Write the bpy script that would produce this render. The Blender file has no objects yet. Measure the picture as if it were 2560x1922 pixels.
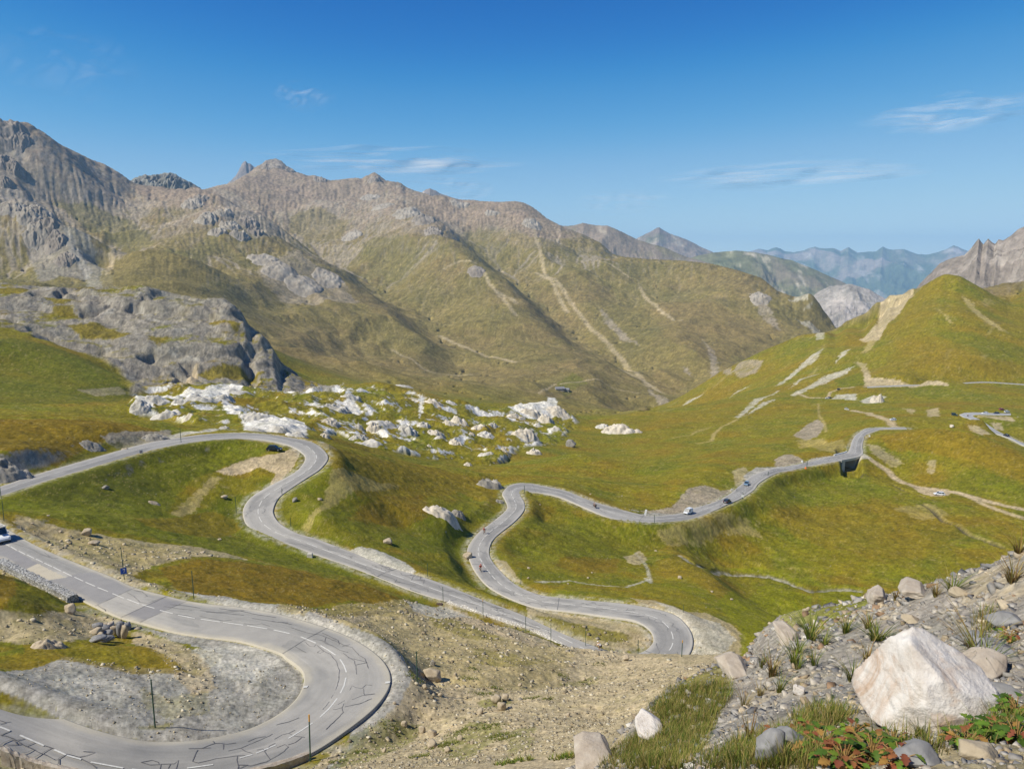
import bpy, bmesh, math, random
import numpy as np
from mathutils import Vector, Matrix
C = bpy.context.scene.collection
random.seed(7); np.random.seed(7)
# ---------------------------------------------------------------- camera model
F = 1850.0; CX = 1280.0; CY = 961.0; PITCH = math.radians(9.5)
CP, SP = math.cos(PITCH), math.sin(PITCH)
def ray(u, v):
    "photo pixel -> azimuth and tangent of depression"
    x = np.asarray(u, float) - CX; y = np.asarray(v, float) - CY
    fwd = F*CP - y*SP; dn = F*SP + y*CP
    return np.arctan2(x, fwd), dn/np.hypot(x, fwd)
def unproj(u, v, val):
    "val > 0 is a horizontal distance, val < 0 an altitude below the camera"
    a, t = ray(u, v)
    val = np.asarray(val, float)
    r = np.where(val > 0, val, -val/np.where(np.abs(t) < 1e-6, 1e-6, t)*1.0)
    r = np.where(val > 0, val, np.where(t > 0, -val/np.maximum(t, 1e-6), 100))
    return a, r, t
def P3(u, v, val):
    a, r, t = unproj(u, v, val)
    return np.array([r*np.sin(a), r*np.cos(a), -t*r])
# ---------------------------------------------------------------- noise
_rs = np.random.RandomState(11)
_perm = np.concatenate([_rs.permutation(256)]*3).astype(np.int32)
_ang = _rs.rand(256)*2*np.pi
_gx = np.cos(_ang).astype(np.float32); _gy = np.sin(_ang).astype(np.float32)
def pn(x, y, seed=0):
    x = np.asarray(x, np.float64); y = np.asarray(y, np.float64)
    xi = np.floor(x); yi = np.floor(y)
    fx = (x-xi).astype(np.float32); fy = (y-yi).astype(np.float32)
    xi = xi.astype(np.int64) & 255; yi = (yi.astype(np.int64)+seed*37) & 255
    sx = fx*fx*fx*(fx*(fx*6-15)+10); sy = fy*fy*fy*(fy*(fy*6-15)+10)
    def g(ix, iy, dx, dy):
        h = _perm[_perm[ix & 255]+(iy & 255)]
        return _gx[h]*dx+_gy[h]*dy
    n00 = g(xi, yi, fx, fy); n10 = g(xi+1, yi, fx-1, fy)
    n01 = g(xi, yi+1, fx, fy-1); n11 = g(xi+1, yi+1, fx-1, fy-1)
    a = n00+sx*(n10-n00); b = n01+sx*(n11-n01)
    return (a+sy*(b-a))*1.5
def fbm(x, y, lam, octs, seed=0, gain=.5, ridged=False):
    o = np.zeros(np.shape(x), np.float32); amp = 1.; tot = 0.
    c, s = .8, .6
    X, Y = np.asarray(x)/lam, np.asarray(y)/lam
    for k in range(octs):
        n = pn(X, Y, seed+k*3)
        if ridged: n = 1-2*np.abs(n)
        o += amp*n; tot += amp; amp *= gain
        X, Y = (X*c-Y*s)*2.03, (X*s+Y*c)*2.03
    return o/tot
def sstep(a, b, x):
    q = np.clip((x-a)/(b-a), 0, 1); return q*q*(3-2*q)
# ---------------------------------------------------------------- object helpers
def link(name, me, mat=None, parent=None, smooth=False):
    o = bpy.data.objects.new(name, me); C.objects.link(o)
    if mat is not None:
        for m in (mat if isinstance(mat, (list, tuple)) else [mat]): me.materials.append(m)
    if parent is not None: o.parent = parent
    if smooth and len(me.polygons):
        me.polygons.foreach_set('use_smooth', np.ones(len(me.polygons), bool))
    return o
def np_mesh(name, V, Q, cols=None):
    "V (n,3), Q (m,3 or 4)"
    V = np.asarray(V, np.float32); Q = np.asarray(Q, np.int32)
    me = bpy.data.meshes.new(name)
    k = Q.shape[1]
    me.vertices.add(len(V)); me.vertices.foreach_set('co', V.ravel())
    me.loops.add(Q.size); me.loops.foreach_set('vertex_index', Q.ravel())
    me.polygons.add(len(Q)); me.polygons.foreach_set('loop_start', np.arange(0, Q.size, k, dtype=np.int32))
    me.update(calc_edges=True)
    if cols is not None:
        for nm, c in cols.items():
            at = me.attributes.new(nm, 'FLOAT_COLOR', 'POINT')
            c4 = np.ones((len(V), 4), np.float32); c4[:, :c.shape[1]] = c
            at.data.foreach_set('color', c4.ravel())
    return me
def thing(name, label, cat, loc=(0, 0, 0), rotz=0., group=None):
    o = bpy.data.objects.new(name, None); C.objects.link(o)
    o.empty_display_size = .2
    o.location = loc; o.rotation_euler = (0, 0, rotz)
    return tag(o, label, cat, group)
def tag(o, label=None, cat=None, group=None, kind=None):
    if label: o['label'] = label
    if cat: o['category'] = cat
    if group: o['group'] = group
    if kind: o['kind'] = kind
    return o
class MB:
    "collects polygons, builds one mesh object"
    def __init__(s): s.v = []; s.f = []; s.m = []
    def poly(s, pts, m=0):
        b = len(s.v); s.v += [tuple(p) for p in pts]; s.f.append(tuple(range(b, b+len(pts)))); s.m.append(m)
    def grid(s, rows, m=0, closed=False, cap=False):
        b = len(s.v); n = len(rows[0])
        for r in rows: s.v += [tuple(p) for p in r]
        for i in range(len(rows)-1):
            for j in range(n if closed else n-1):
                k = (j+1) % n
                s.f.append((b+i*n+j, b+i*n+k, b+(i+1)*n+k, b+(i+1)*n+j)); s.m.append(m)
        if cap:
            s.f.append(tuple(b+j for j in reversed(range(n)))); s.m.append(m)
            s.f.append(tuple(b+(len(rows)-1)*n+j for j in range(n))); s.m.append(m)
    def box(s, c, d, m=0, top=1., M=None):
        "box centre c, size d, top face scaled"
        x, y, z = d[0]/2, d[1]/2, d[2]/2
        q = [(-x, -y, -z), (x, -y, -z), (x, y, -z), (-x, y, -z), (-x*top, -y*top, z), (x*top, -y*top, z), (x*top, y*top, z), (-x*top, y*top, z)]
        q = [Vector(p)+Vector(c) for p in q]
        if M is not None: q = [M @ p for p in q]
        b = len(s.v); s.v += [tuple(p) for p in q]
        for f in ((3, 2, 1, 0), (4, 5, 6, 7), (0, 1, 5, 4), (1, 2, 6, 5), (2, 3, 7, 6), (3, 0, 4, 7)):
            s.f.append(tuple(b+i for i in f)); s.m.append(m)
    def tube(s, pts, rad, n=8, m=0, cap=True):
        pts = [Vector(p) for p in pts]
        rad = rad if isinstance(rad, (list, tuple)) else [rad]*len(pts)
        rows = []
        for i, p in enumerate(pts):
            d = (pts[min(i+1, len(pts)-1)]-pts[max(i-1, 0)]).normalized()
            a = d.cross(Vector((0, 0, 1)) if abs(d.z) < .9 else Vector((1, 0, 0))).normalized(); b = d.cross(a)
            rows.append([p+(a*math.cos(2*math.pi*k/n)+b*math.sin(2*math.pi*k/n))*rad[i] for k in range(n)])
        s.grid(rows, m, closed=True, cap=cap)
    def build(s, name, mat=None, parent=None, smooth=False, bevel=0.):
        me = bpy.data.meshes.new(name); me.from_pydata(s.v, [], s.f); me.update()
        o = link(name, me, mat, parent, smooth)
        if isinstance(mat, (list, tuple)): me.polygons.foreach_set('material_index', np.array(s.m, np.int32))
        if bevel:
            md = o.modifiers.new('bevel', 'BEVEL'); md.width = bevel; md.segments = 2; md.limit_method = 'ANGLE'
        return o
# ---------------------------------------------------------------- material helpers
def lin(r, g, b):
    f = lambda c: (c/12.92 if c <= .04045 else ((c+.055)/1.055)**2.4)
    return (f(r/255), f(g/255), f(b/255))
def nmat(name):
    m = bpy.data.materials.new(name); m.use_nodes = True
    nt = m.node_tree; nt.nodes.clear()
    out = nt.nodes.new('ShaderNodeOutputMaterial'); b = nt.nodes.new('ShaderNodeBsdfPrincipled')
    nt.links.new(b.outputs[0], out.inputs['Surface'])
    return m, nt, b
def N(nt, typ, **kw):
    n = nt.nodes.new(typ)
    for k, v in kw.items():
        if k in n.inputs.keys() if hasattr(n.inputs, 'keys') else False: n.inputs[k].default_value = v
        else: setattr(n, k, v)
    return n
def noise_node(nt, scale, detail=6, rough=.6, coord='Object', dist=0.):
    tc = nt.nodes.new('ShaderNodeTexCoord'); n = nt.nodes.new('ShaderNodeTexNoise')
    n.inputs['Scale'].default_value = scale; n.inputs['Detail'].default_value = detail
    n.inputs['Roughness'].default_value = rough; n.inputs['Distortion'].default_value = dist
    nt.links.new(tc.outputs[coord], n.inputs['Vector'])
    return n
def ramp(nt, src, stops):
    r = nt.nodes.new('ShaderNodeValToRGB'); el = r.color_ramp.elements
    while len(el) < len(stops): el.new(.5)
    for e, (p, c) in zip(el, stops): e.position = p; e.color = tuple(c)+(1,)
    nt.links.new(src, r.inputs[0]); return r
def simple(name, col, rough=.6, metal=0., var=.12, scale=20., bump=0., spec=.5):
    "a plain painted / plastic / stone material with a little procedural variation"
    m, nt, b = nmat(name)
    n = noise_node(nt, scale, 5)
    c0 = [max(0, c*(1-var)) for c in col]; c1 = [min(1, c*(1+var)) for c in col]
    r = ramp(nt, n.outputs['Fac'], [(.3, c0), (.7, c1)])
    nt.links.new(r.outputs[0], b.inputs['Base Color'])
    b.inputs['Roughness'].default_value = rough; b.inputs['Metallic'].default_value = metal
    b.inputs['Specular IOR Level'].default_value = spec
    if bump:
        bp = nt.nodes.new('ShaderNodeBump'); bp.inputs['Strength'].default_value = .6; bp.inputs['Distance'].default_value = bump
        nt.links.new(n.outputs['Fac'], bp.inputs['Height']); nt.links.new(bp.outputs[0], b.inputs['Normal'])
    return m
# ---------------------------------------------------------------- roads: edge stations read off the photograph, each with its altitude
ROAD_A = [(-160,1675,-160,1800,-20),(0,1736,0,1870,-21),(127,1783,72,1900,-21.6),(235,1822,145,1922,-22),(330,1846,280,1950,-22.5),
 (398,1853,400,1964,-22.9),(484,1850,520,1956,-23.2),(549,1840,650,1925,-23.6),(626,1820,766,1888,-24.1),(694,1786,860,1830,-24.6),
 (739,1748,945,1760,-25.1),(759,1707,977,1700,-25.7),(753,1673,955,1648,-26.1),(716,1644,893,1602,-26.5),(690,1628,816,1569,-26.7),(603,1603,700,1535,-27.1),
 (513,1592,600,1517,-27.5),(430,1578,530,1510,-27.8),(348,1555,468,1501,-28.1),(301,1543,418,1489,-28.3),(235,1514,337,1468,-28.5),
 (185,1490,280,1442,-28.7),(120,1461,215,1416,-28.9),(60,1432,150,1390,-29.1),(0,1397,80,1358,-29.3),(-80,1352,0,1313,-29.6),(-200,1290,-130,1255,-30.2)]
ROAD_B = [(-170,1266,-165,1299,-41.5),(0,1216,0,1241,-43),(90,1186,96,1209,-43.8),(249,1140,255,1163,-45.5),(353,1111,365,1131,-47),
 (425,1097,440,1112,-48),(518,1085,525,1100,-49),(608,1082,605,1096,-50),(676,1087,668,1101,-50.6),(744,1097,715,1111,-51.3),(789,1109,745,1124,-52),
 (820,1140,763,1143,-52.7),(803,1170,751,1168,-53.3),(766,1195,721,1190,-54),(733,1217,676,1213,-54.7),(699,1242,631,1240,-55.4),(685,1267,610,1267,-56),
 (685,1287,608,1289,-56.4),(703,1310,617,1312,-56.9),(744,1333,644,1332,-57.5),(789,1346,699,1354,-58.1),(857,1371,766,1379,-58.8),(950,1409,860,1411,-59.6),
 (1026,1433,960,1449,-60.4),(1094,1454,1040,1480,-61),(1207,1499,1150,1513,-62),(1300,1534,1250,1547,-63),(1397,1579,1350,1580,-64),
 (1480,1612,1440,1632,-64.8),(1545,1632,1540,1668,-65.5),(1600,1631,1650,1672,-66),(1629,1611,1714,1645,-66.3),(1633,1591,1733,1603,-66.5),(1620,1570,1717,1562,-66.8),
 (1583,1550,1676,1532,-67.2),(1514,1540,1580,1511,-68),(1432,1529,1470,1500,-69),(1338,1518,1370,1490,-70),(1279,1498,1320,1476,-71),(1220,1465,1286,1458,-72),
 (1187,1426,1257,1433,-73),(1173,1397,1232,1404,-73.8),(1168,1379,1223,1383,-74.3),(1173,1361,1227,1359,-74.9),(1196,1331,1243,1338,-76),(1234,1302,1288,1302,-77.2),
 (1263,1277,1309,1277,-78.2),(1268,1264,1312,1262,-78.7),(1261,1246,1307,1248,-79.2),(1256,1232,1301,1239,-79.6),(1275,1212,1301,1233,-80.2),(1306,1205,1311,1230,-80.7),
 (1356,1214,1345,1231,-81.3),(1413,1226,1401,1243,-82),(1469,1248,1458,1267,-83),(1537,1269,1514,1291,-84),(1600,1285,1559,1302,-85),(1640,1290,1625,1307,-86),
 (1708,1281,1708,1303,-87.5),(1737,1269,1760,1287,-88.5),(1781,1256,1817,1261,-89.5),(1817,1239,1853,1245,-90.5),(1844,1218,1885,1224,-91.5),(1862,1203,1897,1208,-92.3),
 (1882,1187,1925,1190,-93.2),(1925,1172,1950,1180,-94.2),(1962,1166,1975,1176,-94.8),(2013,1156,2022,1165,-95.5),(2080,1140,2102,1151,-96.5),(2115,1131,2154,1138,-97),
 (2124,1121,2156,1118,-97.3),(2131,1100,2158,1103,-97.8),(2149,1075,2167,1091,-98.3),(2176,1070,2198,1074,-98.6),(2221,1068,2230,1073,-98.8),(2262,1067.5,2268,1073,-99.6)]
ROAD_C = [(2640,1120,2640,1160,-113),(2560,1098,2560,1125,-111),(2522,1087,2531,1102,-110),(2495,1076,2478,1081,-109.2),(2471,1060,2449,1064,-108.4),(2449,1048,2425,1047.5,-107.6),
 (2434,1041,2402,1041,-107),(2433,1038,2400,1034,-106.6),(2447,1036.5,2432,1030.5,-106.2),(2500,1038,2500,1032.5,-106.6),(2535,1037.5,2535,1032.5,-107)]
ROAD_D = [(2168,966,2168,970,-131),(2200,964.5,2200,968,-131),(2268,961.5,2268,965,-130.5),(2359,958.5,2359,962,-130),(2431,954.5,2431,958,-129.5),(2467,953.5,2467,957,-129.5),
 (2522,956.5,2522,960.5,-131),(2560,959,2560,963,-132),(2640,963,2640,968,-134)]
def crm(P, n):
    "Catmull-Rom through the rows of P, n samples a span"
    P = np.asarray(P, float); Q = np.vstack([2*P[0]-P[1], P, 2*P[-1]-P[-2]]); out = []
    for i in range(1, len(Q)-2):
        p0, p1, p2, p3 = Q[i-1:i+3]
        for k in range(n):
            s = k/n
            out.append(.5*((2*p1)+(-p0+p2)*s+(2*p0-5*p1+4*p2-p3)*s*s+(-p0+3*p1-3*p2+p3)*s**3))
    out.append(P[-1]); return np.array(out)
class Road:
    def __init__(s, st, n=8, zs=1., wmax=10.):
        st = np.array(st, float); st[:, 4] *= zs
        L = P3(st[:, 0], st[:, 1], st[:, 4]).T; R = P3(st[:, 2], st[:, 3], st[:, 4]).T
        LR = crm(np.hstack([L, R]), n); s.L = LR[:, :3]; s.R = LR[:, 3:]
        d = s.R-s.L; w = np.linalg.norm(d, axis=1)
        c = (s.L+s.R)/2; w2 = np.clip(w, 0, wmax)
        d = d/np.maximum(w, 1e-6)[:, None]
        s.L = c-d*w2[:, None]/2; s.R = c+d*w2[:, None]/2
        s.c = c; s.w = w2
        tan = np.gradient(c, axis=0); tl = np.linalg.norm(tan[:, :2], axis=1)
        s.hw = .5*w2*np.abs(d[:, 0]*tan[:, 1]-d[:, 1]*tan[:, 0])/np.maximum(tl, 1e-6)
        k = np.ones(17)/17; s.hw = np.convolve(np.pad(s.hw, 8, mode='edge'), k, 'valid')+.1
        s.len = np.concatenate([[0], np.cumsum(np.linalg.norm(np.diff(c, axis=0), axis=1))])
roads = {'A': Road(ROAD_A, zs=1.25), 'B': Road(ROAD_B), 'C': Road(ROAD_C, wmax=8.), 'D': Road(ROAD_D, wmax=7.)}
# ---------------------------------------------------------------- terrain: control curves (u, v, distance>0 or altitude<0)
K = []
def cv(*p, w=1.): K.append((np.array(p, float), w))
# -- ground underfoot and the stony slope at lower right
cv((-500,2400,-1.9),(300,2400,-1.85),(1280,2400,-1.7),(2100,2400,-1.62),(3000,2400,-1.55))
cv((1500,1990,4.2),(1650,1900,5),(1800,1850,5),(1900,1750,6.5),(2100,1650,7.5),(2300,1600,7.5),(2480,1650,5.5),(2700,1560,6))
cv((1750,1922,3.6),(2000,1922,3.1),(2300,1922,2.9),(2560,1922,2.8),(2800,1922,2.7))
cv((2120,1795,4.3),(2350,1842,4.0),(2500,1790,4.2),(2750,1700,4.2))
cv((2350,1520,8.5),(2560,1480,8),(2800,1400,8))
FE = [(1300,2010,5),(1440,1940,6),(1500,1893,6.5),(1560,1838,7.5),(1630,1765,8.2),(1690,1716,8.8),(1815,1706,9.6),(1845,1670,11),(1870,1632,12),(1930,1610,13),
      (1965,1590,14),(2060,1572,13.5),(2180,1540,12.8),(2215,1500,12.3),(2290,1474,12),(2400,1438,11.2),(2500,1398,10.4),(2560,1368,10),(2700,1300,9.5),(2900,1220,9)]
cv(*FE, w=2.)
cv(*[(u, v+70, r*1.25) for u, v, r in FE])
cv(*[(u, v+110, r*1.9) for u, v, r in FE if u > 1500])
cv(*[(u, v+60, r*2.4) for u, v, r in FE if u > 1850])
# -- hillside below the camera, left and centre
cv((-500,2080,4),(300,2070,4),(900,2070,4),(1280,2050,3.4))
cv((-500,2020,14),(300,2025,14),(900,2010,13),(1280,2000,9))
cv((300,1985,32),(600,1972,33),(800,1945,33),(1000,1940,30),(1280,1922,25))
cv((1000,1850,46),(1100,1800,49),(1280,1800,44),(1500,1800,46),(1640,1800,40))
cv((1100,1900,37),(1280,1890,31.5),(1440,1870,27))
cv((1050,1730,58),(1280,1720,56),(1500,1710,66),(1700,1705,50),(1800,1700,45))
cv((1050,1650,68),(1280,1650,71),(1450,1650,82))
cv((960,1610,70),(1100,1600,85),(1280,1600,89),(1400,1610,100))
cv((1020,1545,92),(1100,1530,112),(1250,1565,112),(1350,1592,112))
cv((1430,1622,96),(1520,1630,90),(1600,1637,84),(1700,1648,74),(1780,1652,64),(1860,1645,50),(1950,1640,42))
cv((1640,1690,100),(1720,1690,100),(1800,1660,100),(1900,1650,85))
# -- inside the near hairpin
cv((100,1650,-29.3),(300,1650,-30.6),(450,1660,-31.6)); cv((60,1740,-26.7),(180,1770,-27.4),(300,1760,-28.3),(400,1740,-29.2),(500,1720,-30.3),(620,1690,-32.0))
cv((150,1585,-31.5),(270,1590,-34.3),(330,1600,-34.5)); cv((0,1500,-30),(60,1500,-30.5),(130,1530,-32.5)); cv((-60,1420,-31),(0,1450,-32),(60,1465,-33))
cv((0,1600,-31),(100,1590,-31))
# -- between near leg and second road
cv((520,1490,-35),(700,1515,-34.3),(860,1560,-33.2),(990,1650,-32.4),(1010,1720,-32.3),(950,1800,-31.3),(880,1850,-31))
cv((330,1440,-37),(450,1450,-38.5),(600,1490,-39),(800,1510,-43),(950,1525,-47),(1010,1530,-50))
cv((350,1425,-40),(500,1410,-43),(700,1440,-47),(900,1465,-53))
cv((60,1330,-38.5),(200,1370,-38.5),(330,1420,-39.5)); cv((0,1280,-41.5),(200,1290,-42.5),(330,1330,-45),(450,1350,-48),(560,1370,-51))
cv((300,1210,-47.5),(420,1230,-51.5),(560,1200,-53.3),(600,1150,-52.3),(680,1140,-52)); cv((400,1170,-48.8),(520,1130,-50.5))
# -- brown hill at left above the road
cv((-300,1010,230),(0,1037,235),(200,1041,235),(330,1052,235),(430,1078,229)); cv((0,1100,200),(200,1090,210),(330,1090,215))
cv((0,1175,176),(90,1160,180),(200,1130,190),(300,1105,198),(380,1090,207))
cv((-300,1080,300),(0,1060,330),(200,1060,330),(350,1065,330),(450,1080,300))
# -- green basin behind it and the grey rock dome
cv((-200,1000,440),(0,1012,440),(200,1012,440),(330,1020,430)); cv((-200,900,560),(0,920,560),(200,945,540),(330,965,540))
cv((-200,850,600),(0,855,600),(150,880,600),(280,930,575))
DOME = [(-300,690,860),(0,706,850),(100,716,830),(200,719,810),(300,716,800),(360,714,790),(440,735,780),(500,745,770),(560,745,760),(588,765,750),(612,790,735),(620,812,725),(660,840,712),(690,880,695),
   (697,902,685),(730,925,668),(760,950,655),(800,960,645),(842,972,640)]
cv(*DOME, w=2.)
cv(*[(u, v+45, r+90) for u, v, r in DOME])
cv(*[(u, v+60, r+230) for u, v, r in DOME[:14]])
cv((0,800,690),(100,800,720),(200,790,730),(400,775,730),(520,790,715),(580,830,690)); cv((200,860,660),(400,850,665),(560,880,650),(640,920,645))
cv((320,960,590),(450,950,600),(600,955,610),(720,970,620)); cv((330,1005,505),(500,985,540),(620,985,570),(780,985,600))
# -- white gypsum hummocks
cv((840,975,640),(862,962,690),(940,955,700),(1000,966,690),(1060,990,680),(1120,1001,690),(1250,1022,700),(1300,1007,750),(1370,1007,760),(1410,1028,760),(1440,1046,740),w=1.5)
cv((940,975,800),(1060,1005,790),(1250,1030,800),(1370,1030,860),(1460,1052,830))
cv((350,1045,420),(450,1060,370),(600,1055,360),(700,1065,340),(800,1080,330)); cv((480,1078,300),(600,1070,310),(720,1080,290))
cv((700,1010,500),(800,1020,500),(900,1000,570),(1000,1010,600)); cv((850,1060,450),(1000,1060,520),(1150,1080,520),(1280,1080,570),(1350,1090,560))
cv((900,1100,400),(1000,1125,400),(1100,1140,420),(1200,1165,420))
cv((1440,1075,700),(1560,1075,690),(1480,1050,800),(1540,1046,790),(1590,1060,740)); cv((1330,1120,500),(1400,1115,540),(1500,1120,560))
# -- knoll between second road and the next bend
cv((790,1106,216),(850,1118,225),(900,1131,231),(1000,1157,252),(1100,1173,265),(1200,1185,272),(1238,1203,270),(1256,1222,262),w=1.5)
cv((900,1146,300),(1000,1170,320),(1100,1186,330),(1200,1200,330))
cv((860,1200,188),(1000,1230,212),(1100,1240,224),(1200,1255,233)); cv((800,1280,165),(900,1310,168),(1000,1310,184),(1100,1310,190),(1180,1320,195))
cv((1000,1395,148),(1100,1410,158),(1150,1400,168)); cv((1244,1240,-77.5),(1236,1262,-77),(1215,1290,-75.6))
# -- grass inside the second bend, down to the meadow
cv((1340,1300,-82.5),(1450,1330,-84),(1560,1340,-87)); cv((1300,1380,-78),(1450,1400,-80),(1560,1400,-84),(1640,1370,-88))
cv((1400,1460,-74.5),(1550,1450,-77),(1640,1430,-82)); cv((1560,1490,-71.5),(1680,1510,-71))
cv((1680,1375,218),(1720,1390,212),(1780,1440,192),(1850,1530,160),(1870,1560,148)); cv((1790,1400,242),(1830,1440,232),(1880,1500,212),(1920,1560,190))
cv((1720,1540,-67.8),(1800,1560,-68.5),(1840,1590,-68.5),(1850,1620,-68),(1760,1620,-66.8))
cv((1690,1330,240),(1780,1320,255),(1900,1290,284)); cv((1900,1480,-98),(2000,1500,-98),(2100,1545,-97.5),(2200,1480,-99),(2300,1450,-99.5))
cv((1880,1400,-99),(2200,1400,-99.3),(2400,1350,-99.6),(2560,1320,-100)); cv((2000,1280,-99.3),(2200,1200,-101.2),(2300,1260,-100.6)); cv((2560,1290,-101),(2700,1300,-101),(2900,1300,-101))
cv((2180,1190,-102.2),(2210,1205,-101.8)); cv((1950,1215,-97),(2050,1185,-99),(2100,1165,-101.5))
# -- knolls behind the right-hand road
cv((2170,1100,-97),(2230,1085,-94.5),(2300,1071,455),(2340,1067,455),(2420,1080,448),(2480,1101,440),(2560,1136,430),(2700,1180,420),w=1.5)
cv((2230,1130,425),(2300,1140,420),(2450,1160,408),(2560,1190,400)); cv((2250,1190,396),(2400,1235,372),(2560,1265,366))
cv((2300,1078,520),(2420,1092,505),(2500,1118,490),(2560,1150,470))
cv((1300,1197,330),(1360,1162,370),(1400,1147,385),(1450,1132,395),(1530,1152,385),(1600,1190,350),(1640,1196,330),w=1.5); cv((1450,1200,290),(1560,1240,278))
cv((1640,1200,320),(1700,1170,350),(1750,1151,380),(1800,1143,400),(1850,1140,410),(1900,1150,400)); cv((1700,1230,285),(1800,1190,320),(1850,1170,345))
cv((1450,1150,470),(1530,1160,460),(1600,1180,430)); cv((1560,1102,600),(1600,1150,480),(1660,1110,560),(1720,1110,570),(1800,1120,520))
cv((1900,1120,480),(1980,1110,500),(2040,1120,490)); cv((1660,1060,720),(1800,1050,700),(1900,1075,610),(2020,1090,560),(2100,1050,620),(2160,1050,560),(2230,1048,540))
cv((2060,1130,470),(2090,1120,475)); cv((2300,1030,620),(2400,1015,650),(2500,1020,640),(2600,1040,640)); cv((2360,1050,560),(2480,1047,560))
cv((2100,1000,800),(2200,1010,760),(2300,1000,780),(2450,1000,780),(2560,1000,800)); cv((1900,1000,850),(1750,1010,1000))
# -- right-hand green hill
RHILL = [(1640,1020,1330),(1700,992,1300),(1750,962,1280),(1800,930,1270),(1900,880,1260),(2000,838,1265),(2100,826,1270),(2150,801,1275),(2210,770,1280),(2250,748,1285),(2320,707,1295),(2350,690,1300),(2365,685,1300),(2400,690,1310),
   (2450,718,1340),(2490,742,1380),(2530,742,1420),(2560,735,1450),(2700,720,1500),(2900,700,1500)]
cv(*RHILL, w=2.)
cv((1640,1035,1420),(1750,985,1450),(1900,905,1450),(2100,850,1450),(2250,770,1450),(2365,715,1480),(2450,745,1500),(2700,720,1650))
cv((1750,1030,1050),(1900,930,1130),(2050,880,1100),(2150,860,1120),(2250,790,1180)); cv((2150,930,970),(2250,880,1020),(2300,800,1130),(2400,780,1150),(2560,790,1250))
cv((2300,930,930),(2450,900,980),(2560,890,1050)); cv((2200,940,900),(2300,940,890),(2360,945,885))
# -- long mountain at left and its spurs
CREST = [(-300,330,2800),(-100,310,2950),(0,304,3000),(12,306,3005),(30,302,3010),(48,306,3015),(62,305,3022),(75,309,3030),(90,320,3055),(110,331,3080),(135,350,3130),(150,361,3150),(200,385,3200),(230,400,3240),(260,410,3280),(285,424,3330),(300,433,3350),(325,452,3400),(340,462,3420),(400,470,3500),(470,484,3600),(510,474,3900),(545,464,4050),(575,459,4150),(600,446,4250),(625,430,4330),(640,417,4400),(655,410,4425),(665,401,4450),(672,404,4462),(680,400,4472),(690,398,4480),
  (698,401,4480),(705,406,4480),(715,414,4476),(724,421,4473),(740,430,4470),(755,434,4460),(770,440,4450),(785,438,4435),(800,443,4420),(808,447,4412),(830,453,4400),(850,450,4375),(870,447,4350),(890,445,4310),(905,447,4280),(915,439,4250),(923,438,4235),(929,433,4222),(935,431,4210),(942,434,4203),(948,438,4198),(955,444,4190),(964,451,4180),(980,454,4150),(998,456,4120),(1006,460,4110),(1013,467,4100),(1037,477,4070),(1053,481,4055),(1080,490,4030),(1135,497,3965),(1150,500,3950),(1184,500,3900),(1200,503,3880),(1250,505,3800),(1289,503,3720),(1310,507,3690),
  (1330,517,3640),(1348,530,3600),(1367,546,3560),(1411,569,3450),(1460,587,3350),(1501,607,3250),(1533,636,3150),(1560,642,3100),(1623,648,3000),(1700,651,2900),(1750,656,2850),(1782,660,2800),(1843,675,2720),(1904,695,2640),(1945,728,2580),(1985,742,2530),(2028,740,2480),(2034,790,2440),(2067,850,2400)]
cv(*CREST, w=3.)
cv(*[(u, v+60, r*1.12) for u, v, r in CREST]); cv(*[(u, v+200, r*1.5) for u, v, r in CREST])
cv((-300,800,1500),(0,760,1500),(300,780,1500),(500,800,1480),(600,850,1450),(700,890,1400),(760,940,1380),(840,962,1380)); cv((950,958,1400),(1050,978,1420),(1200,985,1430),(1410,974,1500))
cv((1300,990,1350),(1480,1000,1380),(1560,1020,1360),(1640,1018,1370),(1680,992,1480),(1760,960,1700),(1850,915,1900),(2000,840,2200),(2067,848,2350))
cv((1300,1020,1100),(1420,1050,1000),(1500,1048,1080),(1600,1040,1200))
cv((-200,600,2300),(0,520,2300),(60,522,2250),(115,531,2190),(130,562,2080),(170,602,1940),(200,642,1850),(235,692,1740),(246,708,1720)); cv((140,520,2750),(180,580,2560),(230,640,2320),(275,700,2080)); cv((0,640,1900),(100,650,1880))
cv((0,380,2900),(100,420,2850),(200,470,2850)); cv((300,500,3000),(300,600,2550),(380,640,2150)); cv((250,702,1850),(290,676,1860),(340,660,1870),(400,658,1870),(480,668,1850),(530,702,1780)); cv((300,720,1650),(450,730,1640))
cv((470,482,3500),(520,500,3150),(560,512,2980),(630,552,2660),(660,572,2560),(700,612,2450),(760,652,2340),(830,692,2240),(900,732,2130),(960,782,2000),(1010,832,1880),(1060,882,1740),(1110,932,1600),w=1.5)
cv((600,520,3500),(700,600,3100),(760,640,2900),(830,670,2750),(900,705,2550),(960,752,2300),(1060,855,1950),(1150,940,1650)); cv((470,620,2300),(560,640,2250),(700,700,2050),(800,780,1880),(900,850,1720),(650,800,1750))
cv((780,548,3400),(840,565,3300),(800,590,3150)); cv((700,470,4000),(900,500,3800))
cv((940,440,4150),(950,500,3750),(1000,532,3330),(1060,547,3060),(1100,582,2860),(1150,622,2700),(1200,667,2520),(1260,722,2310),(1330,792,2110),(1400,852,1910),(1470,902,1760),(1520,942,1640),w=1.5)
cv((1100,560,3300),(1150,592,3250),(1250,690,2800),(1300,742,2520),(1390,812,2250),(1450,862,2030),(1600,950,1650)); cv((1000,600,2850),(1060,650,2600),(1150,750,2250),(1250,850,1900),(1300,920,1700))
cv((1330,560,3250),(1360,680,2750),(1440,770,2350),(1500,830,2150),(1600,920,1820)); cv((1290,520,3500),(1400,610,3100),(1500,680,2750),(1600,740,2500),(1700,810,2200),(1760,870,2020))
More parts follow.
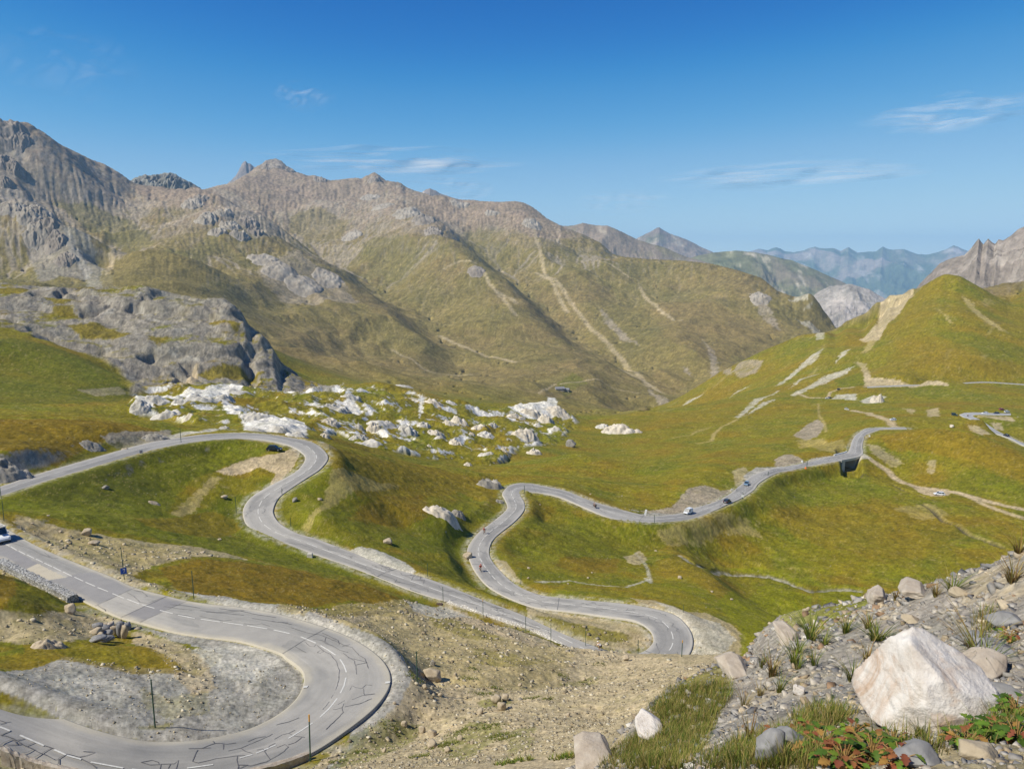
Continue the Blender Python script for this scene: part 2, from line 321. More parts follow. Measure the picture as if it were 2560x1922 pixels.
cv((1650,690,2750),(1800,740,2500),(1900,800,2300),(1950,850,2150)); cv((1700,920,1780),(1850,850,2080))
# ---- roads are part of the surface
for k, step in (('A', 2), ('B', 2), ('C', 2), ('D', 3)):
    R = roads[k]
    for side in (R.L, R.R): K.append((('xyz', side[::step]), 1.5))
# ---------------------------------------------------------------- thin-plate surface over (azimuth, log distance)
A0, A1, R0, R1 = math.radians(-47), math.radians(47), math.log(1.15), math.log(6800.)
def samples(kn, seg=9.):
    if isinstance(kn, tuple):
        p = kn[1]; r = np.hypot(p[:, 0], p[:, 1]); return np.arctan2(p[:, 0], p[:, 1]), np.log(r), -p[:, 2]/r
    a, r, t = unproj(kn[:, 0], kn[:, 1], kn[:, 2]); q = np.log(r)
    oa, oq, ot = [a[:1]], [q[:1]], [t[:1]]
    for i in range(len(a)-1):
        n = max(1, int(max(abs(kn[i+1, 0]-kn[i, 0]), abs(q[i+1]-q[i])*F, abs(t[i+1]-t[i])*F)/seg))
        s = np.arange(1, n+1)/n
        oa.append(a[i]+(a[i+1]-a[i])*s); oq.append(q[i]+(q[i+1]-q[i])*s); ot.append(t[i]+(t[i+1]-t[i])*s)
    return np.concatenate(oa), np.concatenate(oq), np.concatenate(ot)
S = [samples(k)+(w,) for k, w in K]
SA = np.concatenate([s[0] for s in S]); SQ = np.concatenate([s[1] for s in S]); ST = np.concatenate([s[2] for s in S])
SW = np.concatenate([np.full(len(s[0]), s[3]) for s in S])
def lap(f):
    g = np.pad(f, 1, mode='edge')
    return g[2:, 1:-1]+g[:-2, 1:-1]+g[1:-1, 2:]+g[1:-1, :-2]-4*f
def solve(na, nq, init, iters, wd, tau):
    fa = (SA-A0)/(A1-A0)*(na-1); fq = (SQ-R0)/(R1-R0)*(nq-1)
    ok = (fa >= 0) & (fa < na-1.001) & (fq >= 0) & (fq < nq-1.001)
    fa, fq, d, w = fa[ok], fq[ok], ST[ok], SW[ok]*wd
    ia = fa.astype(int); iq = fq.astype(int); xa = fa-ia; xq = fq-iq
    idx = [(ia*nq+iq, (1-xa)*(1-xq)), ((ia+1)*nq+iq, xa*(1-xq)), (ia*nq+iq+1, (1-xa)*xq), ((ia+1)*nq+iq+1, xa*xq)]
    def BT(e):
        o = np.zeros(na*nq)
        for i, c in idx: o += np.bincount(i, e*c, na*nq)
        return o.reshape(na, nq)
    def B(f):
        f = f.ravel(); return sum(f[i]*c for i, c in idx)
    def A(f):
        l = lap(f); return lap(l)-tau*l+BT(w*B(f))
    diag = 20+4*tau+BT(w)   # preconditioner
    x = init.copy(); r = BT(w*d)-A(x); z = r/diag; p = z.copy(); rz = (r*z).sum()
    for k in range(iters):
        Ap = A(p); al = rz/(p*Ap).sum(); x += al*p; r -= al*Ap; z = r/diag; rn = (r*z).sum(); p = z+p*(rn/rz); rz = rn
    return x
def up(f, na, nq):
    def axis(f, n):
        m = f.shape[0]; s = np.linspace(0, m-1, n); i = np.minimum(s.astype(int), m-2); x = (s-i)[:, None]
        g = np.vstack([2*f[:1]-f[1:2], f, 2*f[-1:]-f[-2:-1]])
        p0, p1, p2, p3 = g[i], g[i+1], g[i+2], g[i+3]
        return .5*((2*p1)+(-p0+p2)*x+(2*p0-5*p1+4*p2-p3)*x*x+(-p0+3*p1-3*p2+p3)*x**3)
    return axis(axis(f, na).T, nq).T
nq0 = 90; na0 = max(8, int(nq0*(A1-A0)/(R1-R0)))
f = np.zeros((na0, nq0))+.3
for lev, it in ((1, 600), (2, 400), (4, 400), (8, 450), (14, 450)):
    na, nq = na0*lev, nq0*lev
    f = solve(na, nq, up(f, na, nq), it, 6., .03)
T0 = f; NA0, NQ0 = T0.shape
def t_at(a, q, T=None):
    "surface (tangent of depression) at azimuth a and log distance q"
    T = T0 if T is None else T
    fa = np.clip((np.asarray(a)-A0)/(A1-A0)*(T.shape[0]-1), 0, T.shape[0]-1.001); fq = np.clip((np.asarray(q)-R0)/(R1-R0)*(T.shape[1]-1), 0, T.shape[1]-1.001)
    i = fa.astype(int); j = fq.astype(int); x = fa-i; y = fq-j
    return T[i, j]*(1-x)*(1-y)+T[i+1, j]*x*(1-y)+T[i, j+1]*(1-x)*y+T[i+1, j+1]*x*y
def pick(u, v, qmin=None):
    "first ground point met by the ray through photo pixel (u, v): azimuth, log distance"
    a, t = ray(u, v); q = np.linspace(qmin if qmin else R0, R1, 4000)
    tt = t_at(np.full_like(q, a), q); hit = np.nonzero(tt <= t)[0]
    k = hit[0] if len(hit) else len(q)-1
    return float(a), float(q[k])
# ---------------------------------------------------------------- fine surface
import os
Q = float(os.environ.get('TQ', '1'))
def rows(*seg):
    o = []
    for a, b, n in seg: o.append(np.linspace(math.log(a), math.log(b), int(n*Q), endpoint=False))
    return np.concatenate(o+[[math.log(seg[-1][1])]])
GQ = rows((1.15, 2.4, 60), (2.4, 16, 430), (16, 130, 400), (130, 1000, 600), (1000, 4600, 560), (4600, 6700, 24))
GA = np.linspace(math.radians(-46), math.radians(46), int(1180*Q))
VA, VQ = np.meshgrid(GA, GQ, indexing='ij'); NA, NQ = VA.shape
VR = np.exp(VQ); X = VR*np.sin(VA); Y = VR*np.cos(VA)
def smooth_up(T, a, q):
    "bicubic lookup of the coarse field at the fine nodes (separable)"
    def axis(f, s):
        m = f.shape[0]; s = np.clip(s, 0, m-1.001); i = s.astype(int); x = (s-i)[:, None]
        g = np.vstack([2*f[:1]-f[1:2], f, 2*f[-1:]-f[-2:-1]])
        p0, p1, p2, p3 = g[i], g[i+1], g[i+2], g[i+3]
        return .5*((2*p1)+(-p0+p2)*x+(2*p0-5*p1+4*p2-p3)*x*x+(-p0+3*p1-3*p2+p3)*x**3)
    return axis(axis(T, (a-A0)/(A1-A0)*(NA0-1)).T, (q-R0)/(R1-R0)*(NQ0-1)).T
Z = -smooth_up(T0, GA, GQ)*VR
PX = VR/F                      # size of one photo pixel on the ground, across the view
# ---- helpers that lay plan-view shapes on the ground -------------------------------------------
def plan(pts):
    "photo pixels -> plan points (azimuth, log distance) on the ground they show"
    return np.array([pick(*p[:2], qmin=(math.log(p[2]) if len(p) > 2 else None)) for p in pts])
def box_slice(pa, pq, m):
    i0 = max(0, np.searchsorted(GA, pa.min()-m)); i1 = min(NA, np.searchsorted(GA, pa.max()+m))
    j0 = max(0, np.searchsorted(GQ, pq.min()-m)); j1 = min(NQ, np.searchsorted(GQ, pq.max()+m))
    return slice(i0, i1), slice(j0, j1)
_wx = {}
def warp(sl, lam_px, amp_px, seed=0):
    x = VA[sl]*F/lam_px; y = VQ[sl]*F/lam_px
    return (fbm(x, y, 1., 3, seed)*amp_px/F, fbm(x, y, 1., 3, seed+50)*amp_px/F)
def poly(pts, soft=6., rag=10., lam=25., seed=0, planar=None):
    "mask (slice, values) of a patch of ground outlined in the photograph; soft / rag in photo pixels"
    P = plan(pts) if planar is None else planar
    sl = box_slice(P[:, 0], P[:, 1], (soft+rag*2)/F*2)
    wa, wq = warp(sl, lam, rag, seed); a = VA[sl]+wa; q = VQ[sl]+wq
    d2 = np.full(a.shape, 1e9); ins = np.zeros(a.shape, bool)
    for k in range(len(P)):
        (ax, ay), (bx, by) = P[k-1], P[k]
        ex, ey = bx-ax, by-ay; L = ex*ex+ey*ey+1e-18
        s = np.clip(((a-ax)*ex+(q-ay)*ey)/L, 0, 1)
        d2 = np.minimum(d2, (a-ax-s*ex)**2+(q-ay-s*ey)**2)
        c = (ay > q) != (by > q)
        if abs(ey) > 1e-12: ins ^= c & (a < ex*(q-ay)/ey+ax)
    d = np.sqrt(d2)*F; d = np.where(ins, d, -d)
    return sl, sstep(-soft, soft, d).astype(np.float32)
def strip(pts, width, soft=.35, rag=0., lam=20., seed=0, planar=None, taper=False):
    "mask along a line on the ground; width in metres (full), soft as a share of it; also the distance (m)"
    P = plan(pts) if planar is None else planar
    wm = width*(1+soft)+.2
    xs, ys = np.exp(P[:, 1])*np.sin(P[:, 0]), np.exp(P[:, 1])*np.cos(P[:, 0])
    rmin = np.exp(P[:, 1].min()); m = (wm/rmin+rag/F)*1.3
    sl = box_slice(P[:, 0], P[:, 1], m)
    x, y = X[sl], Y[sl]
    if rag:
        wa, wq = warp(sl, lam, rag, seed); x = x+wa*VR[sl]; y = y+wq*VR[sl]
    d = np.full(x.shape, 1e9)
    for k in range(len(P)-1):
        ex, ey = xs[k+1]-xs[k], ys[k+1]-ys[k]; L = ex*ex+ey*ey+1e-12
        s = np.clip(((x-xs[k])*ex+(y-ys[k])*ey)/L, 0, 1)
        d = np.minimum(d, np.hypot(x-xs[k]-s*ex, y-ys[k]-s*ey))
    h = width/2
    return sl, 1-sstep(h*(1-soft), h*(1+soft), d).astype(np.float32), d
# ---- zones --------------------------------------------------------------------------------------
ZM = np.zeros(Z.shape, np.float32)     # long mountain and far slopes
ZM[:] = sstep(900, 1250, VR)
def ridge_plan(pts, k, lo=-1e9, hi=1e9):
    p = np.array([q for q in pts if lo < q[0] < hi], float); a, t = ray(p[:, 0], p[:, 1]); return np.stack([a, np.log(p[:, 2]*k)], 1)
ZD = np.zeros(Z.shape, np.float32)     # grey rock dome
sl, m = poly(None, 10, 14, 40, planar=np.vstack([ridge_plan(DOME, 1.10), plan([(842,980),(800,985),(700,980),(640,985),(560,965),(450,965),(330,985),(310,930),(200,880),(60,830),(-300,800)])])); ZD[sl] = m
ZG = np.zeros(Z.shape, np.float32)     # white gypsum hummocks
sl, m = poly([(330,990),(450,965),(600,975),(760,975),(840,975),(940,960),(1060,995),(1250,1026),(1300,1012),(1370,1010),(1440,1050),(1400,1110),(1300,1120),(1220,1160),(1100,1150),(950,1125),(840,1090),(700,1078),(600,1068),(500,1062),(400,1045),(330,1035)], 12, 14, 40); ZG[sl] = m
ZR = np.zeros(Z.shape, np.float32)     # right-hand green hill
sl, m = poly(None, 14, 14, 40, planar=np.vstack([plan([(1560,1060)]), ridge_plan(RHILL, 1.07), plan([(2860,960),(2560,962),(2400,970),(2170,972),(2100,1010),(1900,1075),(1700,1090)])])); ZR[sl] = m
ZM *= (1-ZR)
ZF = (1-sstep(15, 22, VR)).astype(np.float32)        # stony slope underfoot
# ---- relief -------------------------------------------------------------------------------------
def relief():
    global Z
    dz = np.zeros(Z.shape, np.float32)
    near = VR < 1100
    jn = np.searchsorted(GQ, math.log(1100)); s = (slice(None), slice(0, jn))
    x, y = X[s], Y[s]; r = VR[s]
    g = sstep(18, 60, r)*(1-ZD[s])*(1-ZG[s])
    dz[s] += g*(.60*fbm(x, y, 22, 3, 1)+.50*fbm(x, y, 4.2, 4, 5, .65))*np.minimum(1, r/90)
    dz[s] += g*sstep(100, 200, r)*.8*fbm(x, y, 45, 2, 9)
    j2 = np.searchsorted(GQ, math.log(140)); s2 = (slice(None), slice(0, j2)); r2 = VR[s2]
    dz[s2] += sstep(14, 40, r2)*(.10*fbm(X[s2], Y[s2], 1.3, 4, 21, .6)+.06*fbm(X[s2], Y[s2], .35, 2, 25)*(1-sstep(50, 110, r2)))
    j3 = np.searchsorted(GQ, math.log(30)); s3 = (slice(None), slice(0, j3)); r3 = VR[s3]
    dz[s3] += (1-sstep(18, 30, r3))*(.10*fbm(X[s3], Y[s3], 1.6, 3, 31)+.05*fbm(X[s3], Y[s3], .30, 4, 35, .62))
    # gypsum hummocks: steep little knolls
    sl = np.nonzero(ZG.max(1) > 0)[0]; sj = np.nonzero(ZG.max(0) > 0)[0]; w = (slice(sl[0], sl[-1]+1), slice(sj[0], sj[-1]+1))
    x, y = X[w], Y[w]
    q = fbm(x+12*fbm(x, y, 60, 2, 3), y+12*fbm(x, y, 60, 2, 4), 52, 4, 41, .5, True)
    dz[w] += ZG[w]*(7*(q-.2)+1.5*fbm(x, y, 9, 4, 45, .6))*sstep(230, 420, VR[w])
    # rock dome: benches and clefts
    sl = np.nonzero(ZD.max(1) > 0)[0]; sj = np.nonzero(ZD.max(0) > 0)[0]; w = (slice(sl[0], sl[-1]+1), slice(sj[0], sj[-1]+1))
    x, y = X[w], Y[w]; wx = 25*fbm(x, y, 110, 3, 51); wy = 25*fbm(x, y, 110, 3, 52)
    h = (Z[w]+9*fbm(x, y, 120, 3, 53)+.16*x)/11.; st = np.floor(h)+sstep(.55, 1., h-np.floor(h))
    cre = fbm(x+1.4*wx, y+1.4*wy, 95, 3, 58, .5, True); dz[w] -= ZD[w]*7*sstep(.62, .9, cre)
    dz[w] += ZD[w]*(.42*(st-h)*11+3.4*fbm(x+wx, y+wy, 60, 5, 55, .6, True)+2.2*fbm(x, y, 14, 4, 57, .65))
    # right-hand hill: soft ribs down the left flank
    sl = np.nonzero(ZR.max(1) > 0)[0]; sj = np.nonzero(ZR.max(0) > 0)[0]; w = (slice(sl[0], sl[-1]+1), slice(sj[0], sj[-1]+1))
    x, y = X[w], Y[w]
    dz[w] += ZR[w]*(5*fbm(x, y, 160, 3, 61)+1.2*fbm(x, y, 25, 4, 63, .6))
    Z += dz
relief()
# mountain: ridged relief, then rain runs down it and cuts gullies
def mountain():
    global Z, FLOW
    FLOW = np.zeros(Z.shape, np.float32)
    j0 = np.searchsorted(GQ, math.log(950)); s = (slice(None), slice(j0, None))
    x, y, r = X[s], Y[s], VR[s]
    # edge of the crest: less large relief so the skyline keeps its line
    a, q = VA[s], VQ[s]
    ca, cq, ct = samples(np.array(CREST, float)); o = np.argsort(ca); cr = np.interp(GA, ca[o], cq[o])[:, None]
    dc = (cr-q); away = sstep(.0, .12, dc)
    wx = 90*fbm(x, y, 420, 3, 71); wy = 90*fbm(x, y, 420, 3, 72)
    rg = fbm(x+wx, y+wy, 560, 4, 73, .45, True)
    dz = ZM[s]*(away*(46*(rg-.25))+(3+9*sstep(.12, .0, np.abs(dc)))*fbm(x, y, 70, 4, 77, .6, True)*sstep(1400, 2400, r)+2.5*fbm(x, y, 60, 4, 79, .6))
    dz += ZM[s]*away*6*fbm(a*F/9+.02*wx, q*F/120+.006*wy, 1., 4, 83, .55, True)*sstep(-150, 150, Z[s])
    Zs = Z[s]+.45*dz
    h = (Z[s]+dz).astype(np.float64)
    n0, n1 = h.shape; da = GA[1]-GA[0]; R_ = r[0]; dq = np.gradient(GQ[j0:])
    dX = R_*da; dY = R_*dq
    rs = np.random.RandomState(5); fl = np.zeros(h.size)
    hf = h.ravel(); M_ = ZM[s].ravel()
    NP = int(26000*Q)
    for batch in range(9):
        px = rs.rand(NP)*(n0-3)+1; py = rs.rand(NP)*(n1-40*Q-3)+1; vx = np.zeros(NP); vy = np.zeros(NP); sed = np.zeros(NP); wat = np.ones(NP)
        hf = h.ravel()
        for st in range(int(70*max(Q, .5))):
            i = px.astype(int); j = py.astype(int); k = i*n1+j; fx = px-i; fy = py-j
            h00, h10, h01, h11 = hf[k], hf[k+n1], hf[k+1], hf[k+n1+1]
            gx = ((h10-h00)*(1-fy)+(h11-h01)*fy)/dX[j]; gy = ((h01-h00)*(1-fx)+(h11-h10)*fx)/dY[j]
            vx = vx*.25-gx; vy = vy*.25-gy; sp = np.hypot(vx, vy)+1e-9; ux, uy = vx/sp, vy/sp
            stp = 1.15*dX[j]
            px = np.clip(px+ux*stp/dX[j], 1, n0-3); py = np.clip(py+uy*stp/dY[j], 1, n1-4)
            slope = np.hypot(gx, gy)
            cap = np.clip(slope, .02, 1.2)*.85*wat*(1+st*.02)
            dif = cap-sed; e = np.where(dif > 0, .10*dif, .12*dif)*M_[k]
            sed += e; e = -e
            for kk, w in ((k, (1-fx)*(1-fy)), (k+n1, fx*(1-fy)), (k+1, (1-fx)*fy), (k+n1+1, fx*fy)):
                hf += np.bincount(kk, e*w, hf.size)[:hf.size]
            fl += np.bincount(k, wat, hf.size)[:hf.size]
            wat *= .985
        h = hf.reshape(n0, n1)
    Z[s] = h
    FLOW[s] = fl.reshape(n0, n1)
    # stones and turf strung out down the fall line: fans of scree below the crags, tongues of grass between them
    for nm, NP, zlo, zhi, seed in (('S', 26000, 0, 420, 41), ('G', 20000, -80, 230, 42)):
        rs = np.random.RandomState(seed); acc = np.zeros(h.size); hf = Zs.ravel(); NP = int(NP*Q)
        c0 = rs.rand(700, 2)*[n0-3, n1-20]+1; pick_ = rs.randint(0, 700, NP)
        px = np.clip(c0[pick_, 0]+rs.randn(NP)*8*Q, 1, n0-3); py = np.clip(c0[pick_, 1]+rs.randn(NP)*4*Q, 1, n1-4); z0 = hf[px.astype(int)*n1+py.astype(int)]; live = (z0 > zlo) & (z0 < zhi); life = rs.randint(20, 110, NP)*Q; wt = rs.uniform(.4, 1.2, NP)
        for st in range(int(110*Q)):
            i = px.astype(int); j = py.astype(int); k = i*n1+j; fx = px-i; fy = py-j
            h00, h10, h01, h11 = hf[k], hf[k+n1], hf[k+1], hf[k+n1+1]
            gx = ((h10-h00)*(1-fy)+(h11-h01)*fy)/dX[j]; gy = ((h01-h00)*(1-fx)+(h11-h10)*fx)/dY[j]; sp = np.hypot(gx, gy)+1e-9
            m = live & (st < life); a_ = wt*m*(1-st/life.clip(1))
            for kk, w in ((k, (1-fx)*(1-fy)), (k+n1, fx*(1-fy)), (k+1, (1-fx)*fy), (k+n1+1, fx*fy)): acc += np.bincount(kk, a_*w, h.size)[:h.size]
            px = np.clip(px-gx/sp*1.0, 1, n0-3); py = np.clip(py-gy/sp*dX[j]/dY[j], 1, n1-4)
        a2 = acc.reshape(n0, n1); a2 = (a2+.6*(np.roll(a2, 1, 0)+np.roll(a2, -1, 0)))/1.4
        STREAK[nm] = np.zeros(Z.shape, np.float32); STREAK[nm][s] = a2
STREAK = {}
mountain()

def fix_crest(pts, hw, nb=2, wide=1.6):
    "bring a ridge line back to the height it was surveyed at after the relief has roughened it"
    ca, cq, ct = samples(np.array(pts, float), 4.); o = np.argsort(ca); ca, cq, ct = ca[o], cq[o], ct[o]
    i0, i1 = np.searchsorted(GA, [ca[0], ca[-1]]); d = np.zeros(i1-i0); qc = np.interp(GA[i0:i1], ca, cq); tc = np.interp(GA[i0:i1], ca, ct)
    for k, i in enumerate(range(i0, i1)):
        m = np.abs(GQ-qc[k]) < hw; d[k] = (Z[i, m]/VR[i, m]).max()+tc[k]
    d = np.convolve(np.pad(d, nb, mode='edge'), np.ones(2*nb+1)/(2*nb+1), 'valid')
    e = np.arange(len(d)); d *= sstep(-1, 14, e) if ca[0] > GA[2] else 1; d *= sstep(-1, 14, len(d)-1-e) if ca[-1] < GA[-3] else 1
    w = np.exp(-((GQ[None, :]-qc[:, None])/(hw*wide))**2); Z[i0:i1] -= d[:, None]*w*VR[i0:i1]
fix_crest(CREST[:-2], .06); fix_crest(CREST[:-2], .06, 1); fix_crest(RHILL[:-2], .07, 4); fix_crest(RHILL[:-2], .07, 2); fix_crest(DOME[1:], .06, 4); fix_crest(DOME[1:], .06, 2)
# ---------------------------------------------------------------- road beds cut into the ground
RD = np.full(Z.shape, 99., np.float32); RDW = {}
def bed(R, margin, drop=.14, sub=2, edge=.35):
    global Z
    c = R.c[::sub]; hw = R.hw[::sub]
    best = {}
    A_ = np.arctan2(c[:, 0], c[:, 1]); Q_ = np.log(np.hypot(c[:, 0], c[:, 1]))
    sl = box_slice(A_, Q_, 14/np.exp(Q_.min()))
    D = np.full(VA[sl].shape, 1e9); HZ = np.zeros(D.shape); HW = np.ones(D.shape)
    i0, j0 = sl[0].start, sl[1].start
    for k in range(len(c)-1):
        rr = np.exp(min(Q_[k], Q_[k+1])); s2 = box_slice(A_[k:k+2], Q_[k:k+2], 14/rr)
        loc = (slice(s2[0].start-i0, s2[0].stop-i0), slice(s2[1].start-j0, s2[1].stop-j0))
        x, y = X[s2], Y[s2]; ex, ey = c[k+1, 0]-c[k, 0], c[k+1, 1]-c[k, 1]; L = ex*ex+ey*ey+1e-12
        s = np.clip(((x-c[k, 0])*ex+(y-c[k, 1])*ey)/L, 0, 1); d = np.hypot(x-c[k, 0]-s*ex, y-c[k, 1]-s*ey)
        h = hw[k]+(hw[k+1]-hw[k])*s
        dd = D[loc]; m = d-h < dd-HW[loc]*(dd < 1e8)
        D[loc] = np.where(m, d, dd); HW[loc] = np.where(m, h, HW[loc]); HZ[loc] = np.where(m, c[k, 2]+(c[k+1, 2]-c[k, 2])*s, HZ[loc])
    e = np.where(D < 1e8, D-HW, 15.).clip(-9, 15); HZ = np.where(D < 1e8, HZ, Z[sl])
    def blur(f, n, ax):
        f = np.moveaxis(f, ax, 0); g = np.concatenate([np.repeat(f[:1], n+1, 0), f, np.repeat(f[-1:], n, 0)]).cumsum(0)
        return np.moveaxis((g[2*n+1:]-g[:-2*n-1])/(2*n+1), 0, ax)
    if R.c[0, 1] < 60:
        e = blur(blur(e, 7, 0), 3, 1); HZ = blur(blur(HZ, 7, 0), 3, 1); e = blur(blur(e, 7, 0), 3, 1)
    w = 1-sstep(edge, edge+margin, e)
    z = Z[sl]; Z[sl] = z+(HZ-drop*sstep(edge+.2, -.1, e)-.05-z)*w
    RD[sl] = np.minimum(RD[sl], e)
bed(roads['A'], 2.6, .16); bed(roads['B'], 6.5, .2); bed(roads['C'], 5., .3); bed(roads['D'], 6., .4)
# stream cutting under the bridge
def carve(pts, width, depth, sub=None, soft=.5):
    sl, m, d = strip(pts, width, soft, planar=sub); Z[sl] -= m*depth
BR0 = P3(2124, 1146, -97); BRD = np.array([-.35, -1., 0.]); BRD /= np.linalg.norm(BRD)
bp = np.array([BR0+BRD*s for s in (-16, -8, 0, 8, 16)])
BPL = np.stack([np.arctan2(bp[:, 0], bp[:, 1]), np.log(np.hypot(bp[:, 0], bp[:, 1]))], 1)
sl, m, d = strip(None, 8.6, .35, planar=BPL); Z[sl] -= m*6.0
STREAM = [(2146,1172),(2165,1186),(2200,1200),(2232,1212),(2262,1228),(2300,1238),(2335,1250)]
STREAM2 = [(2310,1262),(2332,1274),(2358,1300),(2395,1312),(2420,1335),(2450,1348),(2480,1358),(2504,1369)]
STREAM3 = [(1700,1385),(1740,1410),(1800,1428),(1860,1436),(1924,1441),(1960,1452),(2026,1478),(2090,1474),(2150,1480)]
carve(STREAM, 1.6, .9); carve(STREAM2, 2.0, 1.0); carve(STREAM3, 2.4, .5)
# step in the stony slope (old bank)
sl, m, d = strip([(1190,1742),(1250,1730),(1330,1708),(1400,1694),(1480,1676),(1560,1660)], 5., .9); Z[sl] -= m*.7
T1 = -Z/VR                     # finished surface, used to seat objects
def ground(x, y):
    "height of the finished ground at world x, y"
    a = np.arctan2(x, y); q = np.log(np.hypot(x, y))
    i = np.clip(np.searchsorted(GA, a)-1, 0, NA-2); j = np.clip(np.searchsorted(GQ, q)-1, 0, NQ-2)
    s = (a-GA[i])/(GA[i+1]-GA[i]); t = (q-GQ[j])/(GQ[j+1]-GQ[j])
    return Z[i, j]*(1-s)*(1-t)+Z[i+1, j]*s*(1-t)+Z[i, j+1]*(1-s)*t+Z[i+1, j+1]*s*t
def seat(u, v, rmin=None):
    "world point of the finished ground seen at photo pixel (u, v)"
    a, t = ray(u, v); i = min(max(np.searchsorted(GA, a)-1, 0), NA-2); s = (a-GA[i])/(GA[i+1]-GA[i])
    tt = T1[i]*(1-s)+T1[i+1]*s
    ok = tt <= t
    if rmin: ok &= VR[0] > rmin
    k = np.nonzero(ok)[0]; k = k[0] if len(k) else NQ-1
    q = GQ[k]
    if k > 0 and not (rmin and VR[0][k-1] < rmin): f = (tt[k-1]-t)/(tt[k-1]-tt[k]+1e-12); q = GQ[k-1]+(GQ[k]-GQ[k-1])*np.clip(f, 0, 1)
    r = math.exp(q); x, y = r*math.sin(a), r*math.cos(a)
    return Vector((x, y, float(ground(x, y))))
# ---------------------------------------------------------------- what the ground is made of
PAL = dict(green=lin(100,105,24), lime=lin(118,119,20), olive=lin(121,113,28), brown=lin(128,109,30), rust=lin(120,96,26), tan=lin(162,146,94), dark=lin(70,74,22),
  gravel=lin(176,160,128), grey=lin(156,152,142), light=lin(186,181,166), rock=lin(142,135,124), white=lin(218,214,205), scree=lin(152,140,122), mauve=lin(140,124,106), dirt=lin(180,162,130), mgreen=lin(108,102,58), molive=lin(119,107,62), mbrown=lin(126,109,70), mdark=lin(84,80,46), wet=lin(84,78,64), slate=lin(148,141,130))
PAL = {k: np.array(v, np.float32) for k, v in PAL.items()}
COL = np.zeros(Z.shape+(3,), np.float32); ROUGHK = np.zeros(Z.shape, np.float32)
def mixc(sl, cls, m, var=0.):
    m = m[..., None] if np.ndim(m) else m
    COL[sl] = COL[sl]*(1-m)+PAL[cls]*m
ALL = (slice(None), slice(None))
def base():
    lp = fbm(VA*F/150, VQ*F/150, 1., 4, 101); mp = fbm(X, Y, 14, 4, 105, .6); hp = fbm(X, Y, 3.2, 4, 107, .65)
    COL[:] = PAL['olive']
    mixc(ALL, 'green', sstep(.02, .45, lp+.5*mp)*.8); mixc(ALL, 'brown', sstep(.0, .4, -lp+.5*mp)*.8); mixc(ALL, 'rust', sstep(.2, .5, -lp-.4*mp)*.3)
    mixc(ALL, 'tan', sstep(.25, .6, hp+.35*lp)*.55)
    # mountain: grass low down, scree and rock above, pale runs where water and stones come down
    sx = np.gradient(Z, axis=0)/(VR*(GA[1]-GA[0])); sy = np.gradient(Z, axis=1)/(VR*np.gradient(GQ)[None, :])
    slope = np.hypot(sx, sy); m = ZM
    n = fbm(X, Y, 260, 5, 111, .6); n2 = fbm(X, Y, 70, 4, 113, .6)
    low = COL.copy(); COL[:] = PAL['molive']
    mixc(ALL, 'mgreen', sstep(.0, .5, n)*.6); mixc(ALL, 'mbrown', sstep(-.1, .35, -n+.4*n2)*.8); mixc(ALL, 'mdark', sstep(.15, .5, n2-.3*n)*.45); mixc(ALL, 'tan', sstep(.25, .6, fbm(X, Y, 32, 4, 119, .65))*.4)
    high = sstep(30, 190, Z+130*n+50*n2)
    mixc(ALL, 'mauve', high*.95); mixc(ALL, 'scree', high*sstep(-.1, .5, n2)*.6)
    mixc(ALL, 'rock', sstep(.85, 1.25, slope+.25*n2)*.7*sstep(-150, 60, Z))
    fl = sstep(1.5, 4.6, np.log1p(FLOW)+1.2*n2); mixc(ALL, 'scree', fl*.5*sstep(-200, 150, Z+120*n)); mixc(ALL, 'tan', fl*.34)
    mixc(ALL, 'mgreen', sstep(.6, 3.0, STREAK['G'])*.5*(1-.45*high)); mixc(ALL, 'scree', sstep(.6, 3.0, STREAK['S'])*.75)
    st = fbm(VA*F/9+.9*n2, VQ*F/95+.5*n, 1., 4, 117, .6); mixc(ALL, 'scree', sstep(.12, .42, st)*.45*sstep(-260, 100, Z+110*n)); mixc(ALL, 'rock', sstep(.15, .45, -st)*.5*high); mixc(ALL, 'mdark', sstep(.2, .5, -st)*.5*(1-high))
    mm = m[..., None]; COL[:] = low*(1-mm)+COL*mm
    # right-hand hill
    n = fbm(X+.8*Y, Y*.45, 60, 4, 121, .6)
    w = ZR; mixc(ALL, 'brown', w*sstep(-.2, .35, n)*.6); mixc(ALL, 'green', w*sstep(.0, .5, -n)*.5); mixc(ALL, 'tan', w*sstep(.28, .55, fbm(X-.9*Y, Y*.3, 30, 4, 123, .6))*.5)
    # dome: bare rock except where flat
    n = fbm(X, Y, 45, 4, 131, .6); k = ZD*sstep(.10, .40, slope*.8+.60*n+.10); mixc(ALL, 'rock', k*.92); mixc(ALL, 'light', k*sstep(.1, .5, fbm(X, Y, 18, 4, 133, .6))*.35); mixc(ALL, 'tan', k*sstep(.1, .5, -n)*.35); ROUGHK[:] = np.maximum(ROUGHK, k)
    # gypsum: white faces, grass between
    n = fbm(X, Y, 30, 4, 141, .6); k = ZG*sstep(.52, .72, slope*.6+.9*n+.16); mixc(ALL, 'white', k); ROUGHK[:] = np.maximum(ROUGHK, k)
    # underfoot
    n = fbm(X, Y, 1.1, 5, 151, .65); mixc(ALL, 'slate', ZF); mixc(ALL, 'gravel', ZF*sstep(.0, .5, n)*.8); mixc(ALL, 'grey', ZF*sstep(.1, .5, -n)*.7)
    ROUGHK[:] = np.maximum(ROUGHK, m*np.clip(high*.8, 0, 1)); ROUGHK[:] = np.maximum(ROUGHK, ZF)
base()
STONY = []
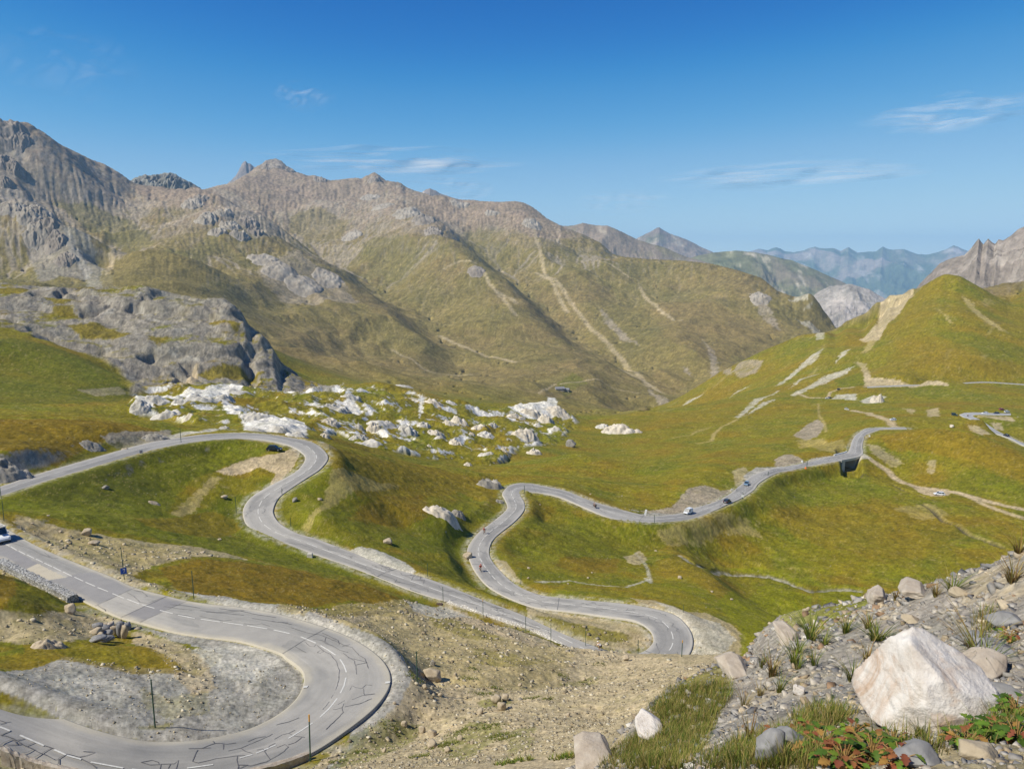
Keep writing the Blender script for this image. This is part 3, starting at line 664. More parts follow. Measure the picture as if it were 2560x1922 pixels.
def patch(cls, k, pts, soft=7., rag=9., lam=22., rough=None, mott=.12):
    sl, m = poly(pts, soft, rag, lam, seed=len(pts)*7+int(pts[0][0]))
    m = sstep(.28, .72, m+(m > .01)*(.55*fbm(VA[sl]*F/9, VQ[sl]*F/9, 1., 3, int(pts[0][0])+11, .65)+.5*fbm(VA[sl]*F/3.4, VQ[sl]*F/5, 1., 2, int(pts[0][0])+13, .7)))
    if mott: m = m*(1-mott*sstep(-.1, .5, fbm(X[sl], Y[sl], max(.8, float(VR[sl].mean())/45), 4, int(pts[0][1])+3, .6)))
    mixc(sl, cls, m*k)
    if cls in ('gravel', 'grey', 'light', 'rock', 'white', 'scree', 'dirt', 'tan', 'slate', 'mauve'): ROUGHK[sl] = np.maximum(ROUGHK[sl], m*k)
def line(cls, k, pts, w, soft=.5, rag=1.5, lam=14., mott=0.):
    sl, m, d = strip(pts, w, soft, rag, lam, seed=int(pts[0][0]))
    if mott: m = m*(1-mott*sstep(-.2, .4, fbm(X[sl], Y[sl], w*1.4, 3, int(pts[0][1])+3, .6)))
    mixc(sl, cls, m*k)
def paint():
    # --- hillside around the near hairpin
    patch('gravel', .97, [(640,1522),(760,1545),(900,1532),(1000,1512),(1112,1512),(1200,1545),(1300,1578),(1400,1614),(1470,1624),(1600,1640),(1780,1655),(1850,1655),(1830,1720),(1640,1745),(1560,1850),(1440,1960),(1300,2010),(500,2010),(700,1945),(800,1895),(900,1825),(1005,1740),(1005,1660),(930,1600),(760,1560)], 8, 10, mott=.25)
    patch('tan', .55, [(700,1545),(820,1545),(960,1530),(1150,1545),(1300,1590),(1440,1630),(1400,1700),(1250,1720),(1100,1700),(1010,1640),(900,1590)], 14, 20, 40, mott=.5)
    patch('olive', .75, [(690,1540),(800,1550),(900,1575),(1010,1640),(1040,1700),(1005,1690),(980,1640),(880,1580),(780,1560)], 8, 12, mott=.5)
    patch('olive', .55, [(1060,1520),(1180,1560),(1260,1600),(1190,1605),(1080,1560)], 10, 14, mott=.6); patch('olive', .5, [(1180,1620),(1300,1640),(1420,1650),(1300,1670),(1200,1660)], 10, 16, mott=.7)
    patch('dirt', .8, [(1125,1524),(1200,1548),(1290,1584),(1370,1612),(1330,1616),(1230,1585),(1150,1550)], 4, 5)
    patch('grey', .95, [(420,1470),(480,1476),(620,1500),(740,1520),(860,1560),(950,1600),(1010,1650),(1030,1710),(1000,1770),(930,1830),(860,1880),(780,1935),(720,1960),(880,1790),(960,1700),(940,1640),(850,1590),(700,1540),(560,1510)], 5, 6)
    patch('light', .5, [(440,1478),(600,1502),(740,1528),(900,1590),(985,1650),(900,1615),(700,1545),(560,1515)], 5, 6, mott=.4)
    patch('green', .6, [(1090,1860),(1180,1800),(1260,1820),(1200,1880),(1150,1900)], 9, 16, 18, mott=.65); patch('green', .6, [(860,1850),(960,1800),(1060,1810),(1000,1870),(900,1910),(820,1922)], 9, 16, 18, mott=.65)
    patch('green', .6, [(1190,1735),(1260,1725),(1290,1745),(1220,1760)], 6, 8, 14, mott=.4); patch('green', .5, [(1270,1830),(1340,1810),(1330,1870),(1270,1890)], 8, 12, 14, mott=.6); patch('green', .45, [(1400,1690),(1500,1670),(1490,1690),(1420,1710)], 5, 8, 14, mott=.5)
    patch('grey', .95, [(-60,1700),(60,1672),(170,1640),(300,1662),(420,1672),(500,1690),(560,1640),(470,1610),(380,1580),(330,1565),(430,1580),(600,1605),(700,1630),(755,1672),(758,1710),(735,1750),(690,1790),(620,1822),(545,1842),(480,1852),(395,1855),(300,1840),(180,1805),(60,1760),(-60,1720)], 4, 4)
    patch('light', .8, [(470,1625),(560,1610),(640,1612),(700,1640),(690,1680),(620,1700),(560,1690),(500,1660)], 14, 14); patch('light', .45, [(130,1690),(260,1690),(330,1720),(230,1760),(120,1730)], 16, 14)
    patch('wet', .25, [(395,1580),(600,1606),(560,1618),(440,1606)], 8, 6); patch('wet', .18, [(300,1835),(480,1848),(620,1818),(600,1835),(480,1862),(380,1860)], 6, 6)
    patch('gravel', .85, [(330,1575),(440,1600),(520,1660),(540,1720),(480,1740),(440,1690),(400,1640),(330,1605)], 8, 10, mott=.4)
    patch('brown', .8, [(60,1610),(170,1618),(300,1605),(400,1630),(470,1680),(430,1682),(330,1678),(250,1668),(160,1650),(60,1650)], 6, 10, mott=.25); patch('olive', .6, [(120,1612),(300,1612),(350,1650),(330,1672),(200,1655)], 8, 10, mott=.4)
    patch('olive', .35, [(350,1720),(420,1740),(520,1720),(520,1780),(430,1800),(360,1770)], 12, 14, 16, mott=.7); patch('olive', .7, [(345,1822),(400,1812),(440,1810),(400,1826)], 4, 5)
    patch('gravel', .8, [(100,1540),(200,1520),(300,1545),(330,1570),(280,1580),(180,1600),(60,1610),(-60,1600),(-60,1540)], 8, 10, mott=.35); patch('dark', .4, [(20,1470),(80,1480),(150,1530),(100,1560),(20,1530)], 10, 12, mott=.4); patch('rust', .8, [(-80,1430),(0,1430),(40,1455),(40,1490),(20,1525),(-80,1540)], 6, 8)
    patch('tan', .6, [(-60,1410),(30,1420),(60,1440),(20,1440),(-60,1430)], 4, 5)
    patch('olive', .8, [(1640,1760),(1665,1722),(1815,1708),(1822,1740),(1790,1790),(1750,1880),(1700,1935),(1560,1935),(1600,1820)], 10, 14, mott=.3); patch('tan', .5, [(1900,1925),(1960,1840),(2100,1800),(2400,1850),(2600,1800),(2600,1925)], 16, 20, mott=.5)
    # --- slope between the two roads
    patch('gravel', .75, [(40,1290),(150,1320),(300,1345),(420,1360),(560,1374),(620,1395),(440,1402),(380,1420),(330,1440),(420,1470),(330,1466),(240,1432),(130,1378),(40,1325)], 8, 12, mott=.55); patch('tan', .5, [(120,1330),(300,1350),(430,1370),(380,1410),(280,1410),(180,1370)], 12, 14, mott=.4)
    patch('rust', .85, [(400,1425),(500,1402),(700,1415),(860,1455),(1000,1497),(985,1515),(880,1506),(800,1512),(700,1506),(560,1488),(440,1470)], 7, 10, mott=.2)
    patch('tan', .8, [(700,1512),(860,1512),(960,1505),(1020,1500),(1050,1525),(1000,1545),(900,1535),(760,1540),(690,1525)], 6, 8, mott=.3); patch('wet', .4, [(860,1528),(1000,1530),(1050,1515),(1040,1535),(900,1540)], 4, 5)
    patch('light', .7, [(1010,1500),(1100,1510),(1180,1540),(1100,1545),(1040,1530)], 6, 7)
    patch('green', .85, [(-30,1248),(150,1198),(300,1154),(450,1110),(620,1102),(700,1112),(640,1145),(560,1165),(500,1195),(440,1240),(420,1285),(520,1270),(590,1235),(640,1230),(605,1290),(640,1332),(720,1368),(860,1415),(900,1442),(760,1425),(600,1385),(400,1350),(200,1310),(-30,1280)], 9, 12, mott=.25)
    patch('lime', .5, [(300,1180),(420,1140),(560,1115),(600,1140),(480,1180),(400,1230)], 14, 16, mott=.4); patch('dark', .45, [(60,1230),(200,1190),(330,1180),(440,1180),(420,1230),(280,1250),(120,1280)], 14, 16, mott=.5); patch('brown', .7, [(330,1300),(460,1288),(530,1275),(590,1295),(600,1322),(520,1342),(400,1325)], 10, 12)
    patch('dirt', .95, [(540,1178),(600,1152),(690,1135),(735,1118),(752,1130),(735,1165),(700,1207),(672,1216),(690,1182),(650,1168),(600,1188),(560,1186)], 3, 5); patch('tan', .8, [(425,1285),(470,1250),(530,1195),(560,1196),(510,1245),(480,1285),(450,1292)], 6, 8, mott=.4)
    patch('dark', .5, [(560,1262),(590,1275),(585,1320),(560,1300)], 4, 6, mott=.3)
    patch('rust', .8, [(-60,1042),(200,1046),(330,1057),(440,1083),(300,1088),(220,1120),(150,1140),(60,1135),(-60,1130)], 7, 10); patch('brown', .4, [(-60,1080),(200,1070),(300,1075),(200,1110),(-60,1110)], 10, 12)
    patch('rock', .85, [(-60,1138),(40,1138),(85,1165),(70,1192),(-60,1212)], 6, 9, mott=.4); patch('rock', .8, [(250,1092),(310,1076),(430,1074),(425,1086),(350,1108),(270,1108)], 4, 6, mott=.3); patch('dark', .6, [(80,1140),(150,1145),(230,1118),(300,1100),(345,1110),(250,1136),(150,1163),(90,1180)], 6, 8, mott=.35); patch('tan', .5, [(100,1155),(180,1140),(240,1130),(180,1158),(110,1178)], 5, 8, mott=.5)
    line('light', .9, [(425,1092),(470,1080),(520,1077),(600,1076),(680,1080),(750,1088),(800,1104),(828,1125)], 3.2)
    # --- knoll
    patch('green', .7, [(690,1245),(760,1205),(830,1165),(860,1230),(900,1290),(1000,1335),(1160,1335),(1160,1385),(1100,1390),(900,1372),(760,1335),(690,1300)], 12, 16, 30, mott=.3); patch('brown', .75, [(800,1112),(900,1136),(1000,1161),(1100,1178),(1200,1195),(1245,1226),(1240,1262),(1150,1230),(1050,1250),(900,1250),(830,1180)], 9, 14, mott=.3); patch('rust', .6, [(860,1300),(960,1242),(1060,1235),(1080,1290),(980,1320)], 14, 14)
    patch('green', .6, [(1060,1300),(1150,1250),(1230,1290),(1190,1330),(1150,1400),(1060,1380)], 10, 14, mott=.3); patch('tan', .6, [(830,1180),(900,1190),(1000,1215),(940,1230),(860,1245),(790,1290),(770,1330),(755,1310),(800,1270)], 8, 8, mott=.3)
    patch('light', .9, [(866,1376),(905,1368),(960,1380),(1010,1404),(1042,1430),(1026,1433),(950,1408)], 3, 4)
    patch('olive', .7, [(1050,1440),(1130,1445),(1170,1440),(1230,1490),(1290,1520),(1200,1495),(1100,1455)], 5, 8); patch('green', .6, [(1030,1400),(1150,1405),(1190,1450),(1120,1450)], 8, 10)
    patch('gravel', .8, [(1300,1508),(1440,1535),(1520,1545),(1590,1556),(1632,1592),(1622,1616),(1560,1628),(1480,1612),(1400,1580),(1320,1540)], 4, 5, mott=.3); patch('olive', .8, [(1330,1540),(1430,1552),(1540,1575),(1590,1592),(1540,1604),(1460,1598),(1390,1575)], 6, 9, mott=.35)
    patch('dirt', .65, [(1560,1495,95),(1640,1500,95),(1700,1528,95),(1760,1530,95),(1830,1560,95),(1865,1592,95),(1850,1640,95),(1750,1660,95),(1690,1660,95),(1733,1600,95),(1715,1562,95),(1670,1533,95),(1600,1512,95)], 3, 4); patch('light', .6, [(1600,1500,95),(1700,1530,95),(1800,1555,95),(1840,1600,95),(1800,1640,95),(1730,1640,95),(1740,1600,95),(1710,1555,95)], 8, 8)
    patch('gravel', .95, [(1500,1650,92),(1700,1652,92),(1790,1650,92),(1860,1640,92),(1860,1700,92),(1500,1700,92)], 6, 6)
    ga = [float(ray(u, 1650)[0]) for u in (1480, 1880)]; sl, m = poly(None, 6, 8, planar=np.array([(ga[0], math.log(84)), (ga[1], math.log(52)), (ga[1], math.log(113)), (ga[0], math.log(114))])); mixc(sl, 'gravel', m*.92)
    patch('gravel', .7, [(1235,1400),(1265,1405),(1290,1440),(1310,1460),(1285,1455),(1250,1430)], 3, 4)
    # --- grass down to the meadow
    patch('green', .6, [(1310,1300),(1400,1270),(1500,1310),(1600,1330),(1700,1330),(1640,1380),(1500,1400),(1300,1400),(1260,1350)], 14, 18, 40, mott=.4); patch('rust', .6, [(1400,1395),(1480,1392),(1550,1395),(1540,1430),(1450,1430),(1390,1415)], 7, 9); patch('green', .6, [(1300,1420),(1450,1440),(1560,1450),(1540,1465),(1400,1460),(1290,1450)], 8, 9)
    patch('brown', .7, [(1690,1390),(1740,1410),(1800,1460),(1850,1530),(1800,1500),(1720,1440),(1660,1440),(1640,1400)], 9, 12, mott=.3); patch('olive', .6, [(1600,1450),(1700,1470),(1780,1530),(1700,1510),(1600,1490)], 9, 12)
    patch('lime', .75, [(1790,1410),(1900,1420),(2050,1462),(2170,1470),(2200,1492),(2050,1465),(1900,1435)], 8, 12, mott=.3); patch('lime', .85, [(1790,1510),(1900,1462),(2030,1490),(2180,1502),(2100,1560),(1950,1590),(1850,1570)], 7, 9, mott=.2)
    patch('brown', .6, [(1930,1290),(2150,1235),(2350,1290),(2420,1330),(2300,1400),(2100,1385),(1980,1340)], 24, 28, 60, mott=.4); patch('green', .6, [(1860,1210),(2000,1182),(2100,1182),(2260,1232),(2150,1262),(2000,1262),(1900,1290)], 16, 20, 40, mott=.35); patch('lime', .4, [(1850,1330),(2000,1350),(2200,1400),(2300,1430),(2150,1450),(1950,1410)], 20, 24, 50, mott=.4)
    patch('dark', .35, [(2290,1320),(2380,1330),(2400,1350),(2330,1350)], 4, 8, 14, mott=.4); patch('tan', .5, [(2230,1270),(2330,1260),(2380,1290),(2300,1300)], 6, 14, 20, mott=.5)
    patch('tan', .6, [(1640,1335),(1700,1315),(1790,1290),(1870,1300),(1910,1345),(1860,1335),(1800,1335),(1740,1368),(1670,1368)], 9, 16, 14, mott=.75)
    patch('scree', .9, [(1600,1277),(1680,1268),(1722,1222),(1760,1213),(1800,1226),(1836,1222),(1790,1252),(1737,1268),(1680,1287)], 4, 6, 14, mott=.2); patch('scree', .9, [(1937,1150),(1960,1136),(1992,1141),(2012,1152),(1965,1163),(1938,1170)], 3, 4); patch('gravel', .6, [(1830,1180),(1860,1168),(1880,1190),(1860,1205),(1840,1215)], 4, 6, mott=.4)
    patch('grey', .95, [(1857,1190),(1890,1170),(1930,1168),(1960,1165),(1900,1184),(1870,1202)], 2, 3); patch('grey', .9, [(2014,1154),(2030,1144),(2075,1141),(2070,1147)], 2, 2); patch('grey', .9, [(1605,1280),(1640,1280),(1720,1284),(1640,1293),(1560,1270)], 2, 3)
    patch('scree', .9, [(1985,1087),(2020,1060),(2045,1048),(2062,1062),(2044,1090),(2012,1102)], 4, 6, 14); patch('tan', .6, [(1990,1100),(2060,1095),(2115,1108),(2112,1132),(2050,1126)], 6, 9, mott=.4)
    patch('rust', .6, [(2190,1090),(2300,1074),(2420,1084),(2560,1140),(2640,1180),(2560,1210),(2420,1150),(2300,1132),(2220,1125)], 10, 14, mott=.3); patch('green', .6, [(2330,1210),(2450,1160),(2600,1220),(2600,1270),(2420,1236)], 12, 14, mott=.3); patch('gravel', .6, [(2166,1110),(2200,1120),(2260,1160),(2230,1170),(2180,1135)], 4, 9, 14, mott=.5); patch('gravel', .6, [(2320,1150),(2340,1150),(2335,1185),(2318,1180)], 5, 6, mott=.5)
    line('dirt', .95, [(2150,1142),(2170,1145),(2185,1154),(2221,1178),(2257,1204),(2294,1216),(2350,1225),(2400,1232),(2425,1240),(2490,1258),(2600,1283)], 4.2, .4); line('dirt', .8, [(2425,1240),(2460,1262),(2520,1284),(2600,1310)], 3.4, .5); patch('dirt', .95, [(2270,1210),(2330,1218),(2380,1226),(2370,1240),(2330,1240),(2300,1232)], 2, 3); patch('light', .7, [(2140,1137),(2160,1136),(2180,1150),(2150,1150)], 2, 2)
    line('wet', .8, STREAM, 1.5, .5, 1.); line('wet', .85, STREAM2, 1.9, .5, 1.); line('tan', .5, [(p[0]+6, p[1]-2) for p in STREAM2], 1.0, .6, 3., mott=.6); line('wet', .7, STREAM3, 2.0, .6, 3., mott=.3); line('light', .6, STREAM3, 1.5, .6, 6., mott=.75)
    line('light', .7, [(1615,1440),(1628,1455),(1620,1420),(1612,1408),(1590,1380)], .9, .6, 3., mott=.5); line('light', .8, [(1340,1458),(1420,1452),(1500,1462),(1560,1466),(1600,1452),(1625,1442)], .9, .7, 4., mott=.65); patch('gravel', .7, [(1560,1390),(1600,1375),(1620,1395),(1600,1410),(1570,1405)], 3, 7, mott=.4)
    # --- right-hand hill
    patch('brown', .5, [(2190,930),(2250,860),(2330,850),(2450,900),(2640,900),(2640,950),(2300,945)], 20, 24, 60, mott=.4); patch('brown', .5, [(2215,830),(2300,720),(2365,692),(2330,800),(2250,880)], 12, 14, 40, mott=.3); patch('green', .6, [(2330,840),(2420,830),(2520,860),(2640,880),(2640,920),(2480,900)], 16, 20, 40, mott=.4)
    patch('gravel', .9, [(2285,728),(2260,752),(2215,812),(2196,846),(2170,846),(2150,838),(2195,790),(2245,744)], 3, 6, 18, mott=.2); patch('tan', .8, [(2170,846),(2196,846),(2170,880),(2155,880)], 4, 6)
    for pts in ([(2060,868),(2042,900),(2000,924),(1950,962),(1935,965),(1985,925)], [(1955,973),(1900,1006),(1846,1046),(1838,1044),(1890,1000)], [(2136,910),(2118,932),(2050,962),(1985,992),(1975,988),(2060,940)], [(2055,930),(2010,945),(1970,975),(2000,945)], [(1880,960),(1830,985),(1790,1005),(1840,975)], [(1940,1000),(1905,1010),(1860,1040)], [(2130,870),(2110,890),(2090,905),(2105,880)], [(1760,985),(1720,1000),(1700,1015),(1740,995)]):
        patch('light', .7, pts, 4, 8, 12, mott=.65)
    patch('tan', .85, [(2332,772),(2352,782),(2385,815),(2372,812)], 5, 6, 14, mott=.3); patch('tan', .9, [(2405,742),(2425,752),(2470,798),(2522,834),(2500,828),(2445,796)], 6, 8, 14, mott=.3)
    patch('gravel', .95, [(2158,922),(2180,945),(2260,953),(2300,952),(2370,954),(2372,961),(2268,966),(2200,968),(2160,968)], 3, 4, 10, mott=.2); patch('gravel', .6, [(2140,900),(2165,905),(2180,935),(2160,930)], 4, 6, mott=.4); patch('green', .8, [(2085,950),(2150,930),(2165,962),(2100,972)], 6, 8)
    patch('light', .8, [(2090,985),(2140,985),(2140,1000),(2080,998)], 3, 6, 10, mott=.45); patch('light', .8, [(2150,1000),(2180,990),(2215,990),(2200,1008),(2160,1010)], 3, 6, 10, mott=.45); patch('gravel', .7, [(2315,1025),(2345,1020),(2350,1040),(2320,1042)], 3, 6, 10, mott=.5); patch('gravel', .6, [(2255,1020),(2290,1025),(2280,1035)], 3, 5, 10, mott=.5)
    patch('gravel', .8, [(2420,1062),(2445,1068),(2480,1086),(2450,1088),(2425,1075)], 3, 4, mott=.4); patch('gravel', .8, [(2475,1057),(2500,1058),(2510,1075),(2490,1075)], 2, 4, mott=.3); patch('gravel', .85, [(2440,1042),(2530,1044),(2540,1055),(2500,1050)], 2, 4, mott=.3)
    line('dirt', .9, [(1990,984),(2020,992),(2068,996),(2076,980),(2100,972),(2135,967)], 3.2, .5); line('dirt', .9, [(2238,1068),(2228,1055),(2205,1045),(2170,1032),(2130,1026)], 5., .6); line('tan', .8, [(1745,1108),(1778,1103),(1788,1080),(1805,1065),(1843,1048)], 3.2, .5); line('tan', .7, [(2045,1010),(2048,1040),(2062,1060),(2066,1080)], 2., .6)
    line('tan', .6, [(1680,1095),(1730,1085),(1740,1075)], 2.5, .6)
    # --- dome, basin
    for pts in ([(130,772),(180,768),(196,795),(150,792)], [(170,818),(240,806),(330,832),(300,852),(200,845)], [(372,836),(430,842),(395,866),(372,855)], [(490,934),(560,916),(670,934),(600,948),(520,948)], [(-80,716),(80,718),(60,736),(-80,740)], [(90,740),(190,750),(150,762)], [(560,800),(600,815),(590,830)]):
        patch('olive', .85, pts, 5, 7, 16); patch('brown', .5, pts, 8, 8)
    patch('dark', .5, [(-80,860),(60,850),(200,890),(300,940),(320,1000),(200,1010),(-80,1010)], 20, 20, 40, mott=.4); patch('dark', .4, [(60,1240),(300,1160),(450,1115),(560,1120),(480,1190),(400,1240),(250,1280)], 20, 18, 20, mott=.5); patch('brown', .5, [(2250,1080),(2420,1085),(2560,1140),(2560,1210),(2400,1160)], 12, 14, mott=.3); patch('green', .45, [(-80,860),(60,850),(200,890),(300,940),(320,1000),(200,1010),(-80,1010)], 14, 16, 40, mott=.3); patch('scree', .5, [(190,975),(300,968),(320,985),(240,992)], 4, 6, mott=.4); patch('dirt', .75, [(455,955),(480,920),(500,910),(490,950),(440,980)], 4, 6)  # first dark patch puts lens vignetting into the basin's grass colour
    for pts in ([(336,990),(400,985),(450,992),(560,976),(610,975),(600,988),(540,1000),(450,1010),(400,1015),(345,1030)], [(610,1045),(650,1040),(700,1058),(760,1070),(770,1092),(700,1082),(610,1075)], [(550,1010),(600,1030),(612,1060),(570,1050)], [(850,1010),(880,1005),(905,1035),(890,1040)], [(830,970),(858,958),(845,985)], [(1050,1000),(1062,1004),(1050,1060),(1046,1040)], [(1270,1025),(1320,1008),(1380,1008),(1430,1044),(1390,1040),(1340,1055),(1300,1045)]):
        patch('white', .9, pts, 4, 7, 14, mott=.2)
    # --- mountain
    patch('rock', .75, [(40,520),(115,531),(170,600),(235,690),(215,705),(150,690),(100,705),(70,640)], 5, 10, 16, mott=.35); patch('grey', .55, [(150,570),(190,600),(240,670),(285,715),(255,735),(215,700),(170,630)], 5, 8); patch('rock', .7, [(0,303),(80,310),(60,420),(40,470),(0,480)], 5, 12, 14, mott=.35); patch('rock', .7, [(0,470),(40,490),(110,530),(50,560),(0,560)], 6, 9, mott=.3); patch('scree', .6, [(60,390),(130,430),(110,520),(60,500)], 8, 9)
    patch('mgreen', .7, [(130,515),(230,525),(330,560),(390,610),(340,630),(250,610),(190,560)], 8, 14, 22, mott=.3); patch('mgreen', .6, [(345,650),(470,640),(540,580),(560,600),(520,660),(420,660)], 8, 14, 22, mott=.3); patch('molive', .8, [(250,704),(290,680),(340,664),(400,660),(480,670),(525,700),(510,730),(300,730)], 5, 5); patch('scree', .6, [(300,640),(380,640),(430,660),(300,680),(280,670)], 7, 9, mott=.4)
    patch('mauve', .9, [(330,455),(470,480),(540,500),(520,530),(430,520),(360,500)], 9, 12, mott=.2); patch('mauve', .8, [(560,480),(700,405),(900,450),(960,480),(900,520),(800,510),(720,540),(640,530)], 14, 16, mott=.2); patch('mauve', .7, [(960,460),(1100,500),(1340,520),(1440,590),(1330,600),(1250,570),(1150,590),(1050,540)], 14, 16, mott=.3); patch('rock', .5, [(560,520),(650,560),(690,600),(640,620),(560,570)], 8, 10, mott=.4)
    patch('scree', .6, [(640,690),(740,640),(860,720),(900,760),(820,770),(700,760)], 12, 20, 20, mott=.55)
    patch('molive', .6, [(720,560),(790,530),(870,560),(860,600),(760,610)], 10, 14, mott=.4); patch('mgreen', .5, [(900,620),(1000,600),(1060,640),(1000,720),(920,680)], 14, 16, mott=.4); patch('mgreen', .5, [(1130,590),(1200,580),(1290,640),(1260,690),(1180,640)], 10, 14, mott=.4)
    patch('green', .5, [(1390,985),(1430,964),(1470,985),(1410,1000)], 4, 8, mott=.3); patch('mbrown', .5, [(860,930),(1000,880),(1200,930),(1350,960),(1300,990),(1050,970)], 16, 24, 50, mott=.4); patch('mbrown', .6, [(1650,760),(1800,780),(1950,830),(2000,850),(1850,900),(1750,920),(1650,850)], 16, 24, 50, mott=.4); patch('mbrown', .4, [(1700,640),(1850,680),(1950,740),(1900,760),(1750,720)], 14, 20, 40, mott=.5)
    for pts in ([(1870,745),(1900,742),(1930,790),(1950,830),(1920,815),(1890,780)], [(1755,865),(1790,900),(1830,940),(1810,935),(1770,890)], [(1830,930),(1850,905),(1910,900),(1890,930),(1850,945)], [(1620,960),(1650,990),(1680,1000),(1650,1012),(1625,990)], [(1710,920),(1725,930),(1728,945),(1712,935)], [(1500,760),(1560,830),(1600,870),(1560,850),(1510,800)]):
        patch('scree', .75, pts, 4, 9, 12, mott=.6)
    for pts in ([(1985,742),(2028,740),(2020,755),(1970,748)], [(2010,770),(2030,765),(2024,778)], [(1990,800),(2030,815),(2050,830),(2060,846),(2040,848),(2030,830)]): patch('light', .6, pts, 3, 5, 10, mott=.3)
    for pts, w in (([(1330,560),(1345,620),(1362,690),(1440,770),(1500,840),(1560,900),(1620,960)], 14), ([(1340,690),(1370,705),(1395,750),(1420,785)], 14), ([(1100,860),(1150,880),(1200,905),(1290,930)], 12), ([(1200,690),(1240,740),(1290,800)], 12), ([(1490,670),(1550,690),(1570,700)], 10), ([(1600,720),(1640,770),(1700,820)], 12), ([(270,700),(285,660),(250,620)], 10), ([(1250,740),(1290,775)], 16), ([(1110,690),(1150,670),(1190,675)], 10), ([(1290,1005),(1400,985),(1500,975),(1600,980)], 5), ([(980,870),(1060,920),(1180,950)], 7), ([(1550,920),(1600,945),(1660,975)], 14)):
        line('gravel', .75, pts, w, .6, 5., 12., mott=.35)
    sx = np.gradient(Z, axis=0)/(VR*(GA[1]-GA[0])); sy = np.gradient(Z, axis=1)/(VR*np.gradient(GQ)[None, :]); sl_ = np.hypot(sx, sy)
    ct = sstep(.65, 1.05, sl_+.35*fbm(X, Y, 3., 3, 171, .6))*(RD < 9)*(VR > 100)*(X < -55); mixc(ALL, 'rock', ct*.85); ROUGHK[:] = np.maximum(ROUGHK, ct)
    sh = (1-sstep(.5, 2.2, RD))*(RD > -5); shm = sh*.55*sstep(-.35, .25, fbm(X, Y, 1.6, 4, 175, .65)); mixc(ALL, 'light', shm*(VR < 560)*(VR > 120)); mixc(ALL, 'grey', shm*(VR <= 120)); ROUGHK[:] = np.maximum(ROUGHK, sh*.6)
paint()
def speckle():
    "grain: small lighter and darker pieces, scaled to what the ground is"
    j = np.searchsorted(GQ, math.log(30)); n = np.zeros(Z.shape, np.float32)
    s = (slice(None), slice(0, j)); n[s] = .8*fbm(X[s], Y[s], .10, 3, 201, .7)+.4*fbm(X[s], Y[s], .5, 3, 203)
    j2 = np.searchsorted(GQ, math.log(160)); s = (slice(None), slice(j, j2)); n[s] = 1.0*fbm(X[s], Y[s], .5, 4, 205, .75)+.5*fbm(X[s], Y[s], 2.4, 4, 207, .6)
    s = (slice(None), slice(j2, None)); lam = VR[s]*.006
    n[s] = .8*fbm(VA[s]*F/5, VQ[s]*F/5, 1., 3, 209, .75)+.55*fbm(X[s], Y[s], 7., 4, 211, .65)
    k = .36+.14*ROUGHK
    COL[:] *= np.clip(1+k*n*1.7, .35, 1.9)[..., None]
    gr = (1-np.clip(ROUGHK*1.4, 0, 1))*(VR > 20)          # tussocks: dark green and straw-coloured tufts in the turf
    tn = fbm(VA*F/4.2, VQ*F/4.2, 1., 3, 221, .8)+.35*fbm(X, Y, 5., 3, 223, .6); mixc(ALL, 'dark', gr*sstep(.12, .5, -tn)*.6*(1-.5*ZM)); mixc(ALL, 'tan', gr*sstep(.18, .55, tn)*.5)
    # pale stones lying about in the grass
    st = sstep(.62, .75, fbm(VA*F/4.5, VQ*F/4.5, 1., 2, 215, .8))*(VR > 22)*(VR < 900)*sstep(.0, .4, fbm(VA*F/90, VQ*F/90, 1., 3, 217)+.1)
    mixc(ALL, 'light', st*.6*(1-ZM))
speckle()
np.clip(COL, .005, .85, out=COL)
# ---------------------------------------------------------------- ground material and meshes
def ground_mat(name, bump_near, scale, dist):
    m, nt, b = nmat(name)
    at = nt.nodes.new('ShaderNodeAttribute'); at.attribute_name = 'soil'; at.attribute_type = 'GEOMETRY'
    n1 = noise_node(nt, scale, 8, .68); n2 = noise_node(nt, scale*.13, 6, .6)
    r1 = ramp(nt, n1.outputs['Fac'], [(.28, (.62,)*3), (.5, (1.,)*3), (.74, (1.42,)*3)])
    r2 = ramp(nt, n2.outputs['Fac'], [(.3, (.86, .88, .86)), (.7, (1.14, 1.12, 1.12))])
    mx = nt.nodes.new('ShaderNodeMix'); mx.data_type = 'RGBA'; mx.blend_type = 'MULTIPLY'; mx.inputs[0].default_value = 1.
    nt.links.new(at.outputs['Color'], mx.inputs[6]); nt.links.new(r1.outputs[0], mx.inputs[7])
    m2 = nt.nodes.new('ShaderNodeMix'); m2.data_type = 'RGBA'; m2.blend_type = 'MULTIPLY'; m2.inputs[0].default_value = 1.
    nt.links.new(mx.outputs[2], m2.inputs[6]); nt.links.new(r2.outputs[0], m2.inputs[7])
    nt.links.new(m2.outputs[2], b.inputs['Base Color'])
    b.inputs['Roughness'].default_value = .95; b.inputs['Specular IOR Level'].default_value = .12
    bp = nt.nodes.new('ShaderNodeBump'); bp.inputs['Strength'].default_value = bump_near; bp.inputs['Distance'].default_value = dist
    nt.links.new(n1.outputs['Fac'], bp.inputs['Height']); nt.links.new(bp.outputs[0], b.inputs['Normal'])
    return m
M_SLOPE = ground_mat('shale slope', .9, 9., .05)
M_HILL = ground_mat('hillside turf and gravel', .7, 3.6, .055)
M_VALLEY = ground_mat('valley turf', .7, .5, .8)
M_ROCKHILL = ground_mat('grey limestone', .9, .16, 3.)
M_MOUNT = ground_mat('mountain grass and scree', .8, .06, 4.)
LAB = np.zeros(Z.shape, np.int8)
LAB[VR > 16] = 1; LAB[VR > 190] = 2
LAB[ZD > .5] = 3; LAB[ZG > .5] = 4; LAB[ZR > .5] = 5; LAB[(ZM > .5) & (ZR <= .5) & (ZD <= .5)] = 6
ids = np.arange(NA*NQ).reshape(NA, NQ)
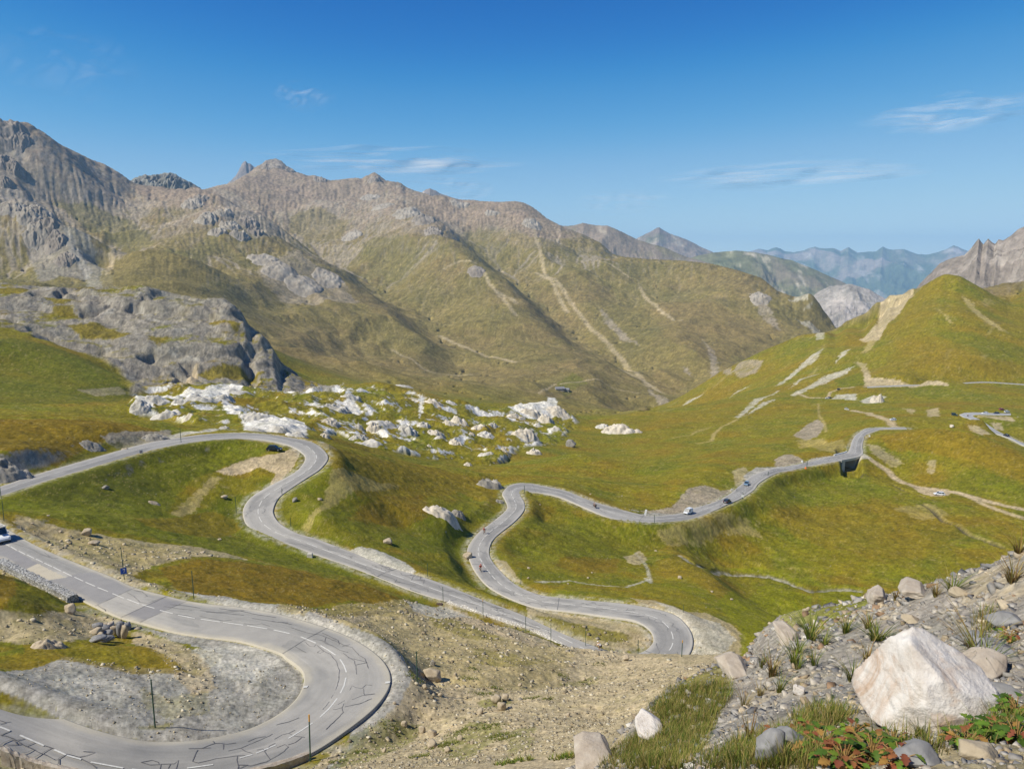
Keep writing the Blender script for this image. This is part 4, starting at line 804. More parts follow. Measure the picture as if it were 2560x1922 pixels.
QD = np.stack([ids[:-1, :-1], ids[1:, :-1], ids[1:, 1:], ids[:-1, 1:]], -1).reshape(-1, 4)
FL = LAB[:-1, :-1].ravel()
PTS = np.stack([X, Y, Z], -1).reshape(-1, 3).astype(np.float32); CF = COL.reshape(-1, 3)
for k, (nm, mt) in enumerate((('rocky_slope', M_SLOPE), ('hillside', M_HILL), ('valley_floor', M_VALLEY), ('rock_hill', M_ROCKHILL), ('gypsum_hills', M_VALLEY), ('grassy_hill', M_VALLEY), ('mountain', M_MOUNT))):
    q = QD[FL == k]
    if not len(q): continue
    u_, inv = np.unique(q, return_inverse=True)
    o = link(nm, np_mesh(nm, PTS[u_], inv.reshape(q.shape), {'soil': CF[u_]}), mt, smooth=True)
    o['kind'] = 'structure'
# ---------------------------------------------------------------- camera, sun, sky, air
sc = bpy.context.scene
cam = bpy.data.cameras.new('camera'); cam.sensor_width = 36.; cam.lens = 36.*F/2560.; cam.clip_start = .1; cam.clip_end = 200000
co = bpy.data.objects.new('camera', cam); C.objects.link(co); co.rotation_euler = (math.radians(90)-PITCH, 0, 0); sc.camera = co
SUN_EL = math.radians(48); SUN_AZ = math.atan2(-.93, -.37)       # direction towards the sun: left of the view and a little behind
sd = Vector((math.sin(SUN_AZ)*math.cos(SUN_EL), math.cos(SUN_AZ)*math.cos(SUN_EL), math.sin(SUN_EL)))
sl_ = bpy.data.lights.new('sun', 'SUN'); sl_.energy = 4.9; sl_.angle = math.radians(.53); sl_.color = (1., .94, .81)
so = bpy.data.objects.new('sun', sl_); C.objects.link(so); so.rotation_euler = sd.to_track_quat('Z', 'Y').to_euler()
w = bpy.data.worlds.new('World'); sc.world = w; w.use_nodes = True; nt = w.node_tree
bg = nt.nodes['Background']; sky = nt.nodes.new('ShaderNodeTexSky'); sky.sky_type = 'NISHITA'; sky.sun_disc = False
sky.sun_elevation = SUN_EL; sky.sun_rotation = SUN_AZ; sky.altitude = 2600; sky.air_density = 1.0; sky.dust_density = .4; sky.ozone_density = 2.5
sky.air_density = .6; sky.dust_density = 0.; sky.ozone_density = 6.
def scl(k, src):
    n = nt.nodes.new('ShaderNodeVectorMath'); n.operation = 'SCALE'; n.inputs['Scale'].default_value = k; nt.links.new(src, n.inputs[0]); return n.outputs[0]
cu = nt.nodes.new('ShaderNodeRGBCurve')          # the deep polarised blue of thin mountain air
for c, pts in enumerate((((.0, .0), (.04, .001), (.057, .004), (.083, .052), (.147, .23), (.365, .52), (1., 1.)), ((.0, .0), (.06, .035), (.115, .125), (.166, .255), (.284, .445), (.601, .72), (1., 1.)), ((.0, .0), (.1, .12), (.264, .43), (.365, .55), (.56, .66), (.883, .78), (1., .9)))):
    p = cu.mapping.curves[c].points
    while len(p) < len(pts): p.new(.5, .5)
    for a, b in zip(p, pts): a.location = b
cu.mapping.update()
nt.links.new(scl(.1, sky.outputs[0]), cu.inputs['Color']); nt.links.new(scl(10., cu.outputs[0]), bg.inputs[0]); bg.inputs[1].default_value = .1
sc.view_settings.view_transform = 'Standard'; sc.view_settings.look = 'None'; sc.view_settings.exposure = .25; sc.view_settings.gamma = 1.
sc.render.engine = 'CYCLES'
sc.cycles.max_bounces = 5; sc.cycles.volume_bounces = 1; sc.cycles.volume_step_rate = 8.

# the air: one box of thin haze round the camera and all the ground
hm = bpy.data.materials.new('thin air'); hm.use_nodes = True; hn = hm.node_tree; hn.nodes.clear()
ho = hn.nodes.new('ShaderNodeOutputMaterial'); hv = hn.nodes.new('ShaderNodeVolumePrincipled'); hn.links.new(hv.outputs[0], ho.inputs['Volume'])
hv.inputs['Color'].default_value = (.40, .68, 1., 1); hv.inputs['Density'].default_value = 4.6e-5; hv.inputs['Anisotropy'].default_value = 0.
mb = MB(); mb.box((0, 11800, -350), (34000, 27600, 2300)); hz = mb.build('haze', hm); hz['kind'] = 'stuff'
hm.cycles.homogeneous_volume = True
# ---------------------------------------------------------------- ranges beyond the valley, each its own ridge at its own distance
def crest_tab(pts, r):
    pts = np.array(pts, float); a, t = ray(pts[:, 0], pts[:, 1]); return a, -t*r
def range_(name, pts, r, depth, zbase, cols, mat, amp=.12, lam=.35, du=1.6, nr=90, jag=1.2, seed=0, strata=0., back=.7, skew=0.):
    "ridge with its crest at distance r; front slope 'depth' metres long down to zbase"
    a, z = crest_tab(pts, r); o = np.argsort(a); a, z = a[o], z[o]
    ga = np.arange(a[0], a[-1], du/F); gz = np.interp(ga, a, z)
    s = np.concatenate([np.linspace(0, 1, nr), 1+np.linspace(0, 1, nr//4+1)[1:]]); A, S_ = np.meshgrid(ga, s, indexing='ij')
    rr = np.where(S_ <= 1, r-depth*(1-S_), r+(S_-1)*depth*back)
    f = np.where(S_ <= 1, S_**1.25, 1-(S_-1)*1.2)
    x, y = rr*np.sin(A), rr*np.cos(A); L = depth*lam
    h = (gz-zbase)[:, None]; w = np.clip(4*f*(1-f), 0, 1)
    xs = x+skew*y
    wx = .3*L*fbm(x, y, L*1.6, 3, seed+1); wy = .3*L*fbm(x, y, L*1.6, 3, seed+2)
    rg = fbm(xs+wx, y*.6+wy, L, 6, seed+3, .55, True)
    zz = zbase+h*f+amp*h*(w+.06)*(rg-.25)*1.6
    zz += jag*r/F*fbm(x, y, L*.18, 4, seed+5, .6)*np.exp(-((S_-1)/.14)**2)*2
    if strata:
        q = (zz*.8+.45*x+.2*y)/strata; zz += (sstep(.6, 1, q-np.floor(q))-(q-np.floor(q)))*strata*.5*w
    n = fbm(x, y, L*.8, 5, seed+7, .62); n2 = fbm(xs*1., y*.35, L*.22, 4, seed+9, .6)
    c = np.zeros(A.shape+(3,), np.float32); c[:] = cols[0]
    for k, (lo, hi, src) in zip(cols[1:], ((-.05, .35, n), (.15, .5, n2), (.2, .55, -n))): m = sstep(lo, hi, src)[..., None]; c = c*(1-m)+np.array(k)*m
    c *= np.clip(1+.28*n2+.2*fbm(x, y, L*.08, 3, seed+13, .7), .5, 1.6)[..., None]
    n0, n1 = A.shape; ids = np.arange(n0*n1).reshape(n0, n1)
    q = np.stack([ids[:-1, :-1], ids[1:, :-1], ids[1:, 1:], ids[:-1, 1:]], -1).reshape(-1, 4)
    o = link(name, np_mesh(name, np.stack([x, y, zz], -1).reshape(-1, 3), q, {'soil': np.clip(c, .01, .8).reshape(-1, 3)}), mat, smooth=True); o['kind'] = 'structure'
    return o
M_FAR = ground_mat('far slopes', .6, .012, 25.)
M_CRAG = ground_mat('grey crag', .9, .05, 8.)
g = lambda *c: np.array(lin(*c), np.float32)
range_('mountain_range', [(1700,650),(1800,640),(1872,630),(1896,624),(1918,627),(1932,621),(1941,619),(1952,622),(1961,628),(1985,631),(2010,626),(2025,620),(2038,617),(2050,621),(2063,622),(2087,622),(2103,628),(2115,622),(2122,619),(2132,626),(2144,632),(2169,629),(2189,630),(2200,623),(2207,618),(2218,624),(2230,626),(2262,625),(2280,632),(2295,636),(2319,638),(2343,632),(2365,624),(2384,615),(2396,619),(2433,634),(2520,640),(2700,650)],
  21000, 7000, -1450, [g(92,104,78), g(150,140,128), g(176,170,164), g(66,88,62)], M_FAR, .16, .30, 1.2, 110, 1.0, 5)
range_('mountain', [(1540,640),(1570,612),(1594,596),(1615,586),(1632,578),(1642,572),(1648,570),(1656,575),(1676,585),(1692,590),(1712,598),(1733,608),(1755,620),(1778,630),(1830,660),(1900,700)],
  9500, 2600, -1100, [g(128,116,106), g(146,132,118), g(170,158,140), g(100,100,82)], M_FAR, .12, .3, 1.2, 80, 1.0, 25)
range_('hill', [(1640,690),(1700,655),(1745,640),(1782,632),(1835,628),(1888,631),(1930,640),(1980,652),(2020,668),(2060,685),(2100,702),(2128,715),(2150,735),(2200,790)],
  6800, 2200, -900, [g(112,112,84), g(132,122,104), g(176,166,146), g(92,98,72)], M_FAR, .10, .3, 1.2, 90, .6, 45)
range_('hill', [(1330,585),(1395,563),(1407,565),(1440,562),(1457,556),(1470,560),(1490,564),(1517,565),(1550,579),(1594,599),(1664,620),(1721,644),(1790,662),(1880,700)],
  5600, 1500, -600, [g(138,124,108), g(126,118,88), g(158,146,128), g(116,112,78)], M_MOUNT, .10, .3, 1.2, 80, .6, 65)
range_('rock_peak', [(545,490),(560,468),(578,452),(590,440),(598,426),(604,412),(610,404),(614,402),(620,409),(626,410),(634,418),(648,420),(668,430)],
  7200, 900, 100, [g(122,114,112), g(140,132,128), g(160,152,146), g(104,98,96)], M_CRAG, .14, .3, 1., 70, 1.6, 85)
range_('rock_peak', [(1040,500),(1054,482),(1062,476),(1075,472),(1086,476),(1096,482),(1112,488),(1142,499),(1170,512)], 6300, 700, 50, [g(132,122,114), g(146,136,126), g(156,146,136), g(120,112,104)], M_CRAG, .1, .3, 1., 50, 1., 95)
range_('crag', [(312,462),(325,452),(335,446),(350,441),(362,437),(372,440),(380,438),(400,436),(412,432),(428,433),(440,436),(450,443),(460,448),(470,454),(480,458),(500,470),(514,482)], 3680, 260, 230, [g(118,116,108), g(146,144,136), g(168,166,156), g(92,92,86)], M_CRAG, .22, .22, 1., 70, 1.4, 105)
range_('scree_cone', [(1985,775),(2005,756),(2030,742),(2045,730),(2060,722),(2075,716),(2095,713),(2105,714),(2118,711),(2130,712),(2150,717),(2175,725),(2195,738),(2215,748),(2240,762),(2280,790)],
  3500, 1150, -560, [g(162,156,150), g(150,144,138), g(176,168,160), g(140,134,128)], M_CRAG, .10, .22, 1., 110, .8, 125)
range_('rock_mountain', [(2100,830),(2150,797),(2200,772),(2230,757),(2250,746),(2270,738),(2290,722),(2310,700),(2330,680),(2350,660),(2370,650),(2390,644),(2410,640),(2428,622),(2440,606),(2447,598),(2452,605),(2458,612),(2470,598),(2480,607),(2488,612),(2496,601),(2508,603),(2515,598),(2530,588),(2545,575),(2560,568),(2600,545),(2700,500),(2900,440)],
  2500, 620, -240, [g(136,126,116), g(150,140,130), g(162,153,143), g(118,109,100)], M_CRAG, .16, .28, 1., 160, 1.4, 145, strata=14., skew=.6)
# ---------------------------------------------------------------- carriageways, markings, sealed cracks
def px_of(p):
    p = np.atleast_2d(p); f = p[:, 1]*CP-p[:, 2]*SP; d = -p[:, 1]*SP-p[:, 2]*CP
    return CX+F*p[:, 0]/f, CY+F*d/f
for R in roads.values(): R.pu, R.pv = px_of(R.c)
def on_road(key, u, v, dz=0.):
    "point of the road surface seen at photo pixel (u, v)"
    R = roads[key]; z = None
    L, RR = R.L, R.R; lu, lv = px_of(L); ru, rv = px_of(RR)
    mu, mv = (lu+ru)/2, (lv+rv)/2
    ex, ey = ru-lu, rv-lv; k = np.clip(((u-lu)*ex+(v-lv)*ey)/(ex*ex+ey*ey+1e-9), 0, 1)
    i = int(np.argmin((u-lu-k*ex)**2+(v-lv-k*ey)**2)); c = (ex*(v-lv)-ey*(u-lu))/np.hypot(ex, ey)
    z = R.c[i, 2]
    for j in (i-1, i+1):
        if 0 <= j < len(c) and c[j]*c[i] < 0: z = R.c[i, 2]+(R.c[j, 2]-R.c[i, 2])*abs(c[i])/(abs(c[i])+abs(c[j])); break
    return P3(u, v, z+dz)
def strip_mesh(mb, pts, w, m=0, dz=.012, jitter=0.):
    pts = np.array(pts); n = len(pts)
    t = np.gradient(pts, axis=0) if n > 2 else np.repeat((pts[1:]-pts[:1]), 2, 0)
    nrm = np.stack([-t[:, 1], t[:, 0]], 1); nrm /= np.linalg.norm(nrm, axis=1)[:, None]+1e-9
    ww = w*(1+jitter*(np.random.rand(n)-.5))
    a = pts.copy(); b = pts.copy(); a[:, :2] += nrm*ww[:, None]/2; b[:, :2] -= nrm*ww[:, None]/2; a[:, 2] += dz; b[:, 2] += dz
    mb.grid([a, b], m)
def road_mat():
    m, nt, b = nmat('asphalt')
    at = nt.nodes.new('ShaderNodeAttribute'); at.attribute_name = 'soil'
    n1 = noise_node(nt, 26., 6, .7); r1 = ramp(nt, n1.outputs['Fac'], [(.3, (.8,)*3), (.7, (1.2,)*3)])
    n2 = noise_node(nt, .8, 5, .6); r2 = ramp(nt, n2.outputs['Fac'], [(.3, (.93, .93, .93)), (.7, (1.07, 1.065, 1.05))])
    last = at.outputs['Color']
    for r in (r1, r2):
        mx = nt.nodes.new('ShaderNodeMix'); mx.data_type = 'RGBA'; mx.blend_type = 'MULTIPLY'; mx.inputs[0].default_value = 1.
        nt.links.new(last, mx.inputs[6]); nt.links.new(r.outputs[0], mx.inputs[7]); last = mx.outputs[2]
    nt.links.new(last, b.inputs['Base Color']); b.inputs['Roughness'].default_value = .9; b.inputs['Specular IOR Level'].default_value = .25
    bp = nt.nodes.new('ShaderNodeBump'); bp.inputs['Strength'].default_value = .4; bp.inputs['Distance'].default_value = .012
    nt.links.new(n1.outputs['Fac'], bp.inputs['Height']); nt.links.new(bp.outputs[0], b.inputs['Normal'])
    return m
M_ROAD = road_mat(); M_MARK = simple('road paint', lin(202, 200, 192), .7, var=.2, scale=9.); M_SEAL = simple('bitumen crack seal', lin(98, 96, 95), .6, var=.15, scale=12.); M_SEAL2 = simple('old crack seal', lin(104, 104, 104), .7, var=.15, scale=12.)
def inpoly(x, y, P):
    ins = np.zeros(x.shape, bool)
    for k in range(len(P)):
        (ax, ay), (bx, by) = P[k-1], P[k]; c = (ay > y) != (by > y)
        ins ^= c & (x < (bx-ax)*(y-ay)/(by-ay+1e-12)+ax)
    return ins
PATCH_A = [((131, 129, 128), [(301,1543),(418,1489),(468,1501),(348,1555)]), ((138, 136, 134), [(112,1450),(150,1440),(165,1444),(195,1434),(250,1428),(337,1468),(290,1491),(236,1515),(195,1502),(130,1470)]),
  ((176, 168, 150), [(58,1426),(95,1409),(165,1444),(112,1451)]), ((134, 132, 131), [(-20,1350),(8,1359),(95,1409),(58,1426),(-20,1390)]), ((150, 147, 141), [(480,1548),(620,1565),(740,1590),(690,1625),(600,1600),(520,1590)])]
def road(key, name, across, step, base, dark, edge, sd=0):
    R = roads[key]; s = R.len
    rr = np.hypot(R.c[:, 0], R.c[:, 1]); ds = step*np.maximum(.25, rr/60.); ss = [0.]
    while ss[-1] < s[-1]: ss.append(ss[-1]+np.interp(ss[-1], s, ds))
    ss = np.array(ss[:-1]); I = lambda A: np.stack([np.interp(ss, s, A[:, k]) for k in range(3)], 1)
    L, RR = I(R.L), I(R.R); k = np.linspace(0, 1, across)
    ragL = 1+.02*pn(ss*.7, ss*0, 3); ragR = 1+.02*pn(ss*.7, ss*0+9, 5)
    V = L[:, None, :]*(1-k)[None, :, None]+RR[:, None, :]*k[None, :, None]; V[:, :, 2] += .05*(1-(2*k-1)**2)[None, :]
    x = (2*k-1)[None, :]*np.ones((len(ss), 1)); S_ = ss[:, None]*np.ones((1, across)); w = np.interp(ss, s, R.w)[:, None]
    c = np.zeros(V.shape, np.float32); B_, D_, E_ = (np.array(lin(*q), np.float32) for q in (base, dark, edge))
    c[:] = B_
    n = fbm(S_*.05, x*.5+sd, 1., 4, sd+3); tr = np.exp(-((np.abs(x)-.45)/.22)**2)
    m = np.clip(tr*.35+.75*sstep(-.05, .12, n+.18*np.where(x > 0, 1, -1)*(pn(S_*.012, S_*0, sd+8)*2)), 0, 1)[..., None]; c = c*(1-m)+D_*m
    st_ = fbm(S_*.03, x*9+sd, 1., 4, sd+21, .6); c *= (1+.16*st_+.10*fbm(S_*.5, x*w*.9, 1., 4, sd+23, .6))[..., None]
    if key == 'A':
        for col, P in PATCH_A:
            Q = np.array([on_road('A', *p)[:2] for p in P]); m = inpoly(V[:, :, 0]+.12*pn(V[:, :, 0]*2, V[:, :, 1]*2, 4), V[:, :, 1]+.12*pn(V[:, :, 0]*2, V[:, :, 1]*2, 6), Q); c[m] = lin(*col)
    m = (sstep(.70, 1., np.abs(x)+.18*fbm(S_*.25, x*2, 1., 3, sd+5))*.9)[..., None]; c = c*(1-m)+E_*m
    # skirts so that the slab meets the ground
    V = np.concatenate([V[:, :1]-np.array([0, 0, .45]), V, V[:, -1:]-np.array([0, 0, .45])], 1); c = np.concatenate([c[:, :1], c, c[:, -1:]], 1)
    n0, n1 = V.shape[:2]; ids = np.arange(n0*n1).reshape(n0, n1)
    q = np.stack([ids[:-1, :-1], ids[:-1, 1:], ids[1:, 1:], ids[1:, :-1]], -1).reshape(-1, 4)
    o = link(name, np_mesh(name, V.reshape(-1, 3), q, {'soil': c.reshape(-1, 3)}), M_ROAD, smooth=False); o['kind'] = 'structure'
    return o
RA = road('A', 'road', 61, .10, (164, 160, 152), (141, 139, 134), (176, 169, 152), 1)
RB = road('B', 'road', 33, .30, (160, 157, 151), (138, 136, 132), (174, 169, 159), 2)
RC = road('C', 'road', 15, .5, (158, 158, 158), (144, 144, 146), (176, 174, 166), 3)
RDD = road('D', 'road', 9, .6, (156, 156, 154), (146, 146, 146), (176, 172, 160), 4)
SURF = .066
def A3(pts): return [on_road('A', *p, dz=SURF) for p in pts]
def dense(P, d=.25, wob=.0):
    P = [np.array(p) for p in P]; o = [P[0]]
    for a, b in zip(P[:-1], P[1:]):
        n = max(1, int(np.linalg.norm(b-a)/d))
        for k in range(1, n+1):
            q = a+(b-a)*k/n
            if k < n: q = q+np.array([random.uniform(-wob, wob), random.uniform(-wob, wob), 0])
            o.append(q)
    return o
CR = [[(0,1762),(8,1760),(13,1767),(25,1772),(37,1778)],[(0,1800),(15,1805),(27,1803)],[(0,1809),(15,1806)],[(0,1836),(27,1826)],[(0,1837),(14,1838),(35,1846),(48,1854),(60,1862),(82,1871),(95,1879),(103,1882),(115,1886),(135,1897),(145,1896),(165,1884)],
 [(0,1862),(9,1855),(28,1848),(42,1849),(61,1845)],[(0,1862),(20,1860),(52,1858),(60,1862)],[(37,1851),(43,1860),(55,1858)],[(0,1864),(25,1874),(45,1883),(70,1879),(86,1871)],[(64,1863),(87,1855)],[(72,1898),(103,1883),(130,1868)],
 [(110,1862),(131,1869),(164,1883),(197,1891),(220,1904),(240,1918)],[(197,1891),(218,1887),(237,1879),(207,1877)],[(147,1896),(146,1908),(139,1919)],
 [(532,1851),(536,1857),(552,1857),(568,1859),(590,1856)],[(558,1859),(558,1872)],[(471,1870),(505,1869),(527,1868)],[(505,1869),(536,1857)],[(494,1873),(486,1890),(481,1902),(495,1906),(540,1895),(580,1890),(594,1888),(613,1888)],[(594,1888),(592,1898),(596,1915),(594,1921)],
 [(570,1876),(602,1869),(631,1857),(663,1843),(681,1834)],[(602,1869),(613,1877),(631,1882)],[(620,1853),(640,1844),(664,1840)],[(690,1811),(720,1804),(748,1793)],[(686,1847),(705,1836),(722,1832),(738,1824)],[(722,1832),(735,1839),(762,1842)],[(755,1842),(738,1855),(720,1861)],
 [(692,1868),(712,1860),(721,1866),(710,1877),(685,1892),(665,1903),(626,1913),(600,1911)],[(642,1874),(657,1871),(663,1880),(675,1897)],[(663,1876),(675,1863),(688,1857)],[(594,1911),(620,1911),(595,1921)],[(400,1909),(436,1908),(446,1899),(440,1921)],[(402,1910),(400,1921)],[(426,1909),(420,1920)],
 [(352,1904),(365,1902),(380,1899),(395,1904),(398,1910),(375,1911),(352,1904)],[(761,1603),(775,1615),(785,1616),(790,1610),(810,1627),(825,1634),(842,1655),(849,1675),(847,1700),(840,1722),(832,1738),(822,1755),(807,1773)],[(706,1633),(760,1600),(816,1569)],[(738,1616),(765,1631)],[(793,1631),(800,1625),(810,1628),(800,1632),(793,1631)],
 [(727,1568),(745,1574),(770,1582),(795,1585),(815,1592),(842,1603),(862,1613),(880,1617),(897,1637),(912,1645),(918,1660),(921,1670)],[(805,1581),(825,1590),(845,1600),(848,1610)],[(782,1597),(805,1600),(815,1608),(830,1613),(850,1625),(870,1630)],[(815,1592),(812,1602),(820,1608)],[(855,1615),(875,1610)],[(858,1632),(868,1640),(885,1650),(890,1668),(892,1685)],[(870,1643),(900,1650),(918,1655)],[(888,1662),(915,1656)],
 [(500,1525),(540,1530),(580,1528),(600,1526),(640,1535),(690,1542)],[(515,1529),(570,1533),(610,1537)],[(500,1540),(560,1551),(580,1549)],[(610,1558),(640,1561),(655,1558),(675,1565)],[(630,1545),(680,1552),(730,1560)],[(680,1553),(720,1556)],[(548,1520),(580,1525),(610,1525)],
 [(874,1725),(880,1713),(890,1718),(905,1720),(915,1711),(930,1712)],[(908,1720),(911,1736),(937,1733)],[(880,1748),(905,1738),(937,1733)],[(845,1760),(862,1750),(855,1768),(838,1773),(833,1772)],[(862,1766),(900,1758),(930,1745)],[(855,1768),(858,1780),(838,1800),(815,1822)],
 [(318,1480),(335,1490),(342,1497),(350,1505),(370,1507),(395,1497),(415,1490)],[(335,1475),(355,1478),(368,1490),(360,1492)],[(243,1511),(255,1520),(262,1522),(263,1527)],[(25,1355),(60,1366),(85,1375),(100,1385),(125,1392)],[(110,1380),(130,1395),(145,1394)],[(301,1543),(360,1516),(418,1489)],[(348,1555),(410,1527),(468,1501)],[(237,1514),(290,1490),(337,1468)],
 [(410,1515),(440,1520),(480,1524)],[(425,1510),(470,1514),(500,1519)],[(440,1535),(470,1538),(490,1546)]]
mb = MB()
for P in CR: strip_mesh(mb, dense(A3(P), .3, .025), .046, 0, .006, .6)
mb.build('crack_seal', M_SEAL, RA)
DA = [(-22,1342,-4,1350),(8,1357,24,1365),(27,1366,42,1375),(47,1377,63,1385),(67,1386,85,1395),(90,1397,107,1405),(111,1407,130,1416),(133,1417,153,1427),(158,1429,180,1440),(186,1442,208,1452),(214,1455,238,1465),(244,1468,270,1478),(281,1483,310,1495),(318,1497,348,1509),(354,1511,386,1520),(400,1525,432,1533),(445,1537,487,1545),(502,1547,550,1554),(558,1555,608,1562),(618,1563,668,1571),(684,1574,724,1583),(752,1591,790,1607),(801,1613,820,1624,839,1637),(850,1647,860,1663,866,1680),(865,1693,860,1713,851,1732),(843,1745,823,1770,800,1792),(782,1806,752,1826,721,1845),(690,1861,660,1874,640,1882),(631,1885,599,1894),(533,1910,500,1915,468,1919),(0,1816,25,1826),(50,1837,110,1863),(135,1873,165,1886),(167,1887,203,1897),(227,1904,308,1919),(330,1922,400,1930)]
mb = MB()
for d in DA:
    P = [(d[i], d[i+1]) for i in range(0, len(d), 2)]; strip_mesh(mb, dense(A3(P), .4), .105, 0, .011)
for q in ([(757,1719),(768,1718),(771,1713),(760,1714)], [(962,1708),(974,1707),(976,1702),(964,1703)]): mb.poly([p+np.array([0, 0, .012]) for p in A3(q)])
for u, v in ((7,1752),(14,1750),(19,1762),(33,1764),(37,1771),(47,1772),(52,1770)): strip_mesh(mb, A3([(u, v), (u+4, v-4)]), .06, 0, .011)
mb.build('lane_marking', M_MARK, RA)
def along(R, s0, s1, off=0., d=.4):
    n = max(2, int((s1-s0)/d)); q = np.linspace(s0, s1, n); f = .5+off
    P = R.L*(1-f)+R.R*f; return np.stack([np.interp(q, R.len, P[:, k]) for k in range(3)], 1)+np.array([0, 0, SURF])
def dashes(key, parent, s0, s1, dash, gap, w, solid=()):
    R = roads[key]; mb = MB(); s = s0
    while s < s1:
        strip_mesh(mb, along(R, s, min(s+dash, s1)), w, 0, .012); s += dash+gap
    for a, b, off in solid: strip_mesh(mb, along(R, a, b, off), w*.8, 0, .012)
    return mb.build('lane_marking', M_MARK, parent)
LB = roads['B'].len
dashes('B', RB, 5, LB[-1]-4, 3., 1.5, .16); dashes('C', RC, 4, roads['C'].len[-1]-30, 3., 3., .16)
def walk(R, s, x, n, ds, dx, bias):
    o = []
    for k in range(n):
        o.append((s, x)); s += random.uniform(.2, 1.)*ds*bias; x = max(-.46, min(.46, x+random.uniform(-dx, dx)))
    return o
mb = MB(); R = roads['B']
for i in range(150):
    s = random.choice([random.uniform(60, 470), random.uniform(180, 330), random.uniform(500, 640)]); W = np.interp(s, LB, R.w)
    P = walk(R, s, random.uniform(-.42, .42), random.randint(4, 9), random.uniform(.5, 1.6), random.uniform(.4, .9)/W, random.choice((-1, 1)))
    q = [along(R, a, a+.01, x, 1.)[0] for a, x in P]
    strip_mesh(mb, dense(q, .4, .05), .085 if s < 330 else .12, 0, .006, .5)
for s in (205, 262, 300, 335, 372, 402, 428, 470): strip_mesh(mb, np.array([along(R, s+.6*k, s+.6*k+.01, -.48+.24*k, 1.)[0] for k in range(5)]), .1, 0, .006)
for off in (-.02, .05, .3): strip_mesh(mb, along(R, 520, 700, off, 1.), .10, 0, .006)
mb.build('crack_seal', M_SEAL2, RB)
# ---------------------------------------------------------------- rocks, outcrops, walls
def stone_mat(name, cols, scale, bump, rough=.9, stain=None):
    m, nt, b = nmat(name)
    n = noise_node(nt, scale, 8, .62, dist=.4); r = ramp(nt, n.outputs['Fac'], [(.28, cols[0]), (.5, cols[1]), (.72, cols[2])])
    last = r.outputs[0]
    if stain is not None:
        n2 = noise_node(nt, scale*.55, 6, .65, dist=1.2); r2 = ramp(nt, n2.outputs['Fac'], [(.50, (0, 0, 0)), (.68, (1, 1, 1))])
        mx = nt.nodes.new('ShaderNodeMix'); mx.data_type = 'RGBA'; nt.links.new(r2.outputs[0], mx.inputs[0]); nt.links.new(last, mx.inputs[6]); mx.inputs[7].default_value = tuple(stain)+(1,); last = mx.outputs[2]
    nt.links.new(last, b.inputs['Base Color']); b.inputs['Roughness'].default_value = rough; b.inputs['Specular IOR Level'].default_value = .2
    bp = nt.nodes.new('ShaderNodeBump'); bp.inputs['Strength'].default_value = .8; bp.inputs['Distance'].default_value = bump
    n3 = noise_node(nt, scale*2.2, 9, .7); nt.links.new(n3.outputs['Fac'], bp.inputs['Height']); nt.links.new(bp.outputs[0], b.inputs['Normal'])
    return m
M_BOULDER = stone_mat('white quartzite', [lin(176,164,150), lin(206,199,190), lin(220,216,210)], 5., .03, .85, lin(176,148,122))
M_GYP = stone_mat('white gypsum', [lin(138,132,118), lin(184,179,168), lin(210,206,198)], .22, .35)
M_GYPW = stone_mat('cream gypsum', [lin(148,138,118), lin(194,184,166), lin(216,208,194)], .22, .35)
M_GREY = stone_mat('grey rock', [lin(104,100,92), lin(140,135,125), lin(172,167,156)], .3, .3)
M_TANR = stone_mat('tan rock', [lin(140,126,104), lin(172,158,134), lin(196,184,162)], 1.2, .05)
M_SLATE = stone_mat('slate', [lin(104,103,102), lin(130,129,127), lin(158,156,152)], 9., .006)
M_PINK = stone_mat('pinkish slab', [lin(146,132,116), lin(172,160,144), lin(190,182,168)], 4., .02)
_ico = {}
def ico(n):
    if n not in _ico:
        bm = bmesh.new(); bmesh.ops.create_icosphere(bm, subdivisions=n, radius=1.)
        _ico[n] = (np.array([v.co[:] for v in bm.verts]), np.array([[v.index for v in f.verts] for f in bm.faces])); bm.free()
    return _ico[n]
def rock_shape(dim, seed, sub=4, cuts=14, rough=.06, planes=None):
    "faceted, weathered block of size dim, centred on the origin"
    d, f = ico(sub); rs = np.random.RandomState(seed)
    if planes is None:
        nn = rs.randn(cuts, 3); nn /= np.linalg.norm(nn, axis=1)[:, None]; hh = rs.uniform(.62, .98, cuts)
        nn = np.vstack([nn, np.eye(3), -np.eye(3)]); hh = np.concatenate([hh, rs.uniform(.8, 1, 6)])
    else: nn, hh = planes
    q = d @ nn.T; r = np.min(np.where(q > .02, hh/np.maximum(q, .02), 9), axis=1); r = np.minimum(r, 1.35)
    p = d*r[:, None]
    n1 = fbm(p[:, 0]*2.1+p[:, 2]*1.7+seed, p[:, 1]*2.1-p[:, 2]*1.3, 1., 5, seed % 50, .6)+fbm(p[:, 2]*2.3+seed, p[:, 0]*1.1+p[:, 1]*1.9, 1., 5, seed % 50+5, .6)
    p = p*(1+rough*n1)[:, None]
    if planes is None:
        lo, hi = p.min(0), p.max(0); p = (p-(lo+hi)/2)/(hi-lo)*np.array(dim)
    return p, f
